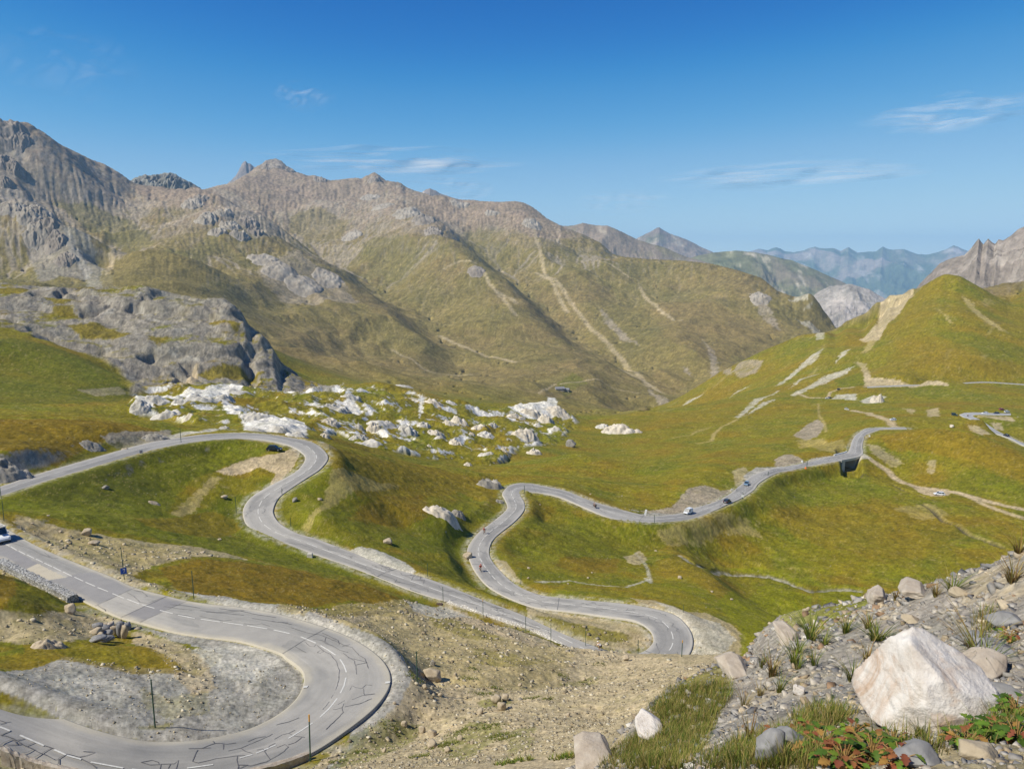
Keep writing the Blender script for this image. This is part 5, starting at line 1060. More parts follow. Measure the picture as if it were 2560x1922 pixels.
def rock(name, u, v, wpx, hpx, mat, seed, label=None, cat='rock', group=None, depth=.8, sink=.25, sub=4, cuts=14, rough=.08, rot=None, smooth=False, p0=None, kind=None):
    "rock whose foot shows at photo pixel (u, v) and that looks wpx by hpx"
    p = seat(u, v) if p0 is None else p0; dist = p.length; s = dist/F
    w, h = wpx*s, hpx*s/math.cos(math.atan2(-p.z, math.hypot(p.x, p.y)))*(1/(1-sink))
    V, f = rock_shape((w, w*depth, h), seed, sub, cuts, rough)
    a = (seed*1.7 % 1.2-.6)*.6 if rot is None else rot; ca, sa = math.cos(a), math.sin(a)
    V = np.stack([V[:, 0]*ca-V[:, 1]*sa, V[:, 0]*sa+V[:, 1]*ca, V[:, 2]], 1)
    me = np_mesh(name, V, f); o = link(name, me, mat, smooth=smooth)
    o.location = p+Vector((0, w*depth*.3, h*(.5-sink)))
    o.rotation_euler = (0, 0, -math.atan2(p.x, p.y))
    tag(o, label, cat, group, kind); return o
def outcrop(name, u, v, wpx, hpx, mat, seed, label=None, cat='rock', group=None, depth=.75, sharp=.8, n=36):
    "ragged rock breaking through the turf: a crusty little relief that runs into the ground at its edges"
    p = seat(u, v); s = p.length/F; w = wpx*s; h = hpx*s*.46; b = w*depth
    ux, uy = p.x/math.hypot(p.x, p.y), p.y/math.hypot(p.x, p.y); g = np.linspace(-1.12, 1.12, n); gx, gy = np.meshgrid(g, g, indexing='ij')
    lx, ly = gx*w/2, gy*b/2+b*.42; x = p.x+uy*lx+ux*ly; y = p.y-ux*lx+uy*ly
    k = seed*3.7; rho = np.hypot(gx, gy)+.30*fbm(gx*1.6+k, gy*1.6, 1., 3, seed % 40)
    pr = np.clip(1-rho**2, -.6, 1); pr = np.where(pr > 0, pr**sharp, pr)
    rg = fbm(gx*1.3+k, gy*1.1+k, 1., 5, seed % 40+2, .6, True); f2 = fbm(gx*4+k, gy*3, 1., 4, seed % 40+7, .65)
    z = ground(x, y)+h*(pr*(.62+.75*rg)+.20*f2*(pr > 0)-.10+.12*gy*(pr > 0))
    ids = np.arange(n*n).reshape(n, n); q = np.stack([ids[:-1, :-1], ids[:-1, 1:], ids[1:, 1:], ids[1:, :-1]], -1).reshape(-1, 4)[:, ::-1]
    o = link(name, np_mesh(name, np.stack([x-p.x, y-p.y, z-p.z], -1).reshape(-1, 3), q), mat); o.location = p
    tag(o, label, cat, group); return o
# gypsum outcrops among the hummocks: foot pixel, width, height, cream?
GYP = [(352,1035,46,34,0),(398,1012,50,22,0),(415,1048,60,34,0),(455,1010,40,18,0),(505,1003,70,26,0),(560,1000,44,22,0),(470,1050,26,18,1),(600,985,50,16,0),(640,1050,60,34,0),(700,1082,60,30,0),(745,1092,50,26,0),(640,1078,50,20,0),
  (560,1072,24,16,0),(815,1095,22,22,1),(830,1065,40,26,1),(850,1030,60,40,0),(880,1000,50,28,0),(905,1100,30,24,0),(935,1080,34,36,1),(900,1075,20,30,0),(925,1117,60,14,0),(885,1100,26,16,0),(955,1062,70,16,0),(968,1060,26,20,0),(1022,1088,44,36,0),(1060,1068,32,26,0),(1090,1088,42,26,1),(1098,1096,24,12,0),(1075,1118,14,12,1),
  (1150,1060,46,34,1),(1125,1063,30,20,1),(1195,1075,32,22,1),(1232,1068,24,18,0),(1140,1112,34,30,1),(1180,1088,16,12,1),(1215,1095,40,20,0),(1215,1138,36,16,0),(1262,1130,20,16,1),(1170,1165,20,16,1),(1312,1098,66,46,1),(1290,1045,46,20,1),(1330,1040,60,30,1),(1365,1058,46,40,1),(1395,1042,54,24,1),(1345,1068,30,22,0),(1390,1078,24,16,0),
  (1545,1085,76,48,1),(1508,1072,36,22,0),(1592,1082,26,18,1),(1335,1136,34,28,1),(1085,1010,44,20,1),(1010,968,40,12,0),(1130,1012,30,10,0)]
for i, (u, v, w, h, c) in enumerate(GYP):
    c_ = 'cream' if c else 'white'
    outcrop('gypsum_outcrop', u, v, w*1.15, h, M_GYPW if c else M_GYP, 300+i, f'{c_} gypsum outcrop breaking through the grassy hummocks below the grey rock dome', 'rock', f'{c_} gypsum outcrops among the hummocks')
outcrop('rock_outcrop', 1106, 1294, 96, 40, M_GYPW, 61, 'pale rock outcrop on the brown knoll between the two road bends', 'rock')
outcrop('rock_outcrop', 1146, 1292, 40, 30, M_GREY, 62, 'narrower rock rib just right of the pale outcrop on the brown knoll', 'rock')
outcrop('cliff', 1226, 1222, 70, 46, M_GREY, 63, 'steep grey rock face above the sharp left bend of the road', 'cliff')
outcrop('cliff', 1250, 1258, 22, 18, M_GREY, 64, 'low rock cutting beside the road just below the sharp bend', 'cliff')
outcrop('cliff', 392, 1104, 62, 30, M_GREY, 65, 'dark rock cutting above the upper road left of its summit bend', 'cliff')
outcrop('cliff', 232, 1128, 52, 22, M_GREY, 66, 'broken rock ledge in the grassy bank above the upper road', 'cliff')
outcrop('cliff', 26, 1206, 96, 60, M_GREY, 67, 'dark rock face above the upper road at the left edge', 'cliff')
rock('rock', 310, 1128, 14, 6, M_TANR, 68, 'flat pale block on the verge of the upper road', 'rock', None, 1., .2, 3)
rock('rock', 1428, 1117, 26, 16, M_GREY, 69, 'lone dark grey boulder at the right foot of the white outcrops', 'rock', None, 1., .25, 4)
rock('rock', 213, 1338, 20, 11, M_TANR, 70, 'largest pale boulder on the dry grass below the upper road', 'rock', None, .9, .2, 4)
rock('rock', 232, 1362, 24, 8, M_TANR, 71, 'brown broken rock just above the near road, below the largest pale boulder', 'rock', None, .9, .25, 4)
rock('rock', 735, 1254, 12, 9, M_GREY, 72, 'dark boulder in the grass inside the second bend', 'rock', None, 1., .2, 3)
rock('rock', 799, 1251, 11, 6, M_TANR, 73, 'small pale boulder right of the dark one in the second bend', 'rock', None, 1., .2, 3)
rock('rock', 559, 1247, 14, 7, M_TANR, 74, 'pale boulder on the grass left of the second bend', 'rock', None, 1., .2, 3)
rock('rock', 262, 1223, 16, 8, M_GREY, 75, 'grey boulder in the bushes under the upper road', 'rock', None, 1., .2, 3)
outcrop('rock', 386, 1262, 26, 9, M_TANR, 76, 'cluster of pale stones on the green slope under the upper road')
rock('rock', 1168, 1398, 22, 14, M_TANR, 77, 'pale boulder at the road edge under the knoll', 'rock', None, .9, .25, 4)
rock('rock', 968, 1358, 22, 10, M_TANR, 78, 'rocky lump at the foot of the knoll above the second road', 'rock', None, .9, .3, 4)
rock('rock', 1080, 1702, 40, 22, M_TANR, 79, 'tan boulder right of the snow pole outside the near bend', 'rock', None, .8, .3, 4)
rock('rock', 1082, 1662, 12, 9, M_GREY, 80, 'dark angular rock high on the gravel slope', 'rock', None, 1., .2, 3)
rock('rock', 1062, 1722, 12, 9, M_TANR, 81, 'pale stone by the old bank on the gravel slope', 'rock', None, 1., .2, 3)
rock('rock', 172, 1533, 22, 16, M_TANR, 82, 'tan block lying against the end of the dry stone wall', 'rock', None, .8, .2, 4)
outcrop('rock', 122, 1622, 70, 34, M_TANR, 83, 'brown rock lump in the hollow inside the near bend')
rock('rock', 1565, 1650, 14, 9, M_TANR, 84, 'flat pale block on the crest of the gravel slope', 'rock', None, .9, .2, 3)
outcrop('rock', 2192, 1006, 30, 40, M_GYPW, 85, 'pale triangular rock outcrop below the far road')
rock('rock', 2381, 1069, 8, 6, M_GYPW, 86, 'white block on the green slope left of the far hairpin', 'rock', None, 1., .2, 3)
for i, (u, v, w, h) in enumerate([(470,1382,12,6),(505,1383,14,6),(440,1382,10,5),(548,1350,10,5),(120,1290,8,4),(150,1330,9,5),(80,1310,8,4),(420,1398,8,4),(1322,1421,9,5),(1420,1460,6,4),(1440,1455,6,3),(1470,1445,7,4),(1320,1446,8,5),(1640,1378,8,4),(1700,1446,12,9),(1480,1432,6,4),(1780,1480,8,4),(1830,1500,9,5),(1476,1236,6,3),(1350,1262,5,3),(1555,1240,5,3)]):
    rock('rock', u, v, w*.8, h*.55, M_TANR, 400+i, 'small pale stone lying on the grassy slopes between the bends', 'rock', 'small stones lying on the grassy slopes', .9, .25, 3, 9, .12)
for i, (u, v, w, h) in enumerate([(1010,1815,14,9),(1055,1832,16,12),(1080,1842,20,14),(1240,1760,24,16),(1254,1775,20,16),(1262,1752,18,12),(1200,1785,16,9),(1150,1850,12,8),(986,1760,8,5),(1138,1690,9,6),(1100,1740,10,6),(1300,1715,10,6),(960,1880,10,7),(1080,1870,22,12),(1330,1840,8,6),(1460,1700,8,5),(880,1740,8,5),(1420,1790,9,6),(1180,1860,8,6),(1120,1880,14,8)]):
    rock('rock', u, v, w, h, M_TANR, 430+i, 'small angular stone lying on the bare gravel slope', 'rock', 'small stones on the gravel slope', .9, .25, 3)
# walls
def wall_along(name, P, out, width, top, bot, mat, label, cat='wall', seg=.5, wob=.06):
    "stone wall following plan points P (on the road side), thick towards 'out' (+1 right of travel, -1 left)"
    P = np.array(dense([np.array(p) for p in P], seg)); t = np.gradient(P, axis=0); n = np.stack([t[:, 1], -t[:, 0]], 1)*out; n /= np.linalg.norm(n, axis=1)[:, None]+1e-9
    rows = []; k = len(P)
    for off, z in ((0, bot), (0, top*.5), (0, top), (.5, top+.05), (1, top), (1, top*.4), (1.08, bot)):
        q = P.copy(); q[:, :2] += n*width*off; q[:, 2] += z
        q += (np.random.rand(k, 3)-.5)*wob*2*np.array([1, 1, 1]); rows.append(q)
    mb = MB(); R_ = np.stack(rows, 1); mb.grid([list(r) for r in R_], cap=False)
    mb.poly(list(R_[0])); mb.poly(list(R_[-1][::-1]))
    o = mb.build(name, mat); tag(o, label, cat); return o
def wall_mat(name, a, b_, mortar, sc):
    m, nt, b = nmat(name); tc = nt.nodes.new('ShaderNodeTexCoord'); vo = nt.nodes.new('ShaderNodeTexVoronoi'); vo.feature = 'DISTANCE_TO_EDGE'; vo.inputs['Scale'].default_value = sc
    v2 = nt.nodes.new('ShaderNodeTexVoronoi'); v2.inputs['Scale'].default_value = sc
    nt.links.new(tc.outputs['Object'], vo.inputs['Vector']); nt.links.new(tc.outputs['Object'], v2.inputs['Vector'])
    r = ramp(nt, v2.outputs['Color'], [(.2, a), (.8, b_)]); e = ramp(nt, vo.outputs['Distance'], [(.02, (0, 0, 0)), (.10, (1, 1, 1))])
    mx = nt.nodes.new('ShaderNodeMix'); mx.data_type = 'RGBA'; nt.links.new(e.outputs[0], mx.inputs[0]); mx.inputs[6].default_value = tuple(mortar)+(1,); nt.links.new(r.outputs[0], mx.inputs[7])
    nt.links.new(mx.outputs[2], b.inputs['Base Color']); b.inputs['Roughness'].default_value = .95
    bp = nt.nodes.new('ShaderNodeBump'); bp.inputs['Strength'].default_value = .9; bp.inputs['Distance'].default_value = .06; nt.links.new(e.outputs[0], bp.inputs['Height']); nt.links.new(bp.outputs[0], b.inputs['Normal'])
    return m
M_WALLP = wall_mat('pale masonry', lin(196,190,176), lin(216,211,198), lin(170,160,142), 2.2); M_WALLG = wall_mat('dry stone', lin(140,140,138), lin(182,181,176), lin(92,88,80), 3.2)
RBx = roads['B']; ia = int(np.argmin((RBx.R[:260, 0]-P3(1112,1505,-61.3)[0])**2+(RBx.R[:260, 1]-P3(1112,1505,-61.3)[1])**2)); ib = int(np.argmin(np.hypot(RBx.R[:300, 0]-P3(1610,1668,-65.7)[0], RBx.R[:300, 1]-P3(1610,1668,-65.7)[1])))
wall_along('retaining_wall', RBx.R[ia:ib+1:2]+np.array([0, 0, .02]), 1, .9, .30, -1.1, M_WALLP, 'long low whitish retaining wall along the outer edge of the second road', seg=1., wob=.07)
RAx = roads['A']; q0 = [on_road('A', *p) for p in ((12,1408),(60,1434),(110,1458),(155,1479),(196,1502))]
wall_along('stone_wall', q0, 1, 1.0, .75, -1.3, M_WALLG, 'thick dry stone wall ending squarely beside the near road', seg=.35, wob=.07)
iw = [int(np.argmin(np.hypot(RAx.R[:, 0]-on_road('A', *p)[0], RAx.R[:, 1]-on_road('A', *p)[1]))) for p in ((16,1878),(205,1938),(610,1931),(764,1891))]
wall_along('parapet_wall', RAx.R[iw[0]:iw[1]+1], 1, .34, .32, -.9, M_PINK, 'stone parapet on the outer road edge at the bottom left corner', seg=.3, wob=.03)
wall_along('parapet_wall', RAx.R[iw[2]:iw[3]+1], 1, .34, .30, -.9, M_PINK, 'short curved parapet ending beside the yellow tipped pole', seg=.3, wob=.03)
# culvert mouth lined with slabs
cul = thing('culvert', 'rough stone culvert mouth in the bank inside the near bend', 'culvert', seat(280, 1585))
for i, (u, v, w, h, m) in enumerate([(241,1572,22,10,M_SLATE),(258,1580,22,12,M_SLATE),(236,1584,24,9,M_TANR),(262,1568,14,9,M_TANR),(276,1572,16,12,M_PINK),(284,1588,14,18,M_TANR),(298,1594,12,28,M_SLATE),(310,1596,16,26,M_TANR),(248,1592,14,8,M_TANR),(268,1590,18,10,M_SLATE),(300,1572,20,14,M_SLATE),(315,1576,18,14,M_SLATE),(240,1606,34,10,M_SLATE),(262,1604,30,10,M_SLATE)]):
    o = rock('slab', u, v, w, h, m, 500+i, None, None, None, .8, .15, 3); l = o.location.copy(); o.parent = cul; o.location = l-cul.location

# ---- crags on the mountain: rock standing out of the scree, part of the terrain
def crag(u, v, wpx, hpx, seed, mat=None, depth=1.3, sharp=.55, n=44):
    o = outcrop('crag', u, v, wpx*1.25, hpx*.5, mat or M_CRAGM, seed, None, None, None, depth, sharp, n); o['kind'] = 'structure'
M_CRAGM = stone_mat('mountain rock', [lin(104,96,86), lin(136,126,114), lin(162,152,138)], .03, 4.)
M_CRAGL = stone_mat('pale mountain rock', [lin(122,114,102), lin(150,141,127), lin(176,168,154)], .03, 4.)
for i, (u, v, w, h, k) in enumerate([(24,372,46,70,0),(50,376,30,56,0),(18,425,30,60,0),(40,440,26,70,0),(14,470,26,50,0),(100,545,44,60,1),(75,560,40,60,1),(120,585,36,70,0),(140,625,36,60,0),(96,620,40,70,1),(165,665,34,50,0),(30,540,40,40,1),
   (515,560,40,60,1),(545,590,36,60,1),(575,575,40,50,1),(600,600,36,60,1),(620,570,36,46,0),(640,590,30,50,0),(560,540,36,40,1),(480,520,40,40,1),(500,505,30,30,0),(690,420,50,30,0),(672,425,30,30,0),(722,430,24,24,0),(800,456,26,24,0),(935,455,26,36,0),(1003,470,18,24,0),(925,500,40,24,1),(960,520,50,30,1),(1020,545,60,36,1),(1060,560,50,40,0),(1085,585,40,40,0),
   (700,700,70,50,1),(760,740,70,40,1),(660,660,60,40,1),(820,720,60,40,1),(880,600,40,26,1),(1190,690,40,26,0),(1150,520,40,24,1),(1330,570,40,30,1),(1230,540,30,20,1),(1900,760,40,40,1)]):
    crag(u, v, w, h, 900+i, M_CRAGL if k else M_CRAGM)
# ---------------------------------------------------------------- the stony slope underfoot
def boulder():
    b0 = seat(2318, 1838); s = (b0.length)/F
    sil = [(-.145,.360),(-.30,.255),(-.45,.03),(-.49,-.20),(-.36,-.33),(.11,-.36),(.36,-.28),(.46,-.18),(.50,-.06),(.40,.07),(.29,.13),(.10,.245)]
    P = [np.array(p) for p in sil]; nn, hh = [], []
    c = np.array([0., -.03])
    for i in range(len(P)):
        a, b = P[i-1]-c, P[i]-c; e = b-a; n = np.array([e[1], -e[0]]); n /= np.linalg.norm(n)
        if n @ a < 0: n = -n
        nn.append((n[0]*.96, -.22, n[1]*.96)); hh.append(n @ a)
    for n, h in (((-.72,-.62,.32), .275), ((-.35,-.90,.30), .30), ((.30,-.88,.36), .30), ((.62,-.66,.42), .33), ((.05,-.72,.69), .315), ((-.2,-.98,-.08), .315), ((.5,-.86,-.1), .34), ((.3,.7,.64), .36), ((-.5,.75,.4), .34), ((0,1,0), .36), ((.75,.5,.3), .42)):
        nn.append(n); hh.append(h)
    nn = np.array(nn, float); nn /= np.linalg.norm(nn, axis=1)[:, None]; hh = np.array(hh)
    d, f = ico(6); q = d @ nn.T; r = np.min(np.where(q > .02, hh[None]/np.maximum(q, .02), 9), axis=1)
    p = d*r[:, None]
    n1 = fbm(p[:, 0]*3.5+p[:, 2]*2.2, p[:, 1]*3.5-p[:, 2]*2.7, 1., 6, 3, .6); n2 = fbm(p[:, 2]*5+p[:, 0]*2.4, p[:, 0]*2.2+p[:, 1]*4, 1., 6, 9, .6, True)
    st = p[:, 2]*.75+p[:, 0]*.42+p[:, 1]*.2+.05*n1; led = np.abs((st/.085) % 1-.5)
    p *= (1+.050*n1-.045*np.clip(n2-.25, 0, 1)-.022*sstep(.40, .5, led)*sstep(-.1, .3, n1))[:, None]
    p[:, 2] -= c[1]*0; p *= s/.00265*.74
    o = link('boulder', np_mesh('boulder', p, f), M_BOULDER, smooth=False)
    o.location = b0+Vector((.085, .17, .15*s/.00265)); o.rotation_euler = (0, 0, -math.atan2(b0.x, b0.y))
    tag(o, 'large angular white boulder with pinkish stains on the stony foreground slope', 'boulder')
    return o
BO = boulder()
def slab(u, v, wpx, hpx, dep, mat, seed, label, lean=.0, rot=0.):
    p = seat(u, v); s = p.length/F; w, h = wpx*s*1.5, hpx*s*.95
    V, f = rock_shape((w, dep, h), seed, 5, 16, .07)
    o = link('rock_slab', np_mesh('rock_slab', V, f), mat); o.location = p+Vector((0, dep*.35, h*.06)); o.rotation_euler = (lean, 0, -math.atan2(p.x, p.y)+rot)
    tag(o, label, 'rock'); return o
slab(1846, 1690, 40, 40, .5, M_PINK, 21, 'pinkish ledge on the left edge of the scree bank', .1, .5)
slab(1980, 1610, 34, 36, .5, M_PINK, 22, 'pale ledge sticking out at the top left of the scree bank', .1, .3)
slab(2205, 1505, 26, 34, .4, M_PINK, 23, 'pale rounded block on the skyline of the foreground slope above the meadow', 0, .2)
slab(2300, 1490, 36, 26, .5, M_PINK, 24, 'pinkish rock on the upper rim of the foreground slope', 0, .2)
slab(1630, 1850, 40, 46, .4, M_BOULDER, 25, 'whitish rock half hidden in the grass left of the scree', .1, .2)
slab(1490, 1918, 60, 34, .5, M_PINK, 26, 'cream rock at the bottom edge below the gravel slope', .1, .1)
slab(2472, 1700, 66, 60, .30, M_PINK, 28, 'small cream block leaning on the right side of the white boulder', .1, .1)
for i, (u, v, w, h, lb) in enumerate([(1985,1880,70,36,'flat grey slate slab in the plants left of the white boulder'), (1930,1905,60,50,'broken grey slate block at the bottom edge'), (2300,1915,90,26,'long grey slate slab at the bottom edge below the white boulder'), (2500,1640,70,20,'grey slate slab right of the white boulder'), (2520,1745,60,16,'thin slate slab at the right edge beside the white boulder'), (2400,1490,34,16,'tan flat stone near the upper rim of the slope'), (2280,1560,36,14,'tan flat stone above the white boulder'), (1890,1835,44,14,'slate flake among the tufts left of the plants'), (2440,1610,60,18,'grey slate plate behind the white boulder'), (2520,1570,66,26,'dark slate stack on the right of the slope'), (2000,1735,24,16,'small white stone on the scree left of the boulder'), (2460,1905,70,24,'rusty slate piece at the lower right corner')]):
    rock('rock_slab', u, v, w, h, M_TANR if 'tan' in lb or 'rusty' in lb else (M_BOULDER if 'white stone' in lb else M_SLATE), 610+i, lb, 'rock', None, .8, .2, 4, 14, .06)
def scree():
    rs = np.random.RandomState(3); V, Fq, Cc = [], [], []; b = 0
    pal = [lin(132,128,122), lin(150,145,137), lin(168,160,146), lin(152,136,112), lin(178,164,140), lin(116,114,112), lin(196,190,178), lin(146,120,94)]
    n = 0; tries = 0; R_ = []
    cube = np.array([(-1,-1,-1),(1,-1,-1),(1,1,-1),(-1,1,-1),(-1,-1,1),(1,-1,1),(1,1,1),(-1,1,1)], float)
    fc = np.array([(3,2,1,0),(4,5,6,7),(0,1,5,4),(1,2,6,5),(2,3,7,6),(3,0,4,7)])
    N_ = 60000; a = rs.uniform(math.radians(2), math.radians(46), N_); q = rs.uniform(math.log(1.6), math.log(15.5), N_); r = np.exp(q)
    x, y = r*np.sin(a), r*np.cos(a); z = ground(x, y)
    cl = fbm(x, y, .8, 3, 5); keep = rs.rand(N_) < .45+.9*cl
    for i in np.nonzero(keep)[0]:
        s = r[i]*(.0008+.0044*rs.rand()**6); t = rs.uniform(.22, .6)
        p = cube*np.array([s*rs.uniform(.7, 1.5), s, s*t])+rs.randn(8, 3)*s*.22
        e1, e2, e3 = rs.uniform(-.5, .5), rs.uniform(-.5, .5), rs.uniform(0, 6.3)
        M = np.array(Matrix.Rotation(e3, 3, 'Z') @ Matrix.Rotation(e1, 3, 'X') @ Matrix.Rotation(e2, 3, 'Y'))
        p = p @ M.T+np.array([x[i], y[i], z[i]+s*t*.35]); V.append(p); Fq.append(fc+b); b += 8
        c = np.array(pal[rs.choice(8, p=[.2,.22,.18,.12,.12,.08,.05,.03])])*rs.uniform(.75, 1.15); Cc.append(np.repeat(c[None], 8, 0))
    o = link('scree', np_mesh('scree', np.vstack(V), np.vstack(Fq), {'soil': np.vstack(Cc)}), M_SCREE); o['kind'] = 'stuff'
def attr_mat(name, rough=.9, trans=0., scale=30., spec=.2):
    m, nt, b = nmat(name); at = nt.nodes.new('ShaderNodeAttribute'); at.attribute_name = 'soil'
    n1 = noise_node(nt, scale, 5, .6); r1 = ramp(nt, n1.outputs['Fac'], [(.3, (.8,)*3), (.7, (1.2,)*3)])
    mx = nt.nodes.new('ShaderNodeMix'); mx.data_type = 'RGBA'; mx.blend_type = 'MULTIPLY'; mx.inputs[0].default_value = 1.
    nt.links.new(at.outputs['Color'], mx.inputs[6]); nt.links.new(r1.outputs[0], mx.inputs[7]); nt.links.new(mx.outputs[2], b.inputs['Base Color'])
    b.inputs['Roughness'].default_value = rough; b.inputs['Specular IOR Level'].default_value = spec
    if trans:
        t = nt.nodes.new('ShaderNodeBsdfTranslucent'); nt.links.new(mx.outputs[2], t.inputs['Color']); ms = nt.nodes.new('ShaderNodeMixShader'); ms.inputs[0].default_value = trans
        out = [n for n in nt.nodes if n.type == 'OUTPUT_MATERIAL'][0]; nt.links.new(b.outputs[0], ms.inputs[1]); nt.links.new(t.outputs[0], ms.inputs[2]); nt.links.new(ms.outputs[0], out.inputs['Surface'])
    return m
M_SCREE = attr_mat('shale chips', .9, 0., 40.); M_STONES = attr_mat('gravel stones', .95, 0., 6.)
M_GRASS = attr_mat('grass blades', .7, .3, 9.); M_LEAF = attr_mat('plant leaves', .6, .3, 25.)
scree()
def stones():
    "loose stones on the gravel slope and lots"
    rs = np.random.RandomState(13); V, Fq, Cc = [], [], []; b = 0
    cube = np.array([(-1,-1,-1),(1,-1,-1),(1,1,-1),(-1,1,-1),(-1,-1,1),(1,-1,1),(1,1,1),(-1,1,1)], float)
    fc = np.array([(3,2,1,0),(4,5,6,7),(0,1,5,4),(1,2,6,5),(2,3,7,6),(3,0,4,7)])
    N_ = 70000; i = rs.randint(0, NA, N_); lo, hi = np.searchsorted(GQ, [math.log(24), math.log(125)]); j = rs.randint(lo, hi, N_)
    keep = (ROUGHK[i, j] > .35) & (RD[i, j] > .3) & (rs.rand(N_) < np.where(VR[i, j] < 60, .55, .35))
    pal = np.array([lin(182,168,138), lin(166,152,124), lin(192,182,158), lin(140,127,102), lin(156,146,126)])
    for i, j in zip(i[keep], j[keep]):
        r = VR[i, j]; s = r*(.00042+.0012*rs.rand()**6)*(1.4 if COL[i, j, 0] > 1.45*COL[i, j, 2] else .75); p = cube*np.array([s*rs.uniform(.7, 1.4), s, s*rs.uniform(.4, .8)])+rs.randn(8, 3)*s*.2
        e = rs.uniform(0, 6.3); ce, se = math.cos(e), math.sin(e); p = np.stack([p[:, 0]*ce-p[:, 1]*se, p[:, 0]*se+p[:, 1]*ce, p[:, 2]], 1)
        V.append(p+np.array([X[i, j]+rs.uniform(-.1, .1), Y[i, j]+rs.uniform(-.1, .1), Z[i, j]+s*.2])); Fq.append(fc+b); b += 8; Cc.append(np.repeat((pal[rs.randint(5)]*rs.uniform(.7, 1.1))[None], 8, 0))
    o = link('gravel', np_mesh('gravel', np.vstack(V), np.vstack(Fq), {'soil': np.vstack(Cc)}), M_STONES); o['kind'] = 'stuff'
stones()
# ---- grass
def blades(root, n, spread, hgt, rs, cols, wid, droop=.5):
    V, Fq, Cc = [], [], []; b = 0
    for k in range(n):
        a = rs.uniform(0, 6.283); rr = spread*math.sqrt(rs.rand()); x0, y0 = root[0]+rr*math.cos(a), root[1]+rr*math.sin(a); z0 = root[2] if spread < .02 else float(ground(x0, y0))
        h = hgt*rs.uniform(.5, 1.15); la = a+rs.uniform(-.9, .9); ln = h*rs.uniform(.15, droop*1.4); w = wid*rs.uniform(.6, 1.2); px, py = -math.sin(la)*w/2, math.cos(la)*w/2
        c = np.array(cols[rs.randint(len(cols))])*rs.uniform(.75, 1.2)
        for t in (0, .4, .75, 1.):
            x = x0+math.cos(la)*ln*t*t; y = y0+math.sin(la)*ln*t*t; z = z0-.01+h*(t-.28*droop*t*t); q = 1-t*.92
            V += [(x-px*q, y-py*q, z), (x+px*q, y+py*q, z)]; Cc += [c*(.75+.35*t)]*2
        for m in range(3): Fq.append((b+2*m, b+2*m+1, b+2*m+3, b+2*m+2))
        b += 8
    return np.array(V), np.array(Fq), np.array(Cc)
GC = [lin(112,126,44), lin(92,112,36), lin(138,136,62), lin(160,148,86), lin(78,98,34)]; DC = [lin(150,132,74), lin(170,150,96), lin(120,116,52), lin(136,104,60)]
def grass_patch(name, polys, dens, hgt, cols, seed, wid=.006):
    rs = np.random.RandomState(seed); Vs, Fs, Cs = [], [], []; b = 0
    for pts, k in polys:
        us = [p[0] for p in pts]; vs = [p[1] for p in pts]
        for _ in range(int(k*dens)):
            u, v = rs.uniform(min(us), max(us)), rs.uniform(min(vs), max(vs))
            if not inpoly(np.array([u]), np.array([v]), pts)[0]: continue
            p = seat(u, v)
            if p.length > 30: continue
            sc = p.length/8.
            V, f, c = blades(p, rs.randint(7, 13), .05*sc+.02, hgt*rs.uniform(.6, 1.2), rs, cols, wid*max(1., sc*.9)); Vs.append(V); Fs.append(f+b); Cs.append(c); b += len(V)
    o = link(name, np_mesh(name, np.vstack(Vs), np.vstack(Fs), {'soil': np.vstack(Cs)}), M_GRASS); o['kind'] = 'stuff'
grass_patch('grass', [([(1640,1760),(1665,1722),(1815,1708),(1822,1740),(1790,1790),(1750,1880),(1700,1930),(1640,1930),(1560,1900),(1600,1820)], 2400), ([(1500,1900),(1560,1850),(1640,1860),(1640,1925),(1500,1925)], 260), ([(1740,1920),(1790,1880),(1870,1840),(1960,1830),(1990,1850),(1960,1900),(1900,1925)], 420), ([(1980,1790),(2060,1760),(2120,1770),(2130,1800),(2060,1830),(1980,1830)], 170), ([(2180,1830),(2330,1850),(2450,1815),(2560,1770),(2560,1840),(2400,1880),(2200,1870)], 240), ([(1900,1860),(2000,1840),(2080,1860),(2040,1925),(1900,1925)], 240), ([(2440,1530),(2480,1520),(2490,1600),(2440,1600)], 40)], 1.3, .11, GC+DC[:2], 5)
def tuft(u, v, n, spread, h, cols, seed, label, grp, name='grass_tuft'):
    p = seat(u, v); rs = np.random.RandomState(seed); V, f, c = blades((0, 0, 0), n, 0.019, h, rs, cols, .006*max(1., p.length/7.))
    V[:, :2] *= 1; o = link(name, np_mesh(name, V+np.array([0, 0, 0]), f, {'soil': c}), M_GRASS); o.location = p; o.scale = (spread, spread, 1.); tag(o, label, 'grass', grp)
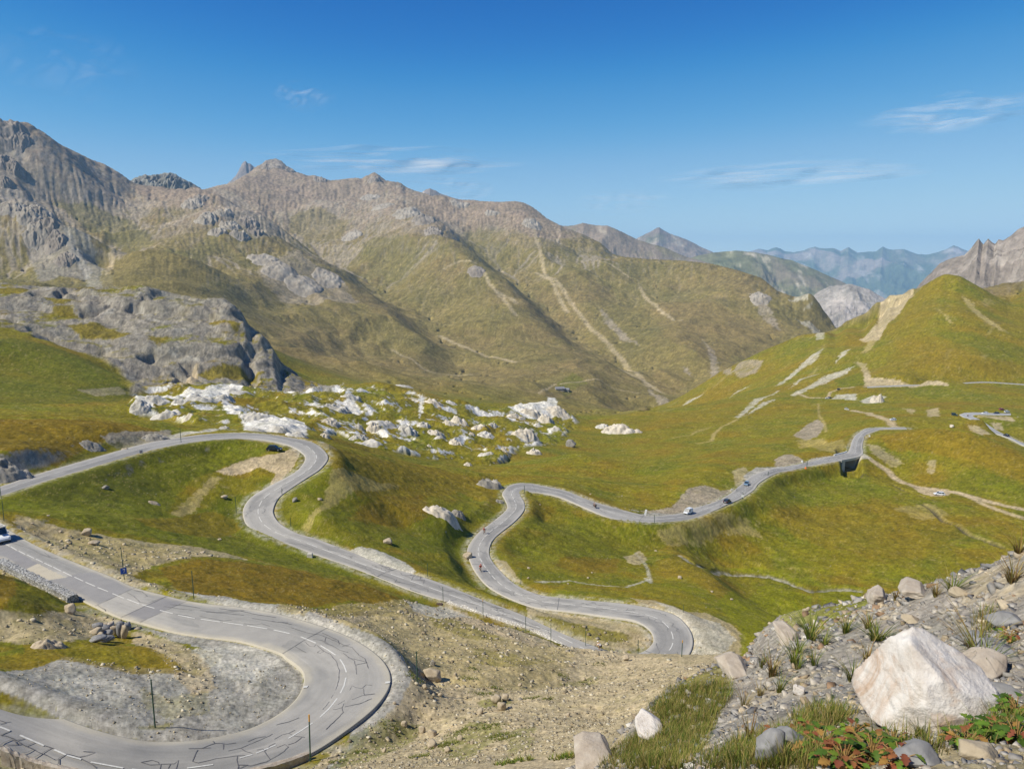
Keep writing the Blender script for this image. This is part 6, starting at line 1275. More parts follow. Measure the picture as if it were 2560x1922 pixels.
for i, (u, v, n, s, h, k) in enumerate([(2028,1605,60,2.0,.42,0),(1985,1660,46,1.6,.3,0),(1995,1632,40,1.8,.24,0),(2060,1615,40,1.6,.22,0),(2115,1583,46,1.6,.24,0),(2035,1668,36,1.3,.24,0),(1930,1690,60,1.7,.26,1),(1950,1730,44,1.3,.24,0),(1995,1672,40,1.4,.20,0),(2190,1605,70,2.4,.24,0),(2170,1570,40,1.6,.2,1),(2170,1655,50,1.8,.22,1),(2440,1650,90,1.8,.34,1),(2460,1668,60,1.8,.24,0),(2340,1490,40,1.5,.22,1),(2380,1485,60,1.8,.28,0),(2530,1455,50,1.9,.3,1),(2545,1390,50,1.6,.3,1),(2470,1405,40,1.4,.24,0),(1860,1770,36,1.2,.22,1),(1900,1740,40,1.2,.18,1),(1990,1735,40,1.1,.16,1),(2130,1700,56,1.6,.2,0),(2370,1660,40,1.3,.18,1),(2300,1838,46,1.0,.16,0),(2240,1440+60,30,1.3,.2,1),(1905,1668,40,1.3,.22,0),(1875,1850,50,1.2,.2,1)]):
    tuft(u, v, n, s, h, DC if k else GC, 700+i, 'dry yellowish grass tuft growing on the stony foreground slope' if k else 'green grass tuft growing on the stony foreground slope', 'dry grass tufts on the stony slope' if k else 'green grass tufts on the stony slope')
CLV, CLF, CLC = [], [], []; clb = 0
def clump(u, v, n, rad, seed):
    global clb
    p = seat(u, v); rs = np.random.RandomState(seed)
    for k in range(n//6):
        a = rs.uniform(0, 6.283); rr = rad*math.sqrt(rs.rand())*rs.uniform(.5, 1.3); x, y = p.x+rr*math.cos(a)*1.3, p.y+rr*math.sin(a)
        V, f, c = blades((x, y, float(ground(x, y))), 6, .015, .15, rs, GC, .04, .9); CLV.append(V); CLF.append(f+clb); CLC.append(c); clb += len(V)
for i, (u, v, n, s) in enumerate([(1165,1695,60,9),(1210,1735,70,10),(1240,1720,50,7),(1330,1745,40,7),(1460,1708,50,9),(1500,1660,40,8),(1410,1690,40,8),(1160,1825,80,10),(1225,1815,80,9),(1245,1840,60,8),(1265,1845,60,7),(1120,1860,60,7),(1370,1745,40,6),(1430,1890,60,5),(980,1820,50,7),(1050,1890,60,6),(1285,1905,40,5),(1040,1695,50,8),(1180,1670,40,7),(1095,1865,50,7),(900,1880,50,6),(840,1905,50,6)]):
    clump(u, v, n*7, s*.085, 760+i)
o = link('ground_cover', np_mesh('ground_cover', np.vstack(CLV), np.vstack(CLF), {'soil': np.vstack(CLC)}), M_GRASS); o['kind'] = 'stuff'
# ---- broad-leaved plants at the bottom edge
def leaf(L, W, rs):
    n = 9; pts = []
    for k in range(n):
        t = k/(n-1); w = W*math.sin(math.pi*min(1, t*.93+.05))**.8*(1+.32*math.sin(t*22)); pts.append((t*L, w))
    return pts
def plant(u, v, n, size, mix, seed, label):
    n = int(n*1.7); mix *= .75
    p = seat(u, v); rs = np.random.RandomState(seed); V, Fq, Cc = [], [], []; sV, sF = [], []
    root = thing('leafy_plant', label, 'plant', p); mb = MB()
    G_ = [lin(88,116,40), lin(110,132,46), lin(70,96,36)]; R_ = [lin(150,98,60), lin(132,76,54), lin(158,122,64), lin(124,92,52)]
    for k in range(n):
        a = rs.uniform(0, 6.283); el = rs.uniform(.15, 1.2); st = size*rs.uniform(.25, .9); L = size*rs.uniform(.22, .42)
        base = np.array([math.cos(a)*math.cos(el)*st, math.sin(a)*math.cos(el)*st, math.sin(el)*st*.8+.01])
        mb.tube([(0, 0, -.01), base*.55+np.array([0, 0, .015]), base], .0022, 4)
        d = np.array([math.cos(a), math.sin(a), rs.uniform(-.5, .35)]); d /= np.linalg.norm(d); sd = np.array([-math.sin(a), math.cos(a), rs.uniform(-.35, .35)]); up = np.cross(d, sd)
        c = np.array((R_ if rs.rand() < mix else G_)[rs.randint(3)])*rs.uniform(.8, 1.2); pts = leaf(L, L*.36, rs); b = len(V)
        for t, w in pts:
            cz = -.25*(t/L)**2*L
            for s in (-1, 0, 1): V.append(base+d*t+sd*w*s+up*(cz+abs(s)*w*.28)); Cc.append(c*(1.1 if s == 0 else rs.uniform(.85, 1.)))
        for m in range(len(pts)-1):
            for s in range(2): q = b+m*3+s; Fq.append((q, q+1, q+4, q+3))
    link('leaf', np_mesh('leaf', np.array(V), np.array(Fq), {'soil': np.array(Cc)}), M_LEAF, root, smooth=True); mb.build('stem', M_STEM, root)
M_STEM = simple('plant stems', lin(140,110,60), .8)
for i, (u, v, n, s, mx, lb) in enumerate([(2060,1880,50,.13,.75,'reddish brown leafy plant left of the white boulder'),(2130,1850,40,.12,.35,'green lobed leafy plant at the left foot of the white boulder'),(2180,1895,56,.14,.25,'green leafy plant with some red leaves below the white boulder'),(2110,1918,46,.13,.55,'mixed red and green leafy plant at the bottom edge'),(2470,1850,46,.13,.15,'bright green lobed plant right below the white boulder'),(2540,1860,50,.14,.2,'dense green plant at the lower right edge'),(2540,1790,44,.12,.35,'bushy green plant at the right edge beside the boulder'),(2420,1870,26,.10,.5,'small reddish plant under the right end of the boulder'),(1960,1850,26,.10,.6,'small rusty plant among the grass left of the scree plants'),(2030,1835,26,.10,.7,'low red leaved plant just left of the boulder'),(2230,1870,30,.10,.3,'low green rosette under the white boulder'),(2525,1600,24,.10,.6,'small red leaved plant on the slate at the right edge'),(2250,1915,34,.11,.8,'dark red leaved plant at the bottom edge below the boulder')]):
    plant(u, v, n, s, mx, 800+i, lb)
# ---------------------------------------------------------------- poles, signs, vehicles, riders, bridge, farm, clouds
M_POLE = simple('green pole paint', lin(44, 74, 58), .6, var=.15); M_TIP = simple('yellow pole tip', lin(206, 150, 46), .6); M_BLUE = simple('blue sign face', lin(20, 84, 176), .5, var=.05); M_WHITE = simple('white paint', lin(218, 218, 214), .5, var=.05); M_RED = simple('red paint', lin(176, 52, 44), .5, var=.05)
M_STEEL = simple('dull steel', lin(140, 140, 138), .45, metal=.6); M_ORANGE = simple('orange plastic', lin(224, 112, 30), .5); M_CONC = simple('pale concrete', lin(186, 182, 170), .9, scale=3.)
POLES = [(388,1818,1695,0,'tall green snow pole standing on the gravel inside the near bend'),(776,1902,1785,1,'green snow pole with a yellow tip at the bottom outside the near bend'),(1044,1708,1627,0,'green snow pole on the gravel outside the near bend, by the tan boulder'),(1108,1504,1466,0,'snow pole at the start of the retaining wall on the second road'),
 (1208,1541,1497,1,'yellow tipped snow pole second along the retaining wall'),(1314,1577,1540,0,'third snow pole along the retaining wall'),(1377,1608,1560,0,'fourth snow pole along the retaining wall, where it curves'),(1464,1618,1565,0,'snow pole left of the white shirted cyclist at the wall'),(1595,1633,1598,0,'snow pole at the end of the retaining wall by the lower bend'),(1704,1641,1600,1,'yellow tipped snow pole on the outside of the lower bend'),
 (485,1497,1425,0,'thin snow pole on the outer edge of the near leg'),(311,1447,1367,0,'thin snow pole carrying the blue sign on the near leg'),(10,1302,1250,0,'snow pole on the grass at the left edge above the white vehicle'),(3,1246,1190,0,'snow pole at the left edge on the upper road'),(453,1107,1070,0,'snow pole at the upper road left of its top bend'),(591,1282,1240,0,'snow pole left of the second bend'),
 (705,1237,1220,0,'snow pole right of the road above the second bend'),(825,1125,1110,0,'snow pole outside the top bend of the upper road'),(727,1315,1293,0,'snow pole on the grass right of the second bend'),(1069,1441,1407,0,'snow pole on the green bank between the two roads'),(1302,1462,1430,0,'snow pole on the grass right of the sunken bend'),(1636,1307,1287,0,'snow pole in front of the grey lay-by below the white van'),
 (1311,1232,1213,0,'snow pole inside the sharp bend under the rock face'),(1857,1248,1232,0,'short pole with a white triangle below the dark blue car'),(1920,1190,1178,0,'short pole beside the road right of the grey lay-by'),(2119,1130,1118,0,'short pole at the bridge end'),(1229,1373,1353,0,'snow pole on the right verge below the knoll'),(1317,1275,1255,0,'snow pole on the grass under the sharp bend'),(1708,1530,1514,0,'snow pole on the gravel outside the lower bend'),(2017,1168,1152,0,'short pole by the orange cone near the bridge')]
for u, v, vt, tip, lb in POLES:
    p = seat(u, v); a, t0 = ray(u, v); _, t1 = ray(u, vt); r = math.hypot(p.x, p.y); h = -t1*r-p.z; h = min(max(h, 1.6), 4.6); rd = max(.045, p.length*.00036)
    root = thing('snow_pole', lb, 'pole', p, 0, 'snow poles along the road'); lean = Vector((random.uniform(-.02, .02)*h, random.uniform(-.02, .02)*h, 0))
    mb = MB(); mb.tube([(0, 0, -.2), lean*.5+Vector((0, 0, h*.5)), lean*(.9)+Vector((0, 0, h*(.86 if tip else 1.)))], [rd, rd, rd*.9], 7); mb.build('post', M_POLE, root)
    if tip: mb = MB(); mb.tube([lean*.9+Vector((0, 0, h*.86+.002)), lean+Vector((0, 0, h))], rd*1.05, 7); mb.build('tip', M_TIP, root)
def plate(u, v, wpx, hpx, hpole, mat, name, label, cat='sign', post=True):
    p = seat(u, v); s = p.length/F; w, h = wpx*s, hpx*s*1.1; z = hpole*s*1.1
    root = thing(name, label, cat, p, -math.atan2(p.x, p.y))
    mb = MB(); mb.box((0, -.06, z-h/2), (w, .03, h)); mb.build('panel', mat, root, bevel=.01)
    mb = MB(); fw = w*.05
    for c, d in (((0, -.05, z+fw*.6), (w+fw*2, .05, fw)), ((0, -.05, z-h-fw*.6), (w+fw*2, .05, fw))): mb.box(c, d)
    mb.build('frame', M_STEEL, root)
    if post: mb = MB(); mb.tube([(0, 0, -.15), (0, 0, z)], .03, 6); mb.build('post', M_POLE, root)
    return root, w, h, z
sg, w, h, z = plate(311, 1449, 12, 12, 25, M_BLUE, 'road_sign', 'square blue sign on a thin pole at the outer edge of the near leg')
mb = MB()
for a, b in (((-.12, .26), (.22, .26)), ((.22, .26), (.0, -.28))): mb.tube([(a[0]*w, -.085, z-h/2+a[1]*h), (b[0]*w, -.085, z-h/2+b[1]*h)], w*.05, 5)
mb.build('marking', M_WHITE, sg)
sg, w, h, z = plate(353, 1135, 6.5, 6, 8, M_WHITE, 'road_marker', 'small white roadside marker with a red band by the upper road', 'marker', False); mb = MB(); mb.box((0, -.085, z-h*.45), (w*.6, .02, h*.3)); mb.build('band', M_RED, sg)
sg, w, h, z = plate(1856, 1249, 5, 5, 11, M_WHITE, 'road_sign', 'small white triangular sign below the dark blue car', 'sign')
def block(name, u, v, wpx, hpx, mat, label, cat, lean=0., kind='box'):
    p = seat(u, v); s = p.length/F; w, h = wpx*s, hpx*s*1.15; mb = MB()
    if kind == 'cone': mb.grid([[(w*.5*k*math.cos(a*math.pi/6), w*.5*k*math.sin(a*math.pi/6), z*h) for a in range(12)] for k, z in ((1.2, 0), (1.2, .08), (.75, .1), (.2, 1.))], closed=True, cap=True)
    else: mb.box((0, 0, h*.5-.05), (w, w*.7, h), 0, .86); mb.box((0, 0, h-.03), (w*.9, w*.63, h*.12), 0, .8)
    o = mb.build(name, mat, bevel=.02); o.location = p; o.rotation_euler = (0, lean, random.uniform(-.3, .3)); tag(o, label, cat); return o
block('stone_post', 1612, 1290, 5, 14, M_WHITE, 'white leaning post in the lay-by left of the white van', 'post', .18)
block('concrete_box', 775, 1392, 13, 8, M_CONC, 'low pale concrete box on the verge under the second bend', 'box')
block('traffic_cone', 2014, 1171, 5, 4, M_ORANGE, 'tiny orange cone at the road edge before the bridge', 'cone', 0, 'cone')
block('marker_stone', 2005, 1156, 4, 4, M_WHITE, 'small white marker stone at the upper road edge before the bridge', 'marker'); block('marker_stone', 2174, 1092, 3, 3, M_WHITE, 'white marker stone on the grass beyond the bridge', 'marker'); block('marker_stone', 1829, 1227, 4, 5, M_CONC, 'pale marker stone at the inner road edge above the dark blue car', 'marker')
gr = seat(1098, 1510); mb = MB(); mb.box((0, 0, .03), (1.1, .8, .08))
for k in range(6): mb.box((-.45+.18*k, 0, .085), (.08, .7, .03))
o = mb.build('drain_grate', simple('rusty iron', lin(92, 72, 60), .7, metal=.3)); o.location = gr; tag(o, 'dark rusty drain grate on the gravel beside the retaining wall', 'grate')
# ---- vehicles
M_GLASS = simple('car glass', lin(38, 46, 54), .12, var=.05, spec=.8); M_TYRE = simple('tyre', lin(30, 30, 32), .8); M_CHROME = simple('wheel rim', lin(170, 172, 174), .35, metal=.7); M_LAMP = simple('headlamp', lin(226, 228, 228), .2); M_TAIL = simple('tail lamp', lin(150, 24, 22), .3); M_PLATE = simple('number plate', lin(214, 210, 196), .5)
PAINT = {k: simple(k+' car paint', c, .28, var=.04, spec=.6) for k, c in dict(white=lin(222,224,226), black=lin(24,25,28), navy=lin(32,38,58), blue=lin(110,140,166), dark=lin(46,50,56), green=lin(40,66,64), cream=lin(204,200,186), red=lin(150,60,56)).items()}
def vehicle(p, head, paint, label, kind='hatch', group=None, seed=0, pitch=0.):
    L, W, H = dict(hatch=(4.1, 1.75, 1.48), wagon=(4.5, 1.8, 1.5), van=(4.4, 1.85, 1.85), jeep=(4.0, 1.85, 1.95))[kind]
    root = thing('parked_car' if kind != 'van' else 'van', label, 'van' if kind == 'van' else 'car', p, head, group); root.rotation_euler = (0, pitch, head)
    q = L/4.1; bel = .86 if kind != 'jeep' else 1.02
    # outline sections from nose (+x) to tail: x, half width, sill height, belt height
    body = [(-L/2, W*.40, .36, bel*.9), (-L/2+.12, W*.47, .26, bel+.02), (-L*.25, W*.5, .22, bel+.03), (L*.1, W*.5, .22, bel), (L*.30, W*.49, .22, bel-.06), (L/2-.22, W*.46, .26, bel-.16), (L/2, W*.38, .34, bel-.34)]
    mb = MB(); rows = []
    for x, w, z0, z1 in body: rows.append([(x, -w, z0+.08), (x, -w*1., (z0+z1)/2), (x, -w*.92, z1-.03), (x, -w*.8, z1), (x, w*.8, z1), (x, w*.92, z1-.03), (x, w, (z0+z1)/2), (x, w, z0+.08), (x, w*.9, z0), (x, -w*.9, z0)])
    mb.grid(rows, closed=True, cap=True)
    rear = {'hatch': -L/2+.15, 'wagon': -L/2+.12, 'van': -L/2+.08, 'jeep': -L/2+.06}[kind]; fr = {'hatch': .9*q, 'wagon': .95*q, 'van': 1.25*q, 'jeep': .75*q}[kind]; tf = {'hatch': .25, 'wagon': .3, 'van': .75, 'jeep': .45}[kind]; tr = rear+(.55 if kind in ('hatch', 'wagon') else .12)
    roof = lambda x, z, k: [(x, -W*k, z), (x, W*k, z)]
    zr = H; mb.grid([[(tr, -W*.40, zr-.05), (tr, -W*.3, zr), (tr, W*.3, zr), (tr, W*.40, zr-.05)], [((tr+tf)/2, -W*.41, zr-.02), ((tr+tf)/2, -W*.3, zr+.03), ((tr+tf)/2, W*.3, zr+.03), ((tr+tf)/2, W*.41, zr-.02)], [(tf, -W*.40, zr-.05), (tf, -W*.3, zr), (tf, W*.3, zr), (tf, W*.40, zr-.05)]])
    for s in (-1, 1):
        for xa, xb, ww in ((rear, tr, .09), (fr, tf, .08), ((fr+rear)/2-.05, (tr+tf)/2-.05, .09)): mb.tube([(xa, s*W*.455, bel-.02), (xb, s*W*.405, zr-.04)], ww*.6, 5)
    if kind == 'van': 
        for s in (-1, 1): mb.poly([(rear, s*W*.462, bel), (-.1, s*W*.462, bel), (-.1, s*W*.41, zr-.06), (tr, s*W*.41, zr-.06)][::s])
    mb.build('body', PAINT[paint], root, smooth=False, bevel=.03)
    mb = MB(); e = .012
    mb.poly([(fr, -W*.42, bel), (fr, W*.42, bel), (tf, W*.375, zr-.06), (tf, -W*.375, zr-.06)]); mb.poly([(rear, W*.42, bel), (rear, -W*.42, bel), (tr, -W*.375, zr-.06), (tr, W*.375, zr-.06)])
    for s in (-1, 1): mb.poly([(rear+.04, s*W*.45, bel), (fr-.04, s*W*.45, bel), (tf-.02, s*W*.4, zr-.07), (tr+.02, s*W*.4, zr-.07)][::s])
    mb.build('window', M_GLASS, root)
    for sx in (-L*.31, L*.31):
        for s in (-1, 1):
            mb = MB(); mb.tube([(sx, s*(W*.5-.17), .31), (sx, s*(W*.5+.012), .31)], .315, 16); wh = mb.build('wheel', M_TYRE, root)
            mb = MB(); mb.tube([(sx, s*(W*.5+.013), .31), (sx, s*(W*.5+.02), .31)], .19, 12); mb.build('rim', M_CHROME, wh)
    for s in (-1, 1):
        mb = MB(); mb.box((L/2-.10, s*W*.36, bel-.27), (.16, .28, .13)); mb.build('headlight', M_LAMP, root)
        mb = MB(); mb.box((-L/2+.02, s*W*.37, bel-.12), (.10, .20, .22)); mb.build('tail_light', M_TAIL, root)
        mb = MB(); mb.box((fr-.18, s*(W*.5+.09), bel+.05), (.12, .18, .12)); mb.build('mirror', PAINT[paint], root, bevel=.02)
    mb = MB(); mb.box((L/2+.005, 0, .44), (.02, .52, .11)); mb.box((-L/2-.005, 0, .52), (.02, .52, .11)); mb.build('number_plate', M_PLATE, root)
    mb = MB(); mb.box((L/2-.05, 0, .36), (.14, W*.66, .12)); mb.build('bumper', M_TYRE, root)
    return root
def vroad(key, u, v, flip, off=0.):
    p = on_road(key, u, v, .055); R = roads[key]; i = int(np.clip(np.argmin(np.hypot(R.c[:, 0]-p[0], R.c[:, 1]-p[1])), 2, len(R.c)-3)); t = R.c[i+2]-R.c[i-2]
    if flip: t = -t
    return Vector(p), math.atan2(t[1], t[0])+off, -math.atan2(t[2], math.hypot(t[0], t[1]))
G_DRIVE = 'vehicles driving on the mountain road'; G_PARK = 'cars parked near the road'
p, hd, pt = vroad('B', 1720, 1283, True); vehicle(p, hd, 'white', 'white van driving towards the sharp bend, lowest of the three on the road', 'van', G_DRIVE, 0, pt)
p, hd, pt = vroad('B', 1818, 1256, False); vehicle(p, hd, 'navy', 'dark blue car driving away on the right lane behind the white van', 'hatch', G_DRIVE, 0, pt)
p, hd, pt = vroad('B', 1866, 1212, True); vehicle(p, hd, 'blue', 'light blue car coming downhill from the bridge side of the road', 'hatch', G_DRIVE, 0, pt)
p, hd, pt = vroad('A', -2, 1352, True); cw = vehicle(p, hd, 'white', 'white car with roof load cut off by the left edge of the photo', 'jeep', G_DRIVE, 0, pt)
mb = MB(); mb.box((0, 0, 2.05), (2.2, 1.4, .14)); mb.box((0, 0, 2.18), (1.7, 1.0, .16), 0, .8); mb.build('roof_load', M_CONC, cw, bevel=.03)
def vpark(u, v, head, paint, label, kind='hatch'):
    p = seat(u, v); p.z = max(p.z, float(ground(p.x+1.2, p.y)), float(ground(p.x-1.2, p.y)))+.02; return vehicle(p, head, paint, label, kind, G_PARK)
vpark(686, 1127, .0, 'black', 'black car parked on the dirt pull-out inside the top bend')
vpark(2348, 1237, math.pi-.25, 'white', 'white car parked by the dirt track on the meadow', 'wagon')
vpark(2232, 1051, math.pi+.1, 'white', 'white car parked on the grass where the track leaves the road beyond the bridge')
vpark(2117, 1025, -.9, 'cream', 'pale jeep with dark cab parked alone on the brown rise', 'jeep')
vpark(2097, 975, .15, 'dark', 'dark car on the pale track high on the right hill'); vpark(2068, 997, .1, 'white', 'white car at the end of the pale track on the right hill'); vpark(2075, 995.5, .1, 'dark', 'dark car just right of the white one at the track end')
vpark(2386, 1039, -.35, 'green', 'dark green jeep parked at the outer corner of the far hairpin', 'jeep'); vpark(2462, 1034.5, math.pi, 'white', 'white car left of the dark one on the top leg of the far hairpin', 'wagon'); vpark(2490, 1035, math.pi, 'navy', 'dark blue car right of the white one on the top leg of the far hairpin')
vpark(2504, 1025, .3, 'red', 'small reddish car highest at the end of the far hairpin'); vpark(2517, 1031, .3, 'white', 'white car at the right end of the far hairpin')
p, hd, pt = vroad('C', 2515, 1090, False); vehicle(p, hd, 'dark', 'dark car on the far road at the right edge', 'hatch', G_DRIVE, 0, pt)
# ---- riders
SKIN = simple('skin', lin(196, 150, 122), .6); CLO = {k: simple(k+' clothing', c, .8) for k, c in dict(red=lin(176, 36, 44), white=lin(226, 226, 224), black=lin(34, 34, 38), grey=lin(110, 112, 118), blue=lin(60, 80, 130)).items()}; M_FRAME = simple('bicycle frame', lin(60, 62, 66), .4, metal=.4)
def skinbody(name, J, E, Rd, mat, parent):
    me = bpy.data.meshes.new(name); me.from_pydata(J, E, []); o = link(name, me, mat, parent); o.modifiers.new('skin', 'SKIN')
    for v, r in zip(me.skin_vertices[0].data, Rd): v.radius = (r, r)
    me.skin_vertices[0].data[0].use_root = True; sb = o.modifiers.new('smooth', 'SUBSURF'); sb.levels = 1; sb.render_levels = 1
    return o
def wheel(mb, x, r, y=0., th=.02, n=22):
    mb.grid([[(x+(r+th*math.cos(a))*math.cos(t), y+th*math.sin(a), r+.02+(r+th*math.cos(a))*math.sin(t)) for a in (0, 1.57, 3.14, 4.71)] for t in [2*math.pi*k/n for k in range(n+1)]], closed=True)
def rider(p, head, top, label, moto=False, scale=1., helmet='red'):
    root = thing('person', label, 'person', p, head); bk = thing('motorcycle' if moto else 'bicycle', ('dark motorcycle under ' if moto else 'bicycle ridden by ')+'the '+label.split(' on ')[0].replace('person', 'rider'), 'motorcycle' if moto else 'bicycle', p, head)
    hip = (-.22, 0, .98); sh = (.22, 0, 1.38)
    J = [hip, (0, 0, 1.22), sh, (.32, 0, 1.47), (.16, .19, 1.34), (.16, -.19, 1.34), (.36, .22, 1.14), (.36, -.22, 1.14), (.56, .20, 1.02), (.56, -.20, 1.02), (-.20, .11, .94), (-.20, -.11, .94), (.14, .12, .80), (.16, -.12, .62), (-.02, .12, .42), (.04, -.12, .24), (.08, .12, .36), (.16, -.12, .20)]
    E = [(0, 1), (1, 2), (2, 3), (2, 4), (2, 5), (4, 6), (5, 7), (6, 8), (7, 9), (0, 10), (0, 11), (10, 12), (11, 13), (12, 14), (13, 15), (14, 16), (15, 17)]
    Rd = [.15, .15, .14, .06, .085, .085, .05, .05, .04, .04, .10, .10, .075, .075, .05, .05, .045, .045]
    skinbody('body', J, E, Rd, SKIN, root)
    tj = [0, 1, 2, 4, 5, 6, 7]; skinbody('jersey', [J[i] for i in tj], [(0, 1), (1, 2), (2, 3), (2, 4), (3, 5), (4, 6)], [Rd[i]+.018 for i in tj], CLO[top], root)
    sj = [0, 10, 11, 12, 13]; skinbody('shorts', [J[i] for i in sj], [(0, 1), (0, 2), (1, 3), (2, 4)], [Rd[i]+.02 for i in sj], CLO['black'], root)
    V, f = ico(3); hd = link('head', np_mesh('head', V*np.array([.105, .085, .125]), f), SKIN, root, smooth=True); hd.location = (.40, 0, 1.58); hd.rotation_euler = (0, .25, 0)
    hm = link('helmet', np_mesh('helmet', V[:]*np.array([.14, .105, .09]), f), CLO[helmet], root, smooth=True); hm.location = (.38, 0, 1.66); hm.rotation_euler = (0, .2, 0)
    mb = MB()
    for s in (-1, 1): mb.tube([(-.62+.5*0+.58*0+.60-.0, s*.2, 1.02), (.62, s*.2, 1.01)], .03, 5)
    mb.build('hand', SKIN, root)
    mb = MB(); wheel(mb, -.50, .33); mb.build('wheel', M_TYRE, bk); mb = MB(); wheel(mb, .54, .33); mb.build('wheel', M_TYRE, bk)
    mb = MB(); t = .018 if not moto else .05
    for a, b in (((-.50, 0, .35), (-.20, 0, .88)), ((-.50, 0, .35), (0, 0, .28)), ((0, 0, .28), (-.20, 0, .88)), ((0, 0, .28), (.40, 0, .80)), ((-.18, 0, .82), (.40, 0, .88)), ((.38, 0, .95), (.54, 0, .35)), ((.38, 0, .95), (.56, 0, 1.0))): mb.tube([a, b], t, 6)
    mb.tube([(.57, -.24, 1.0), (.57, .24, 1.0)], t, 6); mb.build('frame', M_FRAME, bk)
    mb = MB(); mb.box((-.22, 0, .90), (.26, .13, .05), 0, .8); mb.build('saddle', CLO['black'], bk, bevel=.01)
    if moto: mb = MB(); mb.box((.05, 0, .62), (.62, .34, .42), 0, .8); mb.box((.55, 0, .95), (.2, .42, .36), 0, .6); mb.build('fairing', CLO['black'], bk, bevel=.04)
    for o in (root, bk): o.scale = (scale,)*3
p, hd, pt = vroad('B', 1201, 1428, True); rider(p, hd, 'red', 'person in a red jersey riding up the sunken bend', False, 1.2)
p, hd, pt = vroad('B', 1211, 1334, True); rider(p, hd, 'red', 'person with red helmet in a red top riding under the knoll', False, 1.2)
p, hd, pt = vroad('B', 1499, 1627, True); rider(p, hd, 'white', 'person in a white jersey riding behind the retaining wall', False, 1.0, 'white')
p, hd, pt = vroad('B', 1488, 1270, True); rider(p, hd, 'grey', 'person in dark riding gear on the road past the sharp bend', True, 1.2, 'black')
p, hd, pt = vroad('C', 2419, 1041, True); rider(p, hd, 'white', 'person in white on the inside of the far hairpin', True, 1.15, 'white')
# ---- bridge over the stream
br = thing('bridge', 'small concrete road bridge over the stream at the meadow edge', 'bridge', Vector(BR0)); iL = [int(np.argmin(np.hypot(RBx.L[:, 0]-P3(u, v, -97)[0], RBx.L[:, 1]-P3(u, v, -97)[1]))) for u, v in ((2080,1140),(2119,1130))]; iR = [int(np.argmin(np.hypot(RBx.R[:, 0]-P3(u, v, -97)[0], RBx.R[:, 1]-P3(u, v, -97)[1]))) for u, v in ((2098,1152),(2146,1140))]
for P, o_, m, hgt in ((RBx.L[iL[0]:iL[1]+1], -1, M_WHITE, .55), (RBx.R[iR[0]:iR[1]+1], 1, M_CONC, .30)):
    mb = MB(); P = np.array(dense(list(P), 1.)); t = np.gradient(P, axis=0); n = np.stack([t[:, 1], -t[:, 0]], 1)*o_; n /= np.linalg.norm(n, axis=1)[:, None]+1e-9; rows = []
    for k in range(len(P)): x, y, z_ = P[k]; a, b = n[k]*.35; rows.append([(x, y, z_-.9), (x+a, y+b, z_-.9), (x+a, y+b, z_+hgt), (x, y, z_+hgt)])
    mb.grid(rows, closed=True, cap=True); o = mb.build('parapet', m, br); o.location = -Vector(BR0)
mb = MB(); mid = RBx.c[(iR[0]+iR[1])//2]; dd = RBx.c[iR[1]]-RBx.c[iR[0]]; hd = math.atan2(dd[1], dd[0]); M_ = Matrix.Translation(Vector(mid)-Vector(BR0)) @ Matrix.Rotation(hd, 4, 'Z')
for s in (-1, 1): mb.box((s*6.2, 0, -3.4), (2.6, 6.6, 6.), 0, 1., M_)
mb.build('abutment', M_CONC, br); mb = MB(); mb.box((0, 0, -.62), (14., 6.2, .6), 0, 1., M_); mb.build('deck', M_CONC, br)
# ---- farm in the valley
M_ROOF = simple('sheet roof', lin(128, 128, 132), .5, scale=.5); M_STONEW = simple('farm wall', lin(170, 160, 146), .9, scale=.6)
def farm(u, v, L, W, H, rot, label):
    p = seat(u, v); root = thing('farmhouse', label, 'house', p, rot); mb = MB(); mb.box((0, 0, H/2-1), (L, W, H+2)); 
    mb.poly([(-L/2, -W/2, H), (-L/2, W/2, H), (-L/2, 0, H+W*.32)]); mb.poly([(L/2, W/2, H), (L/2, -W/2, H), (L/2, 0, H+W*.32)]); mb.build('wall', M_STONEW, root)
    mb = MB()
    for s in (-1, 1): mb.grid([[(-L/2-.6, s*(W/2+.7), H-.35), (L/2+.6, s*(W/2+.7), H-.35)], [(-L/2-.6, 0, H+W*.32+.12), (L/2+.6, 0, H+W*.32+.12)], [(-L/2-.6, 0, H+W*.32-.1), (L/2+.6, 0, H+W*.32-.1)], [(-L/2-.6, s*(W/2+.7), H-.55), (L/2+.6, s*(W/2+.7), H-.55)]])
    mb.build('roof', M_ROOF, root)
    for k in range(3): mb = MB(); mb.box((-L*.3+k*L*.3, -W/2-.05, H*.5), (1.1, .12, 1.3)); mb.build('window', M_GLASS, root)
    mb = MB(); mb.box((L*.42, -W/2-.05, 1.1), (1.2, .12, 2.2)); mb.build('door', M_FRAME, root)
farm(1399, 975, 17, 9, 3.5, .15, 'long low farm building with grey roof far down in the valley'); farm(1417, 977, 9, 7, 3.2, -.3, 'smaller shed right of the long farm building in the valley')
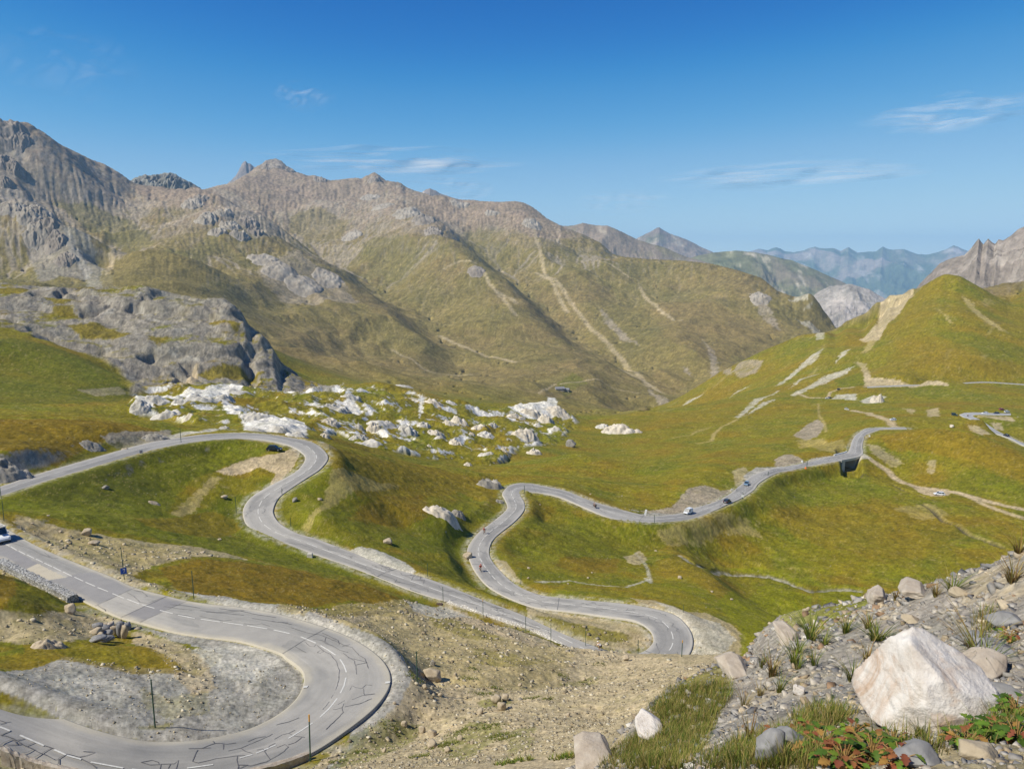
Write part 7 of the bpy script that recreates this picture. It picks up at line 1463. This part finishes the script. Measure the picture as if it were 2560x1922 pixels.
# ---- cirrus
def cirrus(name, cu_, cv_, wpx, hpx, ang, dens, sx, sy, seed, label, thr=.5):
    "thin ice cloud far above the mountains, a slightly bowed sheet of ragged density"
    a, t = ray(cu_, cv_); Hc = 7500.; r = min(Hc/max(-t, .05), 70000.); z = -t*r; s = math.hypot(r, z)/F
    w, h = wpx*s, hpx*s; n, m_ = 48, 16; mb = MB(); rows = []
    for i in range(n+1):
        row = []
        for j in range(m_+1):
            x = (i/n-.5)*w; y = (j/m_-.5)*h; ca, sa = math.cos(ang), math.sin(ang); row.append((x*ca-y*sa, .9*(x*sa+y*ca)+h*.3*pn(i*.13, j*.2, seed), x*sa+y*ca))
        rows.append(row)
    mb.grid(rows); mt = bpy.data.materials.new(name); mt.use_nodes = True; nt = mt.node_tree; nt.nodes.clear()
    out = nt.nodes.new('ShaderNodeOutputMaterial'); mix = nt.nodes.new('ShaderNodeMixShader'); tr = nt.nodes.new('ShaderNodeBsdfTransparent'); tl = nt.nodes.new('ShaderNodeBsdfTranslucent'); df = nt.nodes.new('ShaderNodeBsdfDiffuse'); ad = nt.nodes.new('ShaderNodeMixShader'); ad.inputs[0].default_value = .5
    tl.inputs[0].default_value = df.inputs[0].default_value = (.95, .95, .95, 1); nt.links.new(tl.outputs[0], ad.inputs[1]); nt.links.new(df.outputs[0], ad.inputs[2])
    tc = nt.nodes.new('ShaderNodeTexCoord'); mp = nt.nodes.new('ShaderNodeMapping'); mp.inputs['Rotation'].default_value = (0, ang, 0); mp.inputs['Scale'].default_value = (sx/w, 0, sy/h); mp.inputs['Location'].default_value = (seed*1.3, 0, seed*.7)
    nz = nt.nodes.new('ShaderNodeTexNoise'); nz.inputs['Scale'].default_value = 1.; nz.inputs['Detail'].default_value = 9; nz.inputs['Roughness'].default_value = .62; nz.inputs['Distortion'].default_value = .7
    nt.links.new(tc.outputs['Object'], mp.inputs[0]); nt.links.new(mp.outputs[0], nz.inputs['Vector']); r1 = ramp(nt, nz.outputs['Fac'], [(thr-.06, (0, 0, 0)), (thr+.22, (1, 1, 1))])
    mp2 = nt.nodes.new('ShaderNodeMapping'); mp2.inputs['Rotation'].default_value = (0, ang, 0); mp2.inputs['Scale'].default_value = (2/w, 0, 2/h); gr_ = nt.nodes.new('ShaderNodeTexGradient'); gr_.gradient_type = 'SPHERICAL'; nt.links.new(tc.outputs['Object'], mp2.inputs[0]); nt.links.new(mp2.outputs[0], gr_.inputs[0]); r2 = ramp(nt, gr_.outputs['Fac'], [(.02, (0, 0, 0)), (.6, (1, 1, 1))])
    ml = nt.nodes.new('ShaderNodeMath'); ml.operation = 'MULTIPLY'; nt.links.new(r1.outputs[0], ml.inputs[0]); nt.links.new(r2.outputs[0], ml.inputs[1]); m2 = nt.nodes.new('ShaderNodeMath'); m2.operation = 'MULTIPLY'; m2.inputs[1].default_value = dens; nt.links.new(ml.outputs[0], m2.inputs[0])
    nt.links.new(m2.outputs[0], mix.inputs[0]); nt.links.new(tr.outputs[0], mix.inputs[1]); nt.links.new(ad.outputs[0], mix.inputs[2]); nt.links.new(mix.outputs[0], out.inputs['Surface'])
    o = mb.build('cloud', mt, smooth=True); o.location = (r*math.sin(a), r*math.cos(a), z); o.rotation_euler = (0, 0, -float(a)); tag(o, label, 'cloud')
cirrus('cirrus', 970, 402, 700, 90, .09, .8, 2.2, 5., 1, 'long thin white streak of cirrus just above the mountain crest')
cirrus('cirrus', 1110, 472, 260, 70, .12, .55, 2., 3.5, 2, 'small pale cloud patch low over the crest right of the dark summit')
cirrus('cirrus', 1960, 437, 640, 80, .10, .55, 2.4, 4.5, 3, 'flat streaky cloud over the right half of the valley')
cirrus('cirrus', 2390, 280, 400, 100, .28, .5, 2.2, 4.5, 4, 'slanting wispy cloud at the right edge of the sky')
cirrus('cirrus', 760, 240, 150, 90, -.5, .30, 1.6, 3., 5, 'faint small wisp high in the middle of the sky')
cirrus('cirrus', 165, 155, 280, 190, -.45, .16, 1.8, 3.4, 6, 'very faint feathery wisps at the upper left')
cirrus('cirrus', 1560, 505, 260, 70, .05, .25, 1.8, 3., 7, 'barely visible veil of cloud above the far pass')
